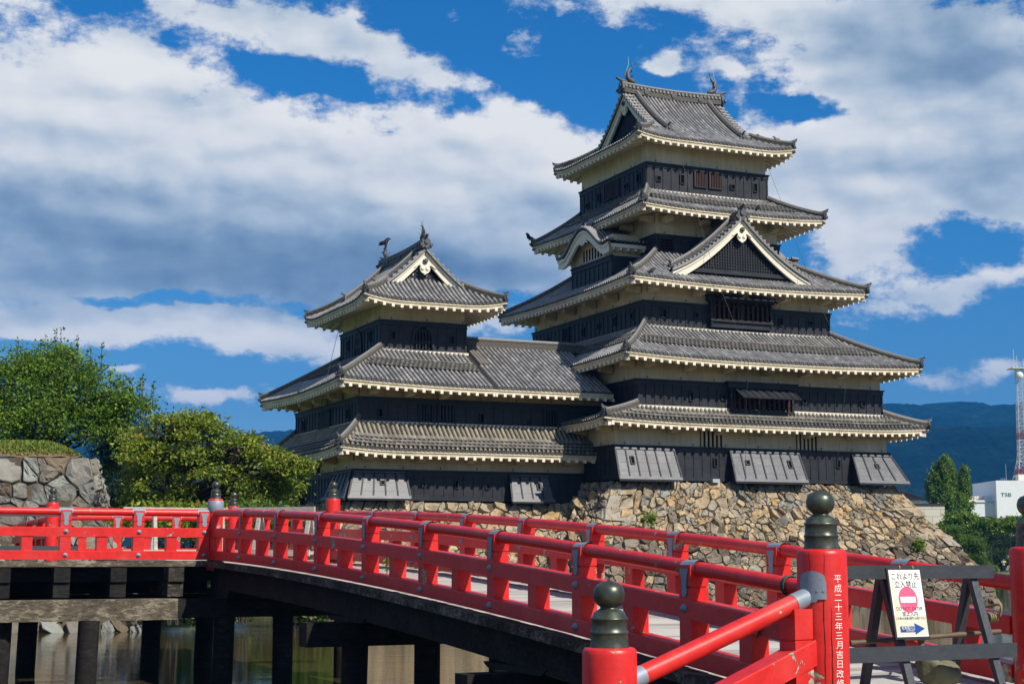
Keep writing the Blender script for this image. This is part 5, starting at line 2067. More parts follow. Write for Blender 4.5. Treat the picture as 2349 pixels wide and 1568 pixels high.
BR = thing('wooden_bridge', 'red lacquered wooden bridge with bronze-capped posts crossing the moat', 'bridge', PA(3, -2.0))
BO = np.array(BR.location)


def newel(p_top, r, h_red, fin, name='newel_post', label=None):
    """round red post with a bronze onion cap; p_top = top of the red part"""
    mb = MB()
    prof = [(r * .98, -h_red), (r, -h_red * .5), (r, -.06), (r * .97, -.025), (r * .90, -.005), (r * .6, 0), (0, 0)]
    mb.lathe(prof, p_top, 28, 0)
    o = mb.build(name, M['red_paint'], BR, BO)
    if label:
        o['label'] = label
    g = MB()
    g.lathe([(a * fin * 1.02, b * fin) for a, b in GIBO], np.asarray(p_top) - np.array([0, 0, .01]), 28, 0)
    g.build('bronze_cap', M['bronze'], o, BO)
    return o


def strap(parent, p, d, n, r=.092, tongue_both=True, up=np.array([0, 0, 1.])):
    mb = MB()
    # saddle over the rail
    for k in range(10):
        a0, a1 = PI * (k / 10) , PI * ((k + 1) / 10)
        a0, a1 = -.35 + a0 * 1.22, -.35 + a1 * 1.22
        q = [p + s * d * .15 + (r + .002) * (math.cos(a) * n + math.sin(a) * up) for a, s in ((a0, -1), (a0, 1), (a1, 1), (a1, -1))]
        mb.add(q, [(0, 1, 2, 3)], 0, True)
    for sg in (-1, 1):
        o = p + n * sg * .1195 - up * .05
        pol = [(-.088, .045), (.088, .045), (.075, .0), (.055, -.05), (.045, -.16), (.055, -.21), (.03, -.26), (-.03, -.26), (-.055, -.21), (-.045, -.16), (-.055, -.05), (-.085, .0)]
        mb.plate(pol, o, d, up, n * sg * .010, 0)
    mb.build('iron_strap', M['grey_iron'], parent, BO)


def bolt(mb, p, n):
    prof = [(.055, 0), (.052, .012), (.035, .03), (.018, .036), (.016, .05), (0, .053)]
    V, F = [], []
    t = np.cross(n, (0, 0, 1.))
    m = 12
    for r_, h_ in prof:
        for k in range(m):
            a = 2 * PI * k / m
            V.append(p + n * h_ + r_ * (math.cos(a) * t + math.sin(a) * np.array([0, 0, 1.])))
    for i in range(len(prof) - 1):
        for k in range(m):
            F.append((i * m + k, i * m + (k + 1) % m, (i + 1) * m + (k + 1) % m, (i + 1) * m + k))
    mb.add(V, F, 0, True)


def rail_run(pts, ts_posts, ts_struts, d_of, n, bolts=-1, z_low=-1.15, ext=(0, 0)):
    """pts(t, dz) gives the rail-top line; posts and struts at the given t"""
    t0, t1 = min(ts_posts) - ext[0], max(ts_posts) + ext[1]
    tt = np.linspace(t0, t1, max(3, int(abs(t1 - t0) * 3) + 2))
    mb = MB()
    mb.tube([pts(t, -.085) for t in tt], .085, 14, 0)
    mb.build('top_rail', M['red_paint'], BR, BO)
    for nm, zt, zb, w in (('middle_rail', -.43, -.635, .128), ('bottom_rail', -.95, z_low, .128)):
        mb = MB()
        mb.sweep([pts(t, 0) for t in tt], n, [(-w, zb), (w, zb), (w, zt - .012), (w - .012, zt), (-w + .012, zt), (-w, zt - .012)], 0)
        mb.build(nm, M['red_paint'], BR, BO)
    for t in ts_posts:
        p = pts(t, 0)
        d = d_of(t)
        mb = MB()
        hw = .118
        rings = [(-.05, 0), (-.285, 0), (-.292, -.014), (-.300, -.014), (-.307, 0), (-.44, 0), (-1.10, 0)]
        V = []
        for zz, e in rings:
            for sx, sy in ((-1, -1), (1, -1), (1, 1), (-1, 1)):
                V.append(p + np.array([0, 0, zz]) + d * sx * (hw + e) + n * sy * (hw + e))
        nr_ = len(rings)
        mb.add(V, [(4 * i_ + k, 4 * i_ + (k + 1) % 4, 4 * i_ + 4 + (k + 1) % 4, 4 * i_ + 4 + k) for i_ in range(nr_ - 1) for k in range(4)] + [(0, 1, 2, 3), tuple(range(4 * nr_ - 4, 4 * nr_))], 0)
        o = mb.build('post', M['red_paint'], BR, BO)
        strap(o, p + np.array([0, 0, -.085]), d, n)
        if bolts:
            for z in (-.53, -1.05):
                b = MB()
                bolt(b, p + np.array([0, 0, z]) + n * bolts * .128, n * bolts)
                b.build('bolt', M['grey_iron'], o, BO)
    for t in ts_struts:
        p = pts(t, 0)
        d = d_of(t)
        mb = MB()
        c = p + np.array([0, 0, -.79])
        mb.obox(c, d * .115, n * .108, (0, 0, .17), 0)
        mb.build('strut', M['red_paint'], BR, BO)


slope_d = lambda t: DV
# near rail (A) and far rail (B) of the main span
rail_run(lambda t, dz: PA(t, dz), [0, 1, 2, 3, 4, 5, 6, 7], [-.5, .5, 1.5, 2.5, 3.5, 4.5, 5.5, 6.5, 7.45], slope_d, NV, -1, ext=(.95, .93))
rail_run(lambda t, dz: PA(t, dz, BW), [0, 1, 2, 3, 4, 5, 6, 7], [-.5, .5, 1.5, 2.5, 3.5, 4.5, 5.5, 6.5, 7.4], slope_d, NV, -1, ext=(1.0, .72))
rail_run(lambda t, dz: PA(t, dz, BW), [-2.2, -3.3], [-1.7, -2.75, -3.85], slope_d, NV, -1, ext=(1.1, 1.0))
# short arm: frontal rail from the corner post
K1 = PA(-.97)
rail_run(lambda s, dz: K1 + EV * s + np.array([0, 0, dz - .005 + .003 * s]), [.28, 1.77, 3.38, 5.0, 6.62], [1.02, 2.58, 4.2, 5.8], lambda t: EV, DV, 1, ext=(.2, 1.4))
# far rail of the arm, and the one leading to the gate
F2 = np.array([-8.06, 45.4, 3.95])
F3 = np.array([-12.9, 44.0, 3.93])
e2 = (F3 - F2) / np.linalg.norm(F3 - F2)
e2[2] = 0
n2 = np.array([e2[1], -e2[0], 0])
L2_ = np.linalg.norm(F3 - F2)
rail_run(lambda s, dz: F2 + e2 * s + np.array([0, 0, dz]), [1.62, 3.25], [.85, 2.45, 4.2], lambda t: e2, n2, 0, ext=(1.5, 1.7))
e3 = np.array([-.447, .894, 0])
n3 = np.array([.894, .447, 0])
rail_run(lambda s, dz: F3 + e3 * s + np.array([0, 0, dz - .025 * s]), [1.8, 3.6, 5.4], [.9, 2.7, 4.5], lambda t: e3, n3, 0, ext=(1.7, .6))

# posts with onion caps
newel(K1 + np.array([0, 0, .25]), .175, 1.65, .42, label='corner post where the bridge bends')
newel(PA(-1.1, .30, BW), .175, 1.7, .43)
newel(F2 + np.array([0, 0, .26]), .17, 1.6, .43)
newel(F3 + np.array([0, 0, .35]), .18, 1.7, .43)
K2 = np.array([3.03, 15.40, 2.93])
KP = newel(K2, .243, 1.75, .59, label='big near post with painted white characters')
newel(PA(7.78, 0, BW + .09) * np.array([1, 1, 0]) + np.array([0, 0, 2.96]), .243, 1.75, .59)
K0 = np.array([.86, 14.0, 2.07])
newel(K0, .243, 1.4, .60, label='low end post of the wing rail')
# iron collars of the corner post
mb = MB()
mb.lathe([(.178, -.32), (.186, -.31), (.186, -.06), (.178, -.05)], K1 + np.array([0, 0, .25]), 24, 0)
mb.build('iron_collar', M['grey_iron'], BR, BO)

# wing rail from the big post down to the low end post
wd = K0 - K2
wd[2] = 0
WL = np.linalg.norm(wd)
wd /= WL
wn = np.array([-wd[1], wd[0], 0])
if wn[1] > 0:
    wn = -wn
WP = lambda s, z: K2 + wd * s + np.array([0, 0, z])
mb = MB()
mb.tube([WP(.2, -.46), WP(WL - .2, -1.17)], .088, 16, 0)
mb.build('wing_top_rail', M['red_paint'], BR, BO)
mb = MB()
mb.sweep([WP(.2, 0) + np.array([0, 0, -.86]), WP(WL - .2, 0) + np.array([0, 0, -1.62])], wn, [(-.12, -.24), (.12, -.24), (.12, -.012), (.108, 0), (-.108, 0), (-.12, -.012)], 0)
mb.build('wing_middle_rail', M['red_paint'], BR, BO)
mb = MB()
p = WP(.36, 0)
rings = [(-.57, 0), (-.855, 0), (-.862, -.012), (-.870, -.012), (-.877, 0), (-1.75, 0)]
V = []
for zz, e in rings:
    for sx, sy in ((-1, -1), (1, -1), (1, 1), (-1, 1)):
        V.append(p + np.array([0, 0, zz]) + wd * sx * (.115 + e) + wn * sy * (.11 + e))
mb.add(V, [(4 * i_ + k, 4 * i_ + (k + 1) % 4, 4 * i_ + 4 + (k + 1) % 4, 4 * i_ + 4 + k) for i_ in range(5) for k in range(4)] + [(0, 1, 2, 3), (20, 21, 22, 23)], 0)
mb.build('post', M['red_paint'], BR, BO)
mb = MB()
mb.obox(WP(1.4, 0) + np.array([0, 0, -1.65]), wd * .11, wn * .1, (0, 0, .24), 0)
mb.build('strut', M['red_paint'], BR, BO)
# iron plates at the big post and at the low end
mb = MB()
nS = 14
for (c, R, za, zb, a0, a1, zig) in ((K2, .249, -.48, -.26, -2.75, -1.62, 1),):
    A, B_ = [], []
    for i in range(nS + 1):
        a = lerp(a0, a1, i / nS)
        lo = za - (.03 if 3 < i < 10 else 0)
        hi = zb + (.05 * math.sin(PI * i / nS)) - (.06 if i in (0, nS) else 0)
        q = np.array((math.cos(a), math.sin(a), 0))
        A.append(c + q * R + np.array([0, 0, lo]))
        B_.append(c + q * R + np.array([0, 0, hi]))
    mb.strip(A, B_, 0, True)
    mb.strip([q * 1.0 + (q - c) * np.array([.03, .03, 0]) for q in A], [q + (q - c) * np.array([.03, .03, 0]) for q in B_], 0, True)
    mb.strip(B_, [q + (q - c) * np.array([.03, .03, 0]) for q in B_], 0)
for q in (-1.72, -1.95, -2.5):
    v = np.array((math.cos(q), math.sin(q), 0))
    mb.tube([K2 + v * .250 + np.array([0, 0, -.40]), K2 + v * .262 + np.array([0, 0, -.40])], .012, 8, 0)
mb.build('iron_plate', M['grey_iron'], BR, BO)
for sa, sb in ((.16, .40), (WL - .36, WL - .20)):
    zz = lambda s: lerp(-.46, -1.17, (s - .2) / (WL - .4))
    mb = MB()
    mb.tube([WP(sa, zz(sa)), WP(sb, zz(sb))], .093, 16, 0)
    mb.build('iron_sleeve', M['grey_iron'], BR, BO)


# painted characters down the big post
def text_mesh(txt, size, align='CENTER', ext=0.0, spacing=1.0, cuts=0):
    cu = bpy.data.curves.new('lettering', 'FONT')
    cu.body = txt
    cu.size = size
    cu.align_x = align
    cu.align_y = 'CENTER'
    cu.extrude = ext
    cu.resolution_u = 4
    cu.space_line = spacing
    ob = bpy.data.objects.new('lettering', cu)
    col.objects.link(ob)
    dg = bpy.context.evaluated_depsgraph_get()
    dg.update()
    me = bpy.data.meshes.new_from_object(ob.evaluated_get(dg))
    bpy.data.objects.remove(ob)
    bpy.data.curves.remove(cu)
    if cuts:
        bm_ = bmesh.new()
        bm_.from_mesh(me)
        bmesh.ops.triangulate(bm_, faces=bm_.faces[:])
        for _ in range(3):
            L_ = [e for e in bm_.edges if e.calc_length() > .018]
            bmesh.ops.subdivide_edges(bm_, edges=L_, cuts=1)
            bmesh.ops.triangulate(bm_, faces=bm_.faces[:])
        bm_.to_mesh(me)
        bm_.free()
    V = np.array([v.co[:] for v in me.vertices]).reshape(-1, 3)
    F = [tuple(p.vertices) for p in me.polygons]
    bpy.data.meshes.remove(me)
    return V, F


def lettering(parent, org, txt, size, origin, ex, ey, mat, off=.003, name='lettering', xs=1.0, **kw):
    V, F = text_mesh(txt, size, **kw)
    ex, ey = np.asarray(ex, float), np.asarray(ey, float)
    nz = np.cross(ex, ey)
    P = np.asarray(origin, float) + V[:, :1] * ex * xs + V[:, 1:2] * ey + nz * off
    mb = MB()
    mb.add(P, F, 0, False, None, .5)
    return mb.build(name, M[mat], parent, org)


mb = MB()
chars = '平成二十三年三月吉日改修'
view = -K2[:2] / np.linalg.norm(K2[:2])
a_view = math.atan2(view[1], view[0])
a_txt = a_view + .64
for i, ch in enumerate(chars):
    mb = MB()
    V, F = text_mesh(ch, .083, cuts=2)
    V = V - np.array([(V[:, 0].max() + V[:, 0].min()) / 2, (V[:, 1].max() + V[:, 1].min()) / 2, 0])
    V[:, 0] *= 1.12
    R = .2462
    zc = -.285 - .0895 * i
    P = np.array([(K2[0] + R * math.cos(a_txt + x / R), K2[1] + R * math.sin(a_txt + x / R), K2[2] + zc + y) for x, y, _ in V])
    mb.add(P, F, 0, False, None, .5)
    mb.build('painted_character', M['white_letter'], KP, BO)

# long drying cracks in the big post
_r = np.random.default_rng(4)
for a0_, z0_, z1_ in ((a_view + .10, -.02, -1.5), (a_view + .32, -.55, -1.7), (a_view - .55, -.0, -.35)):
    mb = MB()
    A, B_ = [], []
    a = a0_
    for i in range(24):
        a += _r.normal(0, .012)
        z = lerp(z0_, z1_, i / 23)
        w = .0012 + .0025 * math.sin(PI * i / 23) * (.4 + _r.random())
        for L_, sg in ((A, -1), (B_, 1)):
            q = a + sg * w / .243
            L_.append(np.array((K2[0] + .2445 * math.cos(q), K2[1] + .2445 * math.sin(q), K2[2] + min(z, -.03))))
    mb.strip(A, B_, 0)
    mb.build('crack', M['dark_timber'], KP, BO)

# deck and substructure
dk = MB()
n = 62
t0, t1 = -4.5, 8.05
npl = int((t1 - t0) * BAY / .20)
for i in range(npl):
    ta, tb = lerp(t0, t1, i / npl), lerp(t0, t1, (i + .965) / npl)
    wA, wB = -.32, BW + .32
    dz = -1.225 + rng.normal(0, .003)
    V = [PA(ta, dz - .05, wA), PA(ta, dz - .05, wB), PA(tb, dz - .05, wB), PA(tb, dz - .05, wA), PA(ta, dz, wA), PA(ta, dz, wB), PA(tb, dz, wB), PA(tb, dz, wA)]
    dk.hexa(V, 0, rng.random())
# landing of the arm
for i in range(44):
    s0, s1 = .3 + i * .3, .3 + i * .3 + .292
    dz = -1.23 + rng.normal(0, .003)
    q = lambda s, t: PA(t, dz) + EV * s
    za = 3.84 + dz
    V = []
    for zz in (za - .05, za):
        for s, t in ((s0, -1.08), (s1, -1.08), (s1, -4.4), (s0, -4.4)):
            b = PA(t) + EV * s
            V.append((b[0], b[1], zz))
    dk.hexa(V, 0, rng.random())
dk.build('deck', M['deck_plank'], BR, BO)
ed = MB()
tt = np.linspace(-1.0, 8.0, 30)
ed.sweep([PA(t, -1.15, -.20) for t in tt], NV, [(-.15, -.15), (.12, -.15), (.12, -.035), (-.15, -.02)], 0)
ed.build('edge_plank', M['edge_timber'], BR, BO)
ed = MB()
ed.sweep([K1 + EV * s + DV * .16 + np.array([0, 0, -1.15]) for s in np.linspace(-.15, 9, 6)], DV, [(-.14, -.15), (.14, -.15), (.14, -.02), (-.14, -.02)], 0)
ed.build('edge_plank', M['worn_timber'], BR, BO)
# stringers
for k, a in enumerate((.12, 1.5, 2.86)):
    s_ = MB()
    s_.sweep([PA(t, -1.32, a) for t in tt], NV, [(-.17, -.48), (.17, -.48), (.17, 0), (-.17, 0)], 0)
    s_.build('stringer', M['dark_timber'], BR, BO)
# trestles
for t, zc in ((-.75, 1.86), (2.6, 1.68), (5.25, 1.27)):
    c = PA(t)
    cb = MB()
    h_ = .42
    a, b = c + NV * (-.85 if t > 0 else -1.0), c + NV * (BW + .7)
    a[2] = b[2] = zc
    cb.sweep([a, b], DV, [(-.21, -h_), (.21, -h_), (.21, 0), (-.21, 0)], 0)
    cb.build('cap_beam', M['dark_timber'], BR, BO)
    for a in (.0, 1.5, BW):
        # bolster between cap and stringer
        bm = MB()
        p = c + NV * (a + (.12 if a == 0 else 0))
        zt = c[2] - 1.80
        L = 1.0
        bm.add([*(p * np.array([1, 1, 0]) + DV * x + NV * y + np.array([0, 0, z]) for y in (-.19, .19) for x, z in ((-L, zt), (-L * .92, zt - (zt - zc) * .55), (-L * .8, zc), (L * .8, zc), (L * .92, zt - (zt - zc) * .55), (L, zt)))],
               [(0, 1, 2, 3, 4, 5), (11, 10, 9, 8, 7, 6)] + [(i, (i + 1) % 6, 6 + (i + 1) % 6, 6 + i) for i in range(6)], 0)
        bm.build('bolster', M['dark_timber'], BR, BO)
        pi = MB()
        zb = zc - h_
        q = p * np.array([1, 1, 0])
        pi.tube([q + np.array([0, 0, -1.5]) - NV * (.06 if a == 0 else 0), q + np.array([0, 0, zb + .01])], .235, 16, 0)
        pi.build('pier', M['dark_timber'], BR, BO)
# arm: joist ends, long cap beam and its piers
cb = MB()
c0 = PA(-.75) + NV * -1.0
c0[2] = 1.87
cb.sweep([c0, c0 + EV * 9], DV, [(-.20, -.46), (.20, -.46), (.20, 0), (-.20, 0)], 0)
cb.build('cap_beam', M['worn_timber'], BR, BO)  # worn beam, its sunlit run coloured paler; the shaded run is coloured dark
for i, px in enumerate((689, 451, 224, -10)):
    X = np.interp(px, [-10, 862], [-11.2, -6.9])
    j = MB()
    s = (K1[0] - X) / .913
    p = K1 + EV * s
    for za, zb, ex_, mt in ((2.56, 2.235, .34, 0), (2.23, 1.90, .28, 0)):
        cc = p + DV * (ex_ - 1.2)
        cc[2] = (za + zb) / 2
        j.obox(cc, EV * .175, DV * 1.2, (0, 0, (za - zb) / 2 - .005), 0)
    j.build('joist', M['edge_timber'] if i == 0 else M['dark_timber'], BR, BO)
bm = MB()
q = K1 + np.array([0, 0, 0])
bm.sweep([K1 + EV * s - DV * .25 + np.array([0, 0, -1.33]) for s in (-.3, 9)], DV, [(-.12, -.30), (.12, -.30), (.12, 0), (-.12, 0)], 0)
bm.sweep([K1 + EV * s - DV * 1.9 + np.array([0, 0, -1.33]) for s in (-.3, 9)], DV, [(-.15, -.62), (.15, -.62), (.15, 0), (-.15, 0)], 0)
bm.build('cross_beam', M['dark_timber'], BR, BO)
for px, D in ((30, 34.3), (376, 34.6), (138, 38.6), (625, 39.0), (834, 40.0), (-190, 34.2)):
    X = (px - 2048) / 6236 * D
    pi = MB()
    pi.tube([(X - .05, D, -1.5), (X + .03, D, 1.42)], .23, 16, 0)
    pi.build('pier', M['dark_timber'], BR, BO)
bm = MB()
bm.sweep([np.array((-13.5, 38.2, 1.86)), np.array((-4.2, 41.5, 1.86))], np.array([.33, -.94, 0]), [(-.2, -.44), (.2, -.44), (.2, 0), (-.2, 0)], 0)
bm.build('cap_beam', M['dark_timber'], BR, BO)
# ------------------------------------------------------------------ barricades on the bridge
def barricade(name, label, p0, p1, fwd, zg, ht, mat, low, group, legs=(.1, .9), splay=.33, cross=True):
    """trestle: top beam, A-frame legs, lower beam on the front legs"""
    p0, p1, fwd = np.asarray(p0, float), np.asarray(p1, float), np.asarray(fwd, float)
    al = p1 - p0
    L = np.linalg.norm(al)
    al /= L
    org = (p0 + p1) / 2
    org[2] = zg
    T = thing(name, label, 'barricade', org, 0, group)
    up = np.array([0, 0, 1.])
    b = MB()
    c = (p0 + p1) / 2
    c[2] = zg + ht - .07
    b.obox(c + fwd * .035, al * L / 2, fwd * .035, up * .07)
    b.build('top_beam', M[mat], T, org)
    for f in legs:
        q = p0 + al * L * f
        for sg in (1, -1):
            m_ = MB()
            top = np.array([q[0], q[1], zg + ht - .12]) - fwd * .035 + fwd * sg * .02
            bot = np.array([q[0], q[1], zg + .004]) + fwd * sg * splay * ht
            ax_ = (top - bot)
            ll = np.linalg.norm(ax_)
            ax_ /= ll
            sd = np.cross(al, ax_)
            V = [bot + a * al * .045 + s * sd * .035 for a, s in ((-1, -1), (1, -1), (1, 1), (-1, 1))] + [top + a * al * .045 + s * sd * .035 for a, s in ((-1, -1), (1, -1), (1, 1), (-1, 1))]
            for v in V[:4]:
                v[2] = zg + .003
            m_.hexa(V)
            m_.build('leg', M[mat], T, org)
        if cross:
            m_ = MB()
            c = np.array([q[0], q[1], zg + low]) + al * .08
            m_.obox(c, al * .03, fwd * (splay * ht * (1 - low / ht) + .05), up * .04)
            m_.build('brace', M[mat], T, org)
    m_ = MB()
    off = splay * ht * (1 - low / ht) + .045
    c = (p0 + p1) / 2 + fwd * off
    c[2] = zg + low
    m_.obox(c, al * (L / 2 + .03), fwd * .03, up * .075)
    m_.build('lower_beam', M[mat], T, org)
    return T, al


ZD = 1.50
q0 = PA(7.72)
bp0, bp1 = q0 + NV * .42, q0 + NV * 2.60
bp0[2] = bp1[2] = 0
barricade('barricade', 'black wooden trestle barricade carrying the white notice on the near end of the bridge', bp0, bp1, DV, ZD, 1.26, 'black_paint', .37, 'black trestle barricades', (.345, .89), .30)
# weathered and black ones on the far landing
barricade('barricade', 'bare grey wooden trestle on the landing left of the tall bronze-capped corner post', (-9.75, 39.3, 0), (-7.35, 40.5, 0), np.array([.42, -.91, 0]), 2.72, 1.30, 'pale_timber', .16, 'bare wooden trestles', (.30, .95), .2)
barricade('barricade', 'bare grey wooden trestle behind the railing, between two bronze-capped posts', (-6.9, 38.9, 0), (-4.75, 37.9, 0), np.array([-.42, -.91, 0]), 2.72, 1.27, 'pale_timber', .16, 'bare wooden trestles', (.32, .93), .22)
barricade('barricade', 'black trestle seen through the far left railing, in front of the grey stone wall', (-14.4, 39.2, 0), (-11.2, 40.4, 0), np.array([.36, -.93, 0]), 2.72, 1.22, 'black_paint', .26, 'black trestle barricades', (.30, .90), .2)

# ------------------------------------------------------------------ the notice on the barricade
def notice():
    al = NV
    f = bp0 + NV * 2.18 * .345
    ht, spl = 1.26, .17
    top = np.array([f[0], f[1], ZD + ht + .01]) + DV * .20
    bot = np.array([f[0], f[1], ZD]) + DV * (spl * ht + .20)
    dn = (bot - top)
    dn /= np.linalg.norm(dn)
    ey = -dn
    ex = al
    nz = np.cross(ex, ey)
    w, h_ = .445, .73
    o = top + ex * .075 - ey * (h_ / 2 + .035)
    S = thing('notice_board', 'white notice reading DO NOT ENTER tied to the black barricade, red disc and blue arrow', 'sign', o, 0)
    m = MB()
    m.obox(o, ex * w / 2, ey * h_ / 2, nz * .012, 0)
    m.build('backing_board', M['sign_black'], S, o)
    m = MB()
    m.obox(o + nz * .0135, ex * (w / 2 - .018), ey * (h_ / 2 - .022), nz * .0035, 0)
    m.obox(o + nz * .0165 - ey * (.245 - .02), ex * (w / 2 - .019), ey * .102, nz * .0012, 1)
    m.build('notice_sheet', [M['sign_paper'], M['sign_tint']], S, o)
    f0 = o + nz * .0185

    def put(txt, size, x, y, mat, xs=1.0, off=.0012):
        lettering(S, o, txt, size, f0 + ex * x + ey * y, ex, ey, mat, off, 'lettering', xs)
    m = MB()
    n = 40
    cy = .035
    V = [f0 + ex * .122 * math.cos(2 * PI * i / n) + ey * (cy + .135 * math.sin(2 * PI * i / n)) for i in range(n)]
    m.add(V, [tuple(range(n))], 0)
    m.add([f0 + nz * .0008 + ex * a + ey * (cy + b) for a, b in ((-.098, -.03), (.098, -.03), (.098, .03), (-.098, .03))], [(0, 1, 2, 3)], 1)
    m.build('no_entry_disc', [M['sign_pink'], M['sign_paper']], S, o)
    m = MB()
    m.add([f0 + nz * .001 + ex * a + ey * b for a, b in ((-.155, -.235), (.035, -.235), (.035, -.205), (.165, -.263), (.035, -.322), (.035, -.297), (-.155, -.297))], [(0, 1, 2, 3, 4, 5, 6)], 0)
    m.build('arrow', M['sign_blue'], S, o)
    put('これより先', .078, 0, .272, 'sign_black', .95)
    put('立入禁止', .078, -.005, .188, 'sign_black', .95)
    put('DO NOT ENTER', .054, 0, -.058, 'sign_black', .86)
    put('禁止入内', .054, 0, -.112, 'sign_black', .95)
    put('ご来場のお客様は黒門へお回り下さい', .0285, 0, -.158, 'sign_black', .80)
    put('松本城入口', .042, -.05, -.255, 'white_letter', .82, .0035)
    put('ENTRANCE', .021, -.03, -.282, 'white_letter', .95, .0035)
    # water stain on the sheet
    m = MB()
    P = [(-.185, .25), (-.155, .2), (-.16, .08), (-.13, -.04), (-.15, -.13), (-.12, -.2), (-.15, -.30), (-.185, -.3)]
    m.add([f0 + nz * .0004 + ex * a + ey * b for a, b in P], [tuple(range(len(P)))], 0)
    m.build('stain', M['sign_stain'], S, o)
    # ties
    m = MB()
    for x in (-.05, .12):
        m.tube([o + ex * x + ey * (h_ / 2 - .01) + nz * .02, o + ex * x + ey * (h_ / 2 + .02) + nz * .01, o + ex * (x + .05) + ey * (h_ / 2 + .0) - nz * .03], .007, 5)
    m.build('tie', M['rope'], S, o)


notice()
# sandbag, bamboo pole and rope
r = np.random.default_rng(8)


def sandbag():
    c = bp0 + NV * 1.52 - DV * .08
    base = np.array([c[0], c[1], ZD])
    o = thing('sandbag', 'olive canvas sandbag slumped on the deck under the black barricade', 'sandbag', base)
    mb = MB()
    nu, nv = 28, 16
    V = []
    for j in range(nv + 1):
        ph = PI * j / nv
        for i in range(nu):
            th = 2 * PI * i / nu
            x, y, z = math.cos(th) * math.sin(ph), math.sin(th) * math.sin(ph), math.cos(ph)
            x = np.sign(x) * abs(x) ** .75
            wr = 1 + .06 * math.sin(3 * th + 2 * ph) + .05 * math.sin(7 * th - 4 * ph) + .03 * math.sin(13 * th + 5 * ph)
            px, pz = x * .30 * wr, (z * .145 * wr + .135)
            pz += .17 * max(0, -x - .1) * (z > -.2)
            p = base + (NV * px + DV * y * .19 * wr) * .86 + np.array([0, 0, max(pz * .88, .002)])
            V.append(p)
    mb.add(V, [(j * nu + i, j * nu + (i + 1) % nu, (j + 1) * nu + (i + 1) % nu, (j + 1) * nu + i) for j in range(nv) for i in range(nu)], 0, True)
    mb.build('bag', M['canvas'], o, base)
    mb = MB()
    e = base - NV * .27 + np.array([0, 0, .34])
    mb.tube([e, e + np.array([0, 0, .06]) + NV * .03, e + np.array([0, 0, .16]) + NV * .02], [.06, .03, .045], 8, 0)
    mb.build('tied_neck', M['canvas'], o, base)
    mb = MB()
    mb.tube([e + np.array([0, 0, .05]) + NV * .06 * math.cos(a) + DV * .045 * math.sin(a) for a in np.linspace(0, 2 * PI, 14)], .009, 5)
    mb.tube([e + np.array([0, 0, .05]), e + np.array([0, 0, .2]) + DV * .02], .008, 5)
    mb.build('cord', M['rope'], o, base)


sandbag()
mb = MB()
a, b = bp0 + NV * .3 - DV * .02, bp1 + NV * .14 - DV * .02
a[2], b[2] = ZD + .47, ZD + .545
P = np.linspace(a, b, 22)
rr = [.026 + (.005 if i % 5 == 0 else 0) for i in range(22)]
mb.tube(P, rr, 9)
o = mb.build('bamboo_pole', M['bamboo'], None, a)
o.location = a
tag(o, 'brown bamboo pole lashed behind the lower beam of the black barricade', 'pole')
K4 = PA(7.78, 0, BW)
mb = MB()
kp = np.array([K4[0], K4[1], 0])
q = kp - NV * .24 + DV * .02
for k in range(3):
    P = []
    for i in range(16):
        aa = 2 * PI * i / 15
        P.append(PA(7.45, -.085, BW) + .10 * (math.cos(aa) * NV + math.sin(aa) * np.array([0, 0, 1.])) + DV * (.05 * k - .05 + .02 * math.sin(aa)))
    mb.tube(P, .014, 6)
s = PA(7.45, -.12, BW) - NV * .1
e_ = bp1 + DV * .14 + np.array([0, 0, ZD + .72])
mid = (s + e_) / 2
mb.tube(smooth_curve([s, s - NV * .06 + np.array([0, 0, -.14]), mid - NV * .05 + np.array([0, 0, -.10]), e_ + np.array([0, 0, .12]), e_], 5), .014, 6)
top = bp1 - NV * .1 + np.array([0, 0, ZD + 1.16])
mb.tube(smooth_curve([s, (s + top) / 2 + np.array([0, 0, -.05]), top], 5), .012, 6)
for k in range(4):
    P = []
    for i in range(12):
        aa = 2 * PI * i / 11
        P.append(e_ - DV * .07 + np.array([0, 0, -.02]) + NV * (.03 * k - .1) + .05 * (math.cos(aa) * DV + math.sin(aa) * np.array([0, 0, 1.])))
    mb.tube(P, .011, 5)
o = mb.build('rope', M['rope'], None, s)
o.location = s
tag(o, 'twisted straw rope tying the black barricade to the right post', 'rope')
# a strap of dark rope on the big post
mb = MB()
p = K2 + np.array([0, 0, -.40]) - DV * .36
for k in range(2):
    mb.tube([PA(7.7, -.085) + .10 * (math.cos(aa) * NV + math.sin(aa) * np.array([0, 0, 1.])) + DV * .03 * k for aa in np.linspace(0, 2 * PI, 14)], .013, 6)
mb.tube(smooth_curve([PA(7.7, -.17), PA(7.68, -.34) + NV * -.12, PA(7.62, -.42) - NV * .16, PA(7.55, -.66) - NV * .14], 5), .012, 6)
o = mb.build('rope', M['wire'], None, p)
o.location = p
tag(o, 'dark cord looped round the near top rail beside the big red post', 'rope')
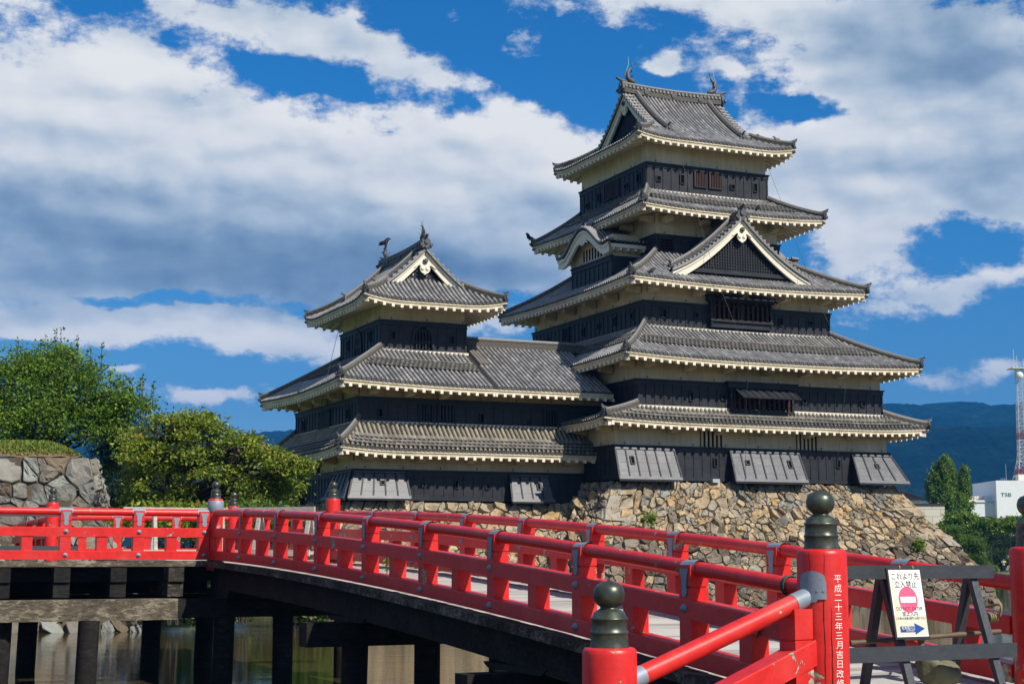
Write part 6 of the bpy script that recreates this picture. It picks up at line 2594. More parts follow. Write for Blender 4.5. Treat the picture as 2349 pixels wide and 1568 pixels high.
# weeds between the deck boards
for i, (t, a, h_, lab) in enumerate(((7.95, .75, .22, 'green grass tuft growing at the foot of the big red post'), (2.75, .55, .5, 'tall thin weed growing through the bridge deck'), (7.9, 2.75, .2, 'grass sprig at the foot of the right red post'))):
    mb = MB()
    b = PA(t, -1.22, a)
    rr = np.random.default_rng(60 + i)
    n = 14 if i != 1 else 40
    if i == 1:
        pts = b + np.c_[rr.normal(0, .03, n), rr.normal(0, .03, n), rr.random(n) * h_]
        mb.tube([b, b + np.array([.01, 0, h_])], .006, 4)
        leaves(mb, pts, .015, .10, rr)
    else:
        for k in range(n):
            d = rr.normal(0, .6, 3)
            d[2] = 1
            d /= np.linalg.norm(d)
            s_ = np.cross(d, (0, 0, 1.))
            s_ /= np.linalg.norm(s_) + 1e-6
            L = h_ * (.5 + rr.random())
            mb.add([b - s_ * .007, b + s_ * .007, b + d * L * .6 + s_ * .006, b + d * L + np.array([d[0], d[1], -.4]) * L * .3, b + d * L * .6 - s_ * .006], [(0, 1, 2, 3, 4)], 0)
    o = mb.build('weed', M['leaf_maple'], None, b)
    o.location = b
    tag(o, lab, 'weed', 'weeds on the bridge deck')


# ------------------------------------------------------------------ birds
def bird(name, label, p, face, s, mat, group):
    p = np.asarray(p, float)
    face = np.asarray(face, float)
    lat = np.cross((0, 0, 1.), face)
    up = np.array([0, 0, 1.])
    mb = MB()
    mb.tube(smooth_curve([p - face * .26 * s + up * .06 * s, p - face * .10 * s + up * .12 * s, p + face * .04 * s + up * .20 * s, p + face * .12 * s + up * .30 * s, p + face * .20 * s + up * .33 * s, p + face * .27 * s + up * .31 * s], 3),
            np.interp(np.linspace(0, 1, 16), [0, .2, .4, .6, .75, .88, 1], np.array([.03, .075, .095, .07, .055, .03, .008]) * s), 8)
    for sg in (-1, 1):
        mb.plate([(0, 0), (1, .1), (.5, .35), (.05, .3)], p + lat * sg * .085 * s + up * .11 * s + face * .05 * s, -face * .32 * s, up * .30 * s, lat * sg * .012 * s)
        mb.tube([p + lat * sg * .03 * s + up * .10 * s, p + lat * sg * .03 * s - up * .005], .010 * s, 5)
    o = mb.build(name, M[mat], None, p)
    o.location = p
    tag(o, label, 'bird', group)


bird('crow', 'black crow perched on the left tip of the fourth roof of the keep', uvz(41.78, 90.58, 22.95), uvz(-.9, -.4, 0), 1.35, 'crow_black', 'birds on the castle roofs')
bird('crow', 'black crow on the ridge ornament at the back of the turret roof', uvz(30.27, 86.1, 20.86), uvz(.9, -.4, 0), 1.4, 'crow_black', 'birds on the castle roofs')
bird('crow', 'dark crow standing on the edge of the third roof near its left corner', uvz(41.55, 74.15, 17.98), uvz(.9, -.4, 0), 1.2, 'crow_black', 'birds on the castle roofs')
bird('pigeon', 'pale pigeon on the top roof ridge, nearer the big end tile', uvz(52.05, 78.9, 27.98), uvz(-.8, .5, 0), 1.0, 'pigeon_grey', 'birds on the castle roofs')
bird('pigeon', 'pale pigeon on the top roof ridge, nearer the curled tip', uvz(52.75, 78.2, 27.75), uvz(-.8, .5, 0), 1.0, 'pigeon_grey', 'birds on the castle roofs')
bird('pigeon', 'dark pigeon on the fourth roof above the gable', uvz(50.1, 76.35, 22.85), uvz(.8, .5, 0), 1.0, 'crow_black', 'birds on the castle roofs')


# ------------------------------------------------------------------ trees
def tube_limb(mb, a, b, r0, r1, rr, sag=.0, n=5, wob=.06):
    a, b = np.asarray(a, float), np.asarray(b, float)
    L = np.linalg.norm(b - a)
    P = [a]
    for i in range(1, n):
        t = i / n
        P.append(lerp(a, b, t) + rr.normal(0, wob * L, 3) * math.sin(PI * t) + np.array([0, 0, sag * L * math.sin(PI * t)]))
    P.append(b)
    mb.tube(P, np.linspace(r0, r1, len(P)), 6, 0)
    return P


def tree(name, label, cat, base, trunk, lobes, ncl, nl, leaf, lw, ll, cl, seed, mat, bark='bark', group=None, limb_every=5, trunk_r=.25, twig=True, droop=.0, surf=.5, sprigs=0):
    """trunk: points from the base; lobes: [(centre, radii, weight)]; cl: leaf-cluster radii"""
    rr = np.random.default_rng(seed)
    base = np.asarray(base, float)
    T = thing(name, label, cat, base, 0, group)
    tm = MB()
    tr = np.asarray(trunk, float)
    tm.tube(smooth_curve(np.vstack([base, tr]), 4), np.linspace(trunk_r, trunk_r * .35, 4 * len(tr) + 1), 9, 0)
    lm = MB()
    W = np.array([l[2] for l in lobes], float)
    W /= W.sum()
    cs = []
    for i in range(ncl):
        k = rr.choice(len(lobes), p=W)
        c, R, _ = lobes[k]
        d = rr.normal(0, 1, 3)
        d /= np.linalg.norm(d)
        rad = (surf + (1 - surf) * rr.random()) if rr.random() < .8 else rr.random() ** .5
        cs.append(np.asarray(c) + d * np.asarray(R) * rad)
    cs = np.array(cs)
    allp = np.vstack([base, tr])
    for i, c in enumerate(cs):
        sp = np.asarray(cl) * (.6 + .7 * rr.random())
        n = max(4, int(nl * (.6 + .8 * rr.random())))
        g = rr.normal(0, .5, (n, 3)) * sp
        g[:, 2] -= .12 * (g[:, 0] ** 2 + g[:, 1] ** 2) / max(sp[0], .05)
        tone = rr.normal(0, .16)
        rnd = np.clip(.45 + tone + rr.normal(0, .22, n), 0, .999)
        leaves(lm, c + g, lw, ll, rr, rnd=rnd, droop=droop)
        if limb_every and i % limb_every == 0:
            # from the nearest lower trunk point
            j = np.argmin(np.linalg.norm(allp - c, axis=1) + 3.0 * np.maximum(0, allp[:, 2] - c[2] + .3))
            P = tube_limb(tm, allp[j], c, trunk_r * .28, .018, rr, .06)
    for i in range(sprigs):
        # upright leading shoots
        c = cs[rr.integers(len(cs))]
        k = rr.integers(len(lobes))
        lc, R, _ = lobes[k]
        x = rr.normal(0, .45, 2) * np.asarray(R)[:2]
        q = (x[0] / R[0]) ** 2 + (x[1] / R[1]) ** 2
        z = lc[2] + R[2] * math.sqrt(max(0, 1 - q))
        a = np.array([lc[0] + x[0], lc[1] + x[1], z - .1])
        L = .4 + .7 * rr.random()
        tm.tube([a - np.array([0, 0, .4]), a + np.array([rr.normal(0, .06), 0, L])], [.02, .006], 4)
        n = 22
        pts = a + np.c_[rr.normal(0, .03, n), rr.normal(0, .03, n), rr.random(n) * L]
        leaves(lm, pts, lw, ll, rr, tilt=np.array([0, 0, .6]))
    tm.build('trunk', M[bark], T, base)
    lm.build('crown', M[leaf], T, base)
    return T


def lobe(px, py, D, rx, ry, rz, w=1.0):
    """lobe placed by compass bearing and height as surveyed"""
    X = (px - 2048) / 6236 * D
    Z = 2.9 + (2206 - py) / 6236 * D
    return ((X, D, Z), (rx, ry, rz), w)


# big maple rising behind the wall's grassy top
tree('maple_tree', 'tall dark green maple standing on the grassy top of the stone wall', 'tree', (-19.0, 64, 6.6), [(-18.9, 64, 8.2), (-18.6, 64, 9.6), (-18.2, 64.2, 10.8)],
     [lobe(167, 1532, 64, 2.7, 2.3, 1.5, 2.4), lobe(55, 1592, 64, 2.4, 2.2, 1.6, 1.5), lobe(306, 1572, 63.5, 2.1, 1.9, 1.25, 1.4), lobe(232, 1672, 63, 2.6, 2.0, 1.0, 1.5), lobe(427, 1592, 63.5, 1.3, 1.1, .55, .6),
      lobe(506, 1592, 63.5, 1.0, .7, .28, .28), lobe(567, 1627, 63.3, .45, .5, .16, .12), lobe(18, 1732, 63, 1.7, 1.5, .6, .6), lobe(195, 1442, 64.3, 1.5, 1.4, .75, .8), lobe(399, 1692, 63.5, 1.3, 1.2, .7, .8), lobe(483, 1682, 64, 1.0, 1.0, .5, .5), lobe(83, 1472, 64, 1.4, 1.3, .7, .7)],
     520, 62, 'leaf_maple', .040, .135, (.62, .62, .40), 101, None, trunk_r=.24, limb_every=7, sprigs=45)
# cherry in front of the turret: many flat sprays under an uneven dome
_r = np.random.default_rng(77)
_top = [(380, 1770), (430, 1715), (520, 1690), (600, 1655), (690, 1645), (750, 1625), (820, 1665), (900, 1650), (985, 1690), (1015, 1750), (1060, 1790), (1120, 1815), (1200, 1835), (1275, 1842)]
_lob = []
while len(_lob) < 64:
    px_ = _r.uniform(500, 1240)
    t_ = np.interp(px_, [a for a, b in _top], [b for a, b in _top])
    lo_ = np.interp(px_, [500, 620, 1080, 1160, 1240], [1900, 2060, 2060, 1900, 1865])
    py_ = t_ + (lo_ - t_) * (_r.random() if len(_lob) > 16 else .06)
    wd = np.interp(px_, [400, 1050, 1240], [1.0, .85, .32])
    _lob.append(lobe(px_, py_ + 12, 60.5 - 1.6 * _r.random() - (py_ - 1650) / 600, wd * _r.uniform(.5, 1.0), wd * _r.uniform(.6, 1.1), _r.uniform(.14, .42) * wd, wd))
tree('cherry_tree', 'spreading yellow green cherry tree in front of the turret corner', 'tree', (-12.9, 60, 2.6), [(-13.0, 60, 4.6), (-13.2, 60, 6.0), (-13.4, 60.2, 7.0)],
     _lob, 520, 48, 'leaf_cherry', .038, .15, (.46, .46, .24), 102, None, trunk_r=.22, limb_every=3, droop=.35, surf=.15)
tree('cherry_tree', 'small yellow green cherry tree under the far end of the turret', 'tree', (-9.3, 66, 2.4), [(-9.3, 66, 4.0), (-9.4, 66, 5.2)],
     [lobe(1010, 1930, 65, 1.5, 1.4, .9, 1), lobe(1090, 1960, 65, 1.3, 1.2, .7, 1), lobe(900, 2000, 65, 1.6, 1.4, .7, .8)], 150, 40, 'leaf_cherry', .05, .19, (.6, .6, .25), 103, None, trunk_r=.14, limb_every=6, droop=.3, surf=.25)
# dark pines between wall and cherry
for i, (b, L, lab) in enumerate((((-16.6, 66, 2.2), [lobe(470, 1760, 66, 1.1, 1.0, .55), lobe(420, 1860, 66, 1.0, 1.2, .7), lobe(500, 1900, 65.5, 1.2, 1.2, .7), lobe(430, 1990, 65.5, 1.1, 1.2, .6), lobe(540, 1980, 65.5, 1.0, 1, .6)], 'dark green pine beside the right end of the grey stone wall'),
                                 ((-14.2, 70, 2.2), [lobe(600, 1800, 70, 1.4, 1.3, .7), lobe(560, 1900, 70, 1.6, 1.3, .8), lobe(680, 1900, 70, 1.6, 1.4, .8), lobe(640, 2010, 70, 1.8, 1.4, .7)], 'dark pine standing behind the spreading cherry tree'))):
    tree('pine_tree', lab, 'tree', b, [np.array(b) + (0, 0, 2.2), np.array(b) + (.1, 0, 4.6)], L, 190, 70, 'leaf_pine', .016, .24, (.50, .50, .26), 110 + i, None, trunk_r=.17, limb_every=8, group='pines left of the castle', surf=.3)
# undergrowth along the left shore
for i, (px, py, D, rx, rz, lf, lab) in enumerate(((700, 2080, 57, 2.6, .75, 'leaf_cherry', 'leafy bush on the shore seen through the left railing'), (980, 2075, 58, 2.4, .7, 'leaf_garden', 'dark green bush at the foot of the turret corner'), (560, 2050, 61, 1.0, .9, 'leaf_garden', 'dark bush at the right foot of the grey stone wall'))):
    l = lobe(px, py, D, rx, 1.3, rz)
    rr = np.random.default_rng(130 + i)
    T = thing('bush', lab, 'bush', (l[0][0], D, .35), 0, 'bushes on the left shore')
    d = rr.normal(0, 1, (2600, 3))
    d /= np.linalg.norm(d, axis=1, keepdims=True)
    pts = np.array(l[0]) + d * np.array(l[1]) * (.55 + .45 * rr.random((2600, 1)))
    pts[:, 2] = np.maximum(pts[:, 2], .5)
    mb = MB()
    leaves(mb, pts, .05, .19, rr)
    mb.build('foliage', M[lf], T, (l[0][0], D, .35))
    mb = MB()
    for k in range(5):
        mb.tube([(l[0][0] + rr.normal(0, .2), D, .3), (l[0][0] + rr.normal(0, rx * .5), D + rr.normal(0, .4), l[0][2])], [.05, .015], 5)
    mb.build('stem', M['bark'], T, (l[0][0], D, .35))

for i, (x, D, rx, rz, lab) in enumerate(((-14.4, 62.5, 1.6, 1.6, 'thick dark thicket low on the shore beside the grey stone wall'), (-11.6, 61.0, 2.6, 1.6, 'thick dark thicket low on the shore under the spreading cherry tree'), (-8.0, 61.5, 2.0, 1.5, 'low thicket on the shore at the left foot of the turret base'))):
    rr = np.random.default_rng(150 + i)
    d = rr.normal(0, 1, (4200, 3))
    d /= np.linalg.norm(d, axis=1, keepdims=True)
    pts = np.array((x, D, 1.7)) + d * np.array((rx, 1.3, rz)) * (.55 + .5 * rr.random((4200, 1)))
    pts[:, 2] = np.maximum(pts[:, 2], .2)
    T = thing('thicket', lab, 'thicket', (x, D, .2), 0, 'thickets on the left shore')
    mb = MB()
    leaves(mb, pts, .06, .22, rr)
    mb.build('foliage', M['leaf_garden'], T, (x, D, .2))
    mb = MB()
    for k in range(6):
        mb.tube([(x + rr.normal(0, .3), D, .1), (x + rr.normal(0, rx * .5), D + rr.normal(0, .4), 2.0)], [.06, .015], 5)
    mb.build('stem', M['bark'], T, (x, D, .2))

# the park beyond the moat on the right
GZ = .35


def far_tree(name, label, D, lobes, ncl, nl, leaf, lw, ll, cl, seed, trunk_r=.3, group=None, surf=.45):
    L = [lobe(*a[:2], D + a[2], *a[3:]) for a in lobes]
    x = np.mean([l[0][0] for l in L])
    zt = max(l[0][2] for l in L)
    b = (x, D, GZ - .05)
    return tree(name, label, 'tree', b, [(x, D, GZ + (zt - GZ) * .4), (x + .1, D, GZ + (zt - GZ) * .8)], L, ncl, nl, leaf, lw, ll, cl, seed, None, trunk_r=trunk_r, limb_every=9, group=group, surf=surf)


far_tree('ginkgo_tree', 'tall pointed green ginkgo with two peaks beside the cream block building', 260, [(3775, 1990, 0, 2.9, 2.6, 3.2, 1.2), (3772, 1910, 0, 2.1, 2.0, 2.6, .8), (3777, 1872, 0, 1.0, 1.0, 2.0, .45), (3730, 1960, 0, 1.5, 1.5, 2.6, .5), (3852, 1950, 0, .95, 1.0, 2.9, .5), (3855, 1908, 0, .6, .6, 1.7, .3), (3830, 2040, -1, 2.3, 2.2, 2.5, .8), (3750, 2050, 0, 2.2, 2.2, 2.5, .7)], 720, 44, 'leaf_ginkgo', .13, .34, (.42, .42, .85), 201, .35)
far_tree('garden_tree', 'rounded yellow green tree in front of the white office building', 215, [(3825, 2075, 0, 1.8, 1.8, 1.1), (3865, 2080, 0, 1.3, 1.4, .8), (3800, 2105, 0, 1.9, 1.8, 1.2), (3870, 2115, 0, 1.5, 1.6, 1.0)], 300, 40, 'leaf_ginkgo', .12, .30, (.6, .6, .4), 202, .2, 'park trees across the moat')
far_tree('garden_tree', 'slim branching tree with forked trunk before the office windows', 205, [(3935, 2088, 0, 1.5, 1.4, .45), (3985, 2092, 0, 1.4, 1.4, .45), (3910, 2100, 0, 1.2, 1.3, .4), (3960, 2118, 0, 1.5, 1.4, .4)], 220, 36, 'leaf_ginkgo', .11, .28, (.6, .6, .3), 203, .14, 'park trees across the moat')
far_tree('garden_tree', 'leafy tree left of the right bridge post, below the office tower', 200, [(4060, 2085, 0, 1.4, 1.4, .6), (4045, 2100, 0, 1.6, 1.6, .8), (4090, 2110, 0, 1.5, 1.5, .9)], 240, 38, 'leaf_ginkgo', .11, .28, (.6, .6, .35), 204, .16, 'park trees across the moat')
far_tree('pine_tree', 'bright green cloud-shaped pine nearest to the keep base', 160, [(3800, 2120, 0, .9, .9, .55), (3770, 2140, 0, .9, .9, .5), (3830, 2160, 0, 1.0, .9, .6)], 120, 60, 'leaf_garden', .03, .34, (.5, .5, .22), 205, .14, 'park pines across the moat')
far_tree('pine_tree', 'dense green pine drooping to the water behind the railing', 150, [(3880, 2170, 0, 1.2, 1.1, .6), (3890, 2215, 0, 1.2, 1.2, .8), (3865, 2225, 0, 1.0, 1.0, .7), (3900, 2255, 0, 1.0, 1.0, .6)], 190, 60, 'leaf_garden', .03, .34, (.5, .5, .26), 206, .16, 'park pines across the moat')
far_tree('pine_tree', 'layered dark pine behind the person with the camera', 215, [(3960, 2130, 0, 2.2, 1.8, .7), (3985, 2165, 0, 2.4, 1.8, .7), (3950, 2190, 0, 1.6, 1.6, .6), (4045, 2150, 0, 1.8, 1.8, 1.0), (4040, 2200, 0, 2.0, 1.8, 1.0)], 260, 50, 'leaf_pine', .04, .42, (.75, .75, .28), 207, .2, 'park pines across the moat')
far_tree('pine_tree', 'low olive brown pine just behind the person with the camera', 208, [(3975, 2215, 0, 1.4, 1.3, .7), (3990, 2245, 0, 1.5, 1.3, .6), (3950, 2240, 0, 1.0, 1.1, .5), (4025, 2250, 0, 1.4, 1.2, .7)], 170, 50, 'leaf_pine', .04, .42, (.7, .7, .28), 208, .16, 'park pines across the moat')
far_tree('garden_tree', 'dark leafy tree beside the cream block building wall', 222, [(3790, 2105, 0, 1.6, 1.6, 1.0), (3830, 2130, 0, 1.8, 1.6, 1.0), (3740, 2150, 0, 1.6, 1.6, .9), (3860, 2150, 0, 1.8, 1.6, 1.0)], 280, 40, 'leaf_garden', .12, .31, (.6, .6, .4), 209, .2, 'park trees across the moat')
rr = np.random.default_rng(33)
for i, (px, py, D, rx, rz, lab) in enumerate(((3945, 2272, 200, .8, .45, 'clipped round green shrub left of the person with the camera'), (3895, 2275, 185, 1.4, .6, 'low clipped hedge at the water edge behind the railing'), (3830, 2265, 170, 1.6, .9, 'dense shrub at the right foot of the keep base'))):
    l = lobe(px, py, D, rx, 1.0, rz)
    d = rr.normal(0, 1, (2400, 3))
    d /= np.linalg.norm(d, axis=1, keepdims=True)
    mb = MB()
    pts = np.array(l[0]) + d * np.array(l[1]) * (.9 + .15 * rr.random((2400, 1)))
    pts = pts[pts[:, 2] > GZ - .1]
    leaves(mb, pts, .06, .16, rr)
    T = thing('shrub', lab, 'shrub', (l[0][0], D, GZ), 0, 'shrubs across the moat')
    mb.build('foliage', M['leaf_ginkgo'], T, (l[0][0], D, GZ))

# ------------------------------------------------------------------ person and bicycle across the moat
def person():
    base = np.array([61.2, 196, GZ + .02])
    J = {'pelvis': (0, 0, .92), 'waist': (0, 0, 1.06), 'chest': (0, .02, 1.30), 'neck': (0, 0, 1.47), 'head': (0, -.03, 1.60), 'top': (0, -.01, 1.72),
         'shl': (-.19, 0, 1.40), 'ell': (-.27, -.12, 1.16), 'hal': (-.06, -.30, 1.50), 'shr': (.19, 0, 1.40), 'elr': (.27, -.12, 1.16), 'har': (.06, -.30, 1.50),
         'hl': (-.10, 0, .88), 'kl': (-.12, -.03, .48), 'al': (-.13, .02, .08), 'tl': (-.13, -.14, .04), 'hr': (.10, 0, .88), 'kr': (.12, -.03, .48), 'ar': (.14, .02, .08), 'tr': (.14, -.14, .04)}
    R = {'pelvis': .15, 'waist': .15, 'chest': .17, 'neck': .06, 'head': .10, 'top': .07, 'shl': .075, 'ell': .05, 'hal': .035, 'shr': .075, 'elr': .05, 'har': .035, 'hl': .10, 'kl': .068, 'al': .045, 'tl': .04, 'hr': .10, 'kr': .068, 'ar': .045, 'tr': .04}
    E_ = [('pelvis', 'waist'), ('waist', 'chest'), ('chest', 'neck'), ('neck', 'head'), ('head', 'top'), ('chest', 'shl'), ('shl', 'ell'), ('ell', 'hal'), ('chest', 'shr'), ('shr', 'elr'), ('elr', 'har'),
          ('pelvis', 'hl'), ('hl', 'kl'), ('kl', 'al'), ('al', 'tl'), ('pelvis', 'hr'), ('hr', 'kr'), ('kr', 'ar'), ('ar', 'tr')]
    names = list(J)
    me = bpy.data.meshes.new('person')
    me.from_pydata([J[n] for n in names], [(names.index(a), names.index(b)) for a, b in E_], [])
    ob = bpy.data.objects.new('person', me)
    col.objects.link(ob)
    md = ob.modifiers.new('skin', 'SKIN')
    for n, d in zip(names, me.skin_vertices[0].data):
        d.radius = (R[n], R[n] * .85)
        d.use_root = n == 'pelvis'
    sb = ob.modifiers.new('sub', 'SUBSURF')
    sb.levels = sb.render_levels = 2
    dg = bpy.context.evaluated_depsgraph_get()
    dg.update()
    m2 = bpy.data.meshes.new_from_object(ob.evaluated_get(dg))
    bpy.data.objects.remove(ob)
    for k in ('skin', 'cream_shirt', 'dark_trousers', 'hair_black'):
        m2.materials.append(M[k])
    for p in m2.polygons:
        c = p.center
        if c.z < .92:
            p.material_index = 2
        elif c.z < 1.47 and not (c.y < -.20):
            p.material_index = 1
        elif c.z > 1.63 or (c.z > 1.52 and c.y > .0):
            p.material_index = 3
        else:
            p.material_index = 0
        p.use_smooth = True
    o = bpy.data.objects.new('person', m2)
    col.objects.link(o)
    o.location = base
    o.rotation_euler = (0, 0, -.25)
    tag(o, 'person in a cream shirt and dark trousers raising a camera on the far bank', 'person')
    cam_ = MB()
    cam_.box((-.07, -.05, -.05), (.07, .03, .05), 0)
    cam_.tube([(0, -.05, 0), (0, -.14, 0)], .035, 10, 0)
    c = cam_.build('camera_body', M['hair_black'])
    c.location = base + np.array([-.08, -.34, 1.53])
    tag(c, 'small black camera held up by the person on the far bank', 'camera')


person()


def bicycle(x, D, lab, flip):
    b = np.array([x, D, GZ + .02])
    T = thing('bicycle', lab, 'bicycle', b, 0, 'bicycles parked in the park')
    for dx in (-.52, .52):
        w = MB()
        w.tube([(dx + .32 * math.cos(a), 0, .34 + .32 * math.sin(a)) for a in np.linspace(0, 2 * PI, 25)], .022, 6)
        for k in range(6):
            a = PI * k / 6
            w.tube([(dx + .31 * math.cos(a), 0, .34 + .31 * math.sin(a)), (dx - .31 * math.cos(a), 0, .34 - .31 * math.sin(a))], .004, 4)
        w.build('wheel', M['dark_trousers'], T)
    f = MB()
    for a, c in (((-.52, .34), (-.12, .36)), ((-.12, .36), (-.22, .82)), ((-.22, .78), (.34, .80)), ((-.12, .36), (.34, .72)), ((.32, .92), (.52, .34)), ((-.52, .34), (-.22, .78))):
        f.tube([(a[0], 0, a[1]), (c[0], 0, c[1])], .02, 6)
    f.build('frame', M['mast_white'], T)
    h_ = MB()
    h_.tube([(.28, -.26, .98), (.33, 0, .96), (.28, .26, .98)], .015, 6)
    h_.build('handlebar', M['dark_trousers'], T)
    s = MB()
    s.lathe([(0, .88), (.08, .87), (.10, .84), (0, .82)], (-.24, 0, 0), 10)
    s.build('saddle', M['dark_trousers'], T)
    T.rotation_euler = (0, 0, flip)


bicycle(62.2, 197.5, 'bicycle parked right of the person, half hidden by the post', .9)
bicycle(62.9, 198.7, 'second bicycle parked behind the first one, across the moat', 1.2)

# ------------------------------------------------------------------ buildings across the moat
T = thing('block_building', 'low cream block building with plain courses beside the ginkgo', 'building', (60.5, 232, GZ))
o = np.array([60.5, 232, GZ])
mb = MB()
mb.box((50.5, 230.2, GZ), (63.55, 245, 9.75), 0)
mb.build('wall', M['cream_block'], T, o)
mb = MB()
mb.box((50.3, 230.0, 9.75), (63.75, 245.2, 9.95), 0)
mb.build('coping', M['brown_wood'], T, o)

o = np.array([63.5, 262, GZ])
T = thing('storehouse', 'white plastered storehouse with a grey tiled roof behind the cream building', 'building', o)
mb = MB()
mb.box((60.6, 258, GZ), (67.5, 266, 11.4), 0)
mb.build('wall', M['white_panel'], T, o)
mb = MB()
mb.add([(60.0, 257.4, 11.4), (68.1, 257.4, 11.4), (68.1, 266.6, 11.4), (60.0, 266.6, 11.4), (63.2, 262, 13.3), (65, 262, 13.3)], [(0, 1, 5, 4), (1, 2, 5), (2, 3, 4, 5), (3, 0, 4)], 0)
for i in range(17):
    x = 60.2 + i * .48
    xt = min(max(x, 63.2), 65)
    mb.tube([(x, 257.4, 11.45), (xt, 262, 13.35)], .08, 5, 0)
mb.build('roof', M['tile_bed'], T, o)
mb = MB()
mb.box((58.6, 259, GZ), (60.4, 263, 11.6), 0)
mb.box((58.7, 258.93, 10.3), (60.0, 259.02, 11.0), 1)
mb.build('annex', [M['grey_panel'], M['white_panel']], T, o)

o = np.array([114, 356, GZ])
T = thing('office_building', 'white office building with a green lettered tower and dark strip windows', 'building', o)
mb = MB()
mb.box((108.3, 350, GZ), (124, 368, 18.75), 0)
mb.build('tower', M['white_panel'], T, o)
mb = MB()
mb.box((94, 352, GZ), (108.28, 372, 14.45), 0)
mb.box((94, 351.8, 13.9), (108.28, 352, 14.1), 1)
mb.build('wing', [M['white_panel'], M['grey_panel']], T, o)
for i, (a, b) in enumerate(((96.3, 101.2), (101.5, 104.2), (104.5, 107.9))):
    mb = MB()
    mb.box((a, 351.94, 8.2), (b, 352.02, 10.9), 1)
    mb.box((a, 351.84, 8.2), (b, 351.96, 8.34), 0)
    mb.box((a, 351.84, 10.76), (b, 351.96, 10.9), 0)
    for x in (a, (a + b) / 2, b - .14):
        mb.box((x, 351.85, 8.34), (x + .14, 351.95, 10.76), 0)
    mb.build('window', [M['mast_white'], M['glass_dark']], T, o)
for i, (a, b) in enumerate(((96.3, 100.8), (101.2, 107.9))):
    mb = MB()
    mb.box((a, 351.94, 3.4), (b, 352.02, 6.0), 1)
    for x in np.arange(a, b, 1.5):
        mb.box((x, 351.85, 3.4), (x + .12, 351.95, 6.0), 0)
    mb.build('window', [M['mast_white'], M['glass_dark']], T, o)
mb = MB()
for x in np.arange(95, 108, .8):
    mb.tube([(x, 352.3, 14.45), (x, 352.3, 15.35)], .03, 4)
for z in (14.9, 15.35):
    mb.tube([(94.5, 352.3, z), (108.2, 352.3, z)], .03, 4)
mb.build('roof_railing', M['lamp_grey'], T, o)
mb = MB()
for x, w in ((103.2, 1.0), (104.6, 1.1), (106, .8)):
    mb.box((x, 354, 14.45), (x + w, 355.5, 15.4), 0)
    mb.tube([(x + w / 2, 353.98, 14.95), (x + w / 2, 353.9, 14.95)], .32, 12, 0)
mb.build('roof_unit', M['plaster_white'], T, o)
mb = MB()
for i in range(3):
    mb.tube([(110.2 + i * .45 + .28 * math.cos(a), 352, 18.75 + .55 * math.sin(a)) for a in np.linspace(0, PI, 10)], .035, 5)
mb.tube([(111.6, 353, 18.75), (111.6, 353, 22.6)], .05, 5)
mb.build('roof_aerial', M['lamp_grey'], T, o)
mb = MB()
for a, b in (((110.5, 15.05), (112.45, 15.05)), ):
    pass
V, F = text_mesh('TSB', 1.4)
mb.add(np.array([(111.0 - .55 + x * 1.05, 349.92, 15.55 + y * .85) for x, y, _ in V]), F, 0, False, None, .5)
V2 = np.array([(111.0 - .55 + x * 1.05, 349.92, 15.55 + y * .85) for x, y, _ in V])
mb.build('sign_lettering', M['green_letter'], T, o)

# lattice mast on the office roof
o = np.array([118.5, 362, 18.75])
T = thing('radio_mast', 'lattice radio mast with a white dish on the office building roof', 'mast', o)
mb = MB()
zs = np.linspace(18.75, 45.2, 17)
wd_ = lambda z: np.interp(z, [18.75, 24.5, 45.2], [2.1, .95, .75])
for i in range(16):
    z0, z1 = zs[i], zs[i + 1]
    a, b = wd_(z0), wd_(z1)
    mi = 1 if i in (1, 6) else 0
    for sx, sy in ((-1, -1), (1, -1), (1, 1), (-1, 1)):
        mb.tube([(118.5 + sx * a, 362 + sy * a, z0), (118.5 + sx * b, 362 + sy * b, z1)], .07, 5, mi)
    for (s0, s1) in (((-1, -1), (1, -1)), ((1, -1), (1, 1)), ((-1, 1), (1, 1)), ((-1, -1), (-1, 1))):
        mb.tube([(118.5 + s0[0] * a, 362 + s0[1] * a, z0), (118.5 + s1[0] * b, 362 + s1[1] * b, z1)], .035, 4, mi)
        mb.tube([(118.5 + s1[0] * a, 362 + s1[1] * a, z0), (118.5 + s0[0] * b, 362 + s0[1] * b, z1)], .035, 4, mi)
        mb.tube([(118.5 + s0[0] * b, 362 + s0[1] * b, z1), (118.5 + s1[0] * b, 362 + s1[1] * b, z1)], .035, 4, mi)
mb.build('lattice', [M['mast_white'], M['mast_red']], T, o)
mb = MB()
mb.box((116.3, 359.8, 45.2), (120.7, 364.2, 45.4), 0)
for x in np.linspace(116.4, 120.6, 6):
    for y in (359.9, 364.1):
        mb.tube([(x, y, 45.4), (x, y, 46.6)], .04, 4)
for z in (46.0, 46.6):
    mb.tube([(116.4, 359.9, z), (120.6, 359.9, z)], .04, 4)
for x, h_ in ((117.0, 49.8), (117.7, 48.2), (119.2, 47.6)):
    mb.tube([(x, 361, 45.4), (x, 361, h_)], .06, 5)
mb.build('platform', M['mast_white'], T, o)
mb = MB()
c = np.array([118.0, 360.2, 43.5])
for rr_, z in ((1.15, 0),):
    V, F = [], []
    prof = [(0, -.6), (.42, -.55), (.74, -.34), (.92, -.04), (.95, .3), (.82, .38), (0, .42)]
    m = 20
    for r_, y in prof:
        for k in range(m):
            a = 2 * PI * k / m
            V.append(c + np.array([r_ * math.cos(a), y, r_ * math.sin(a)]))
    for i in range(len(prof) - 1):
        for k in range(m):
            F.append((i * m + k, i * m + (k + 1) % m, (i + 1) * m + (k + 1) % m, (i + 1) * m + k))
    mb.add(V, F, 0, True)
mb.build('dish', M['white_panel'], T, o)
mb = MB()
mb.box((116.6, 359.9, 18.75), (119.4, 362, 20.6), 0)
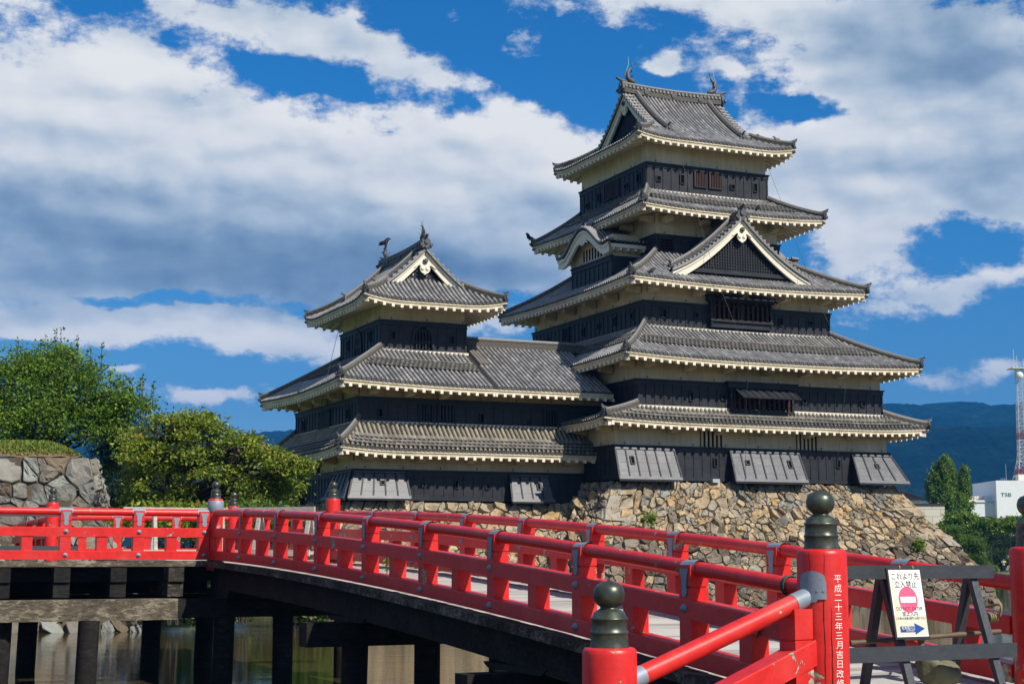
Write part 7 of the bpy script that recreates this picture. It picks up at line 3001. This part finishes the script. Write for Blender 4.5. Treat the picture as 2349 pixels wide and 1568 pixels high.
mb.build('equipment_box', M['plaster_white'], T, o)
# ------------------------------------------------------------------ water, ground, hills, air
mb = MB()
mb.add([(-400, -60, 0), (400, -60, 0), (400, 330, 0), (-400, 330, 0)], [(0, 1, 2, 3)], 0)
o = mb.build('water', M['moat_water'])
o['kind'] = 'structure'

# ground: one sheet to the horizon, sunk below the moat
def ground_h(x, y):
    # castle island and left shore
    q = x * C_ + y * S_
    w = -x * S_ + y * C_
    land = .35
    bed = -1.6
    s = []
    s.append(min((q - 41) / 1.0, (w - 74) / 1.0, (56 - q) / 1.0))                 # under the keep
    s.append(min((q - 10) / 1.5, (w - 78.5) / 2.0, (60 - q) / 1.0, 3))             # turret side and inner bailey
    s.append(min((w - 62.5) / 2.0, (19 - q) / 2.0, 3))                              # left shore
    s.append((y - 168 + .12 * (x - 40)) / 5.0)                                     # park beyond the moat
    s.append((abs(x) - 130) / 8.0)
    t = max(s)
    return bed + (land - bed) * min(1, max(0, t)) ** .6


xs = np.unique(np.concatenate([np.linspace(-9000, -160, 14), np.linspace(-160, 200, 145), np.linspace(200, 9000, 14)]))
ys = np.unique(np.concatenate([np.linspace(-3000, -40, 6), np.linspace(-40, 260, 121), np.linspace(260, 9000, 14)]))
V = [(x, y, ground_h(x, y)) for y in ys for x in xs]
nx = len(xs)
mb = MB()
mb.add(V, [(j * nx + i, j * nx + i + 1, (j + 1) * nx + i + 1, (j + 1) * nx + i) for j in range(len(ys) - 1) for i in range(nx - 1)], 0, True)
o = mb.build('ground', M['ground_mat'])
o['kind'] = 'structure'

# near bank under the camera and the bridge head
mb = MB()
P = [(-40, -30), (-40, 3), (-6, 11.2), (-1.2, 13.1), (.3, 14.35), (2.6, 15.6), (5.9, 17.2), (8, 16.6), (14, 13), (40, 2), (40, -30)]
mb.plate(P, (0, 0, -1.5), (1, 0, 0), (0, 1, 0), (0, 0, 2.72), 0)
o = mb.build('bank', M['soil'])
o['kind'] = 'structure'


def ridge(name, D, pts, depth, seed, amp, base=0.0):
    """a wooded range: surveyed skyline, real depth in front and behind"""
    rr = np.random.default_rng(seed)
    xs = np.linspace(-D * .75, D * .75, 900)
    sx = np.array([(p[0] - 2048) / 6236 * D for p in pts])
    sz = np.array([2.9 + (2199 - p[1]) / 6236 * D * .982 for p in pts])
    crest = np.interp(xs, sx, sz)
    # ripple of tree tops and spurs
    ph = rr.random(40) * 2 * PI
    fr = np.exp(rr.uniform(np.log(2 * PI / (D * .22)), np.log(2 * PI / (D * .006)), 40))
    rip = sum(np.sin(fr[k] * xs + ph[k]) * (1 / fr[k]) for k in range(40))
    crest = crest + rip / np.abs(rip).max() * amp + rr.normal(0, .00055 * D, len(xs))
    ts = np.concatenate([np.linspace(0, 1, 26), np.linspace(1.12, 2, 6)])
    V = []
    px_, py_ = rr.random(30) * 2 * PI, rr.random(30) * 2 * PI
    kx = np.exp(rr.uniform(np.log(2 * PI / (D * .20)), np.log(2 * PI / (D * .015)), 30)) * rr.choice([-1, 1], 30)
    ky = np.exp(rr.uniform(np.log(2 * PI / (D * .30)), np.log(2 * PI / (D * .02)), 30))
    for t in ts:
        y = D + (t - 1) * depth
        n = sum(np.sin(kx[k] * xs + ky[k] * y + px_[k]) / abs(kx[k]) for k in range(30))
        n = n / np.abs(n).max()
        prof = math.sin(min(t, 1) * PI / 2) ** 1.25 if t <= 1 else math.cos((t - 1) * PI / 2)
        z = base + (crest - base) * prof + n * amp * 8 * math.sin(PI * min(t, 1)) * max(0, 1 - t)
        for i, x in enumerate(xs):
            V.append((x, y, z[i]))
    n = len(xs)
    mb = MB()
    mb.add(V, [(j * n + i, j * n + i + 1, (j + 1) * n + i + 1, (j + 1) * n + i) for j in range(len(ts) - 1) for i in range(n - 1)], 0, True)
    o = mb.build(name, M['hill_forest'])
    o['kind'] = 'structure'


ridge('mountain', 3600, [(-3000, 1700), (0, 1590), (300, 1600), (450, 1635), (560, 1650), (800, 1720), (1000, 1762), (1060, 1745), (1180, 1728), (1300, 1735), (2000, 1690), (3000, 1640), (3540, 1622), (3600, 1626), (3700, 1613), (3760, 1611), (3850, 1622), (3990, 1626), (4060, 1605), (4200, 1590), (6500, 1620)], 1500, 1, 5)
ridge('hill', 2300, [(-3000, 1950), (0, 1900), (600, 1870), (1000, 1830), (1060, 1795), (1100, 1785), (1150, 1820), (1400, 1870), (2400, 1800), (3300, 1715), (3700, 1708), (3800, 1712), (4000, 1708), (4300, 1720), (6500, 1800)], 900, 2, 4)

# the air
mb = MB()
mb.box((-9500, -60, -3), (9500, 5600, 520))
m, h, p = newmat('haze_air')
nt = m.node_tree
nt.nodes.remove(p)
v = h.n('ShaderNodeVolumePrincipled')
v.inputs['Color'].default_value = (0.03, 0.33, 0.90, 1)
v.inputs['Density'].default_value = 0.00014
v.inputs['Anisotropy'].default_value = 0.0
nt.links.new(v.outputs[0], nt.nodes['Material Output'].inputs['Volume'])
o = mb.build('haze', m)
o['kind'] = 'stuff'
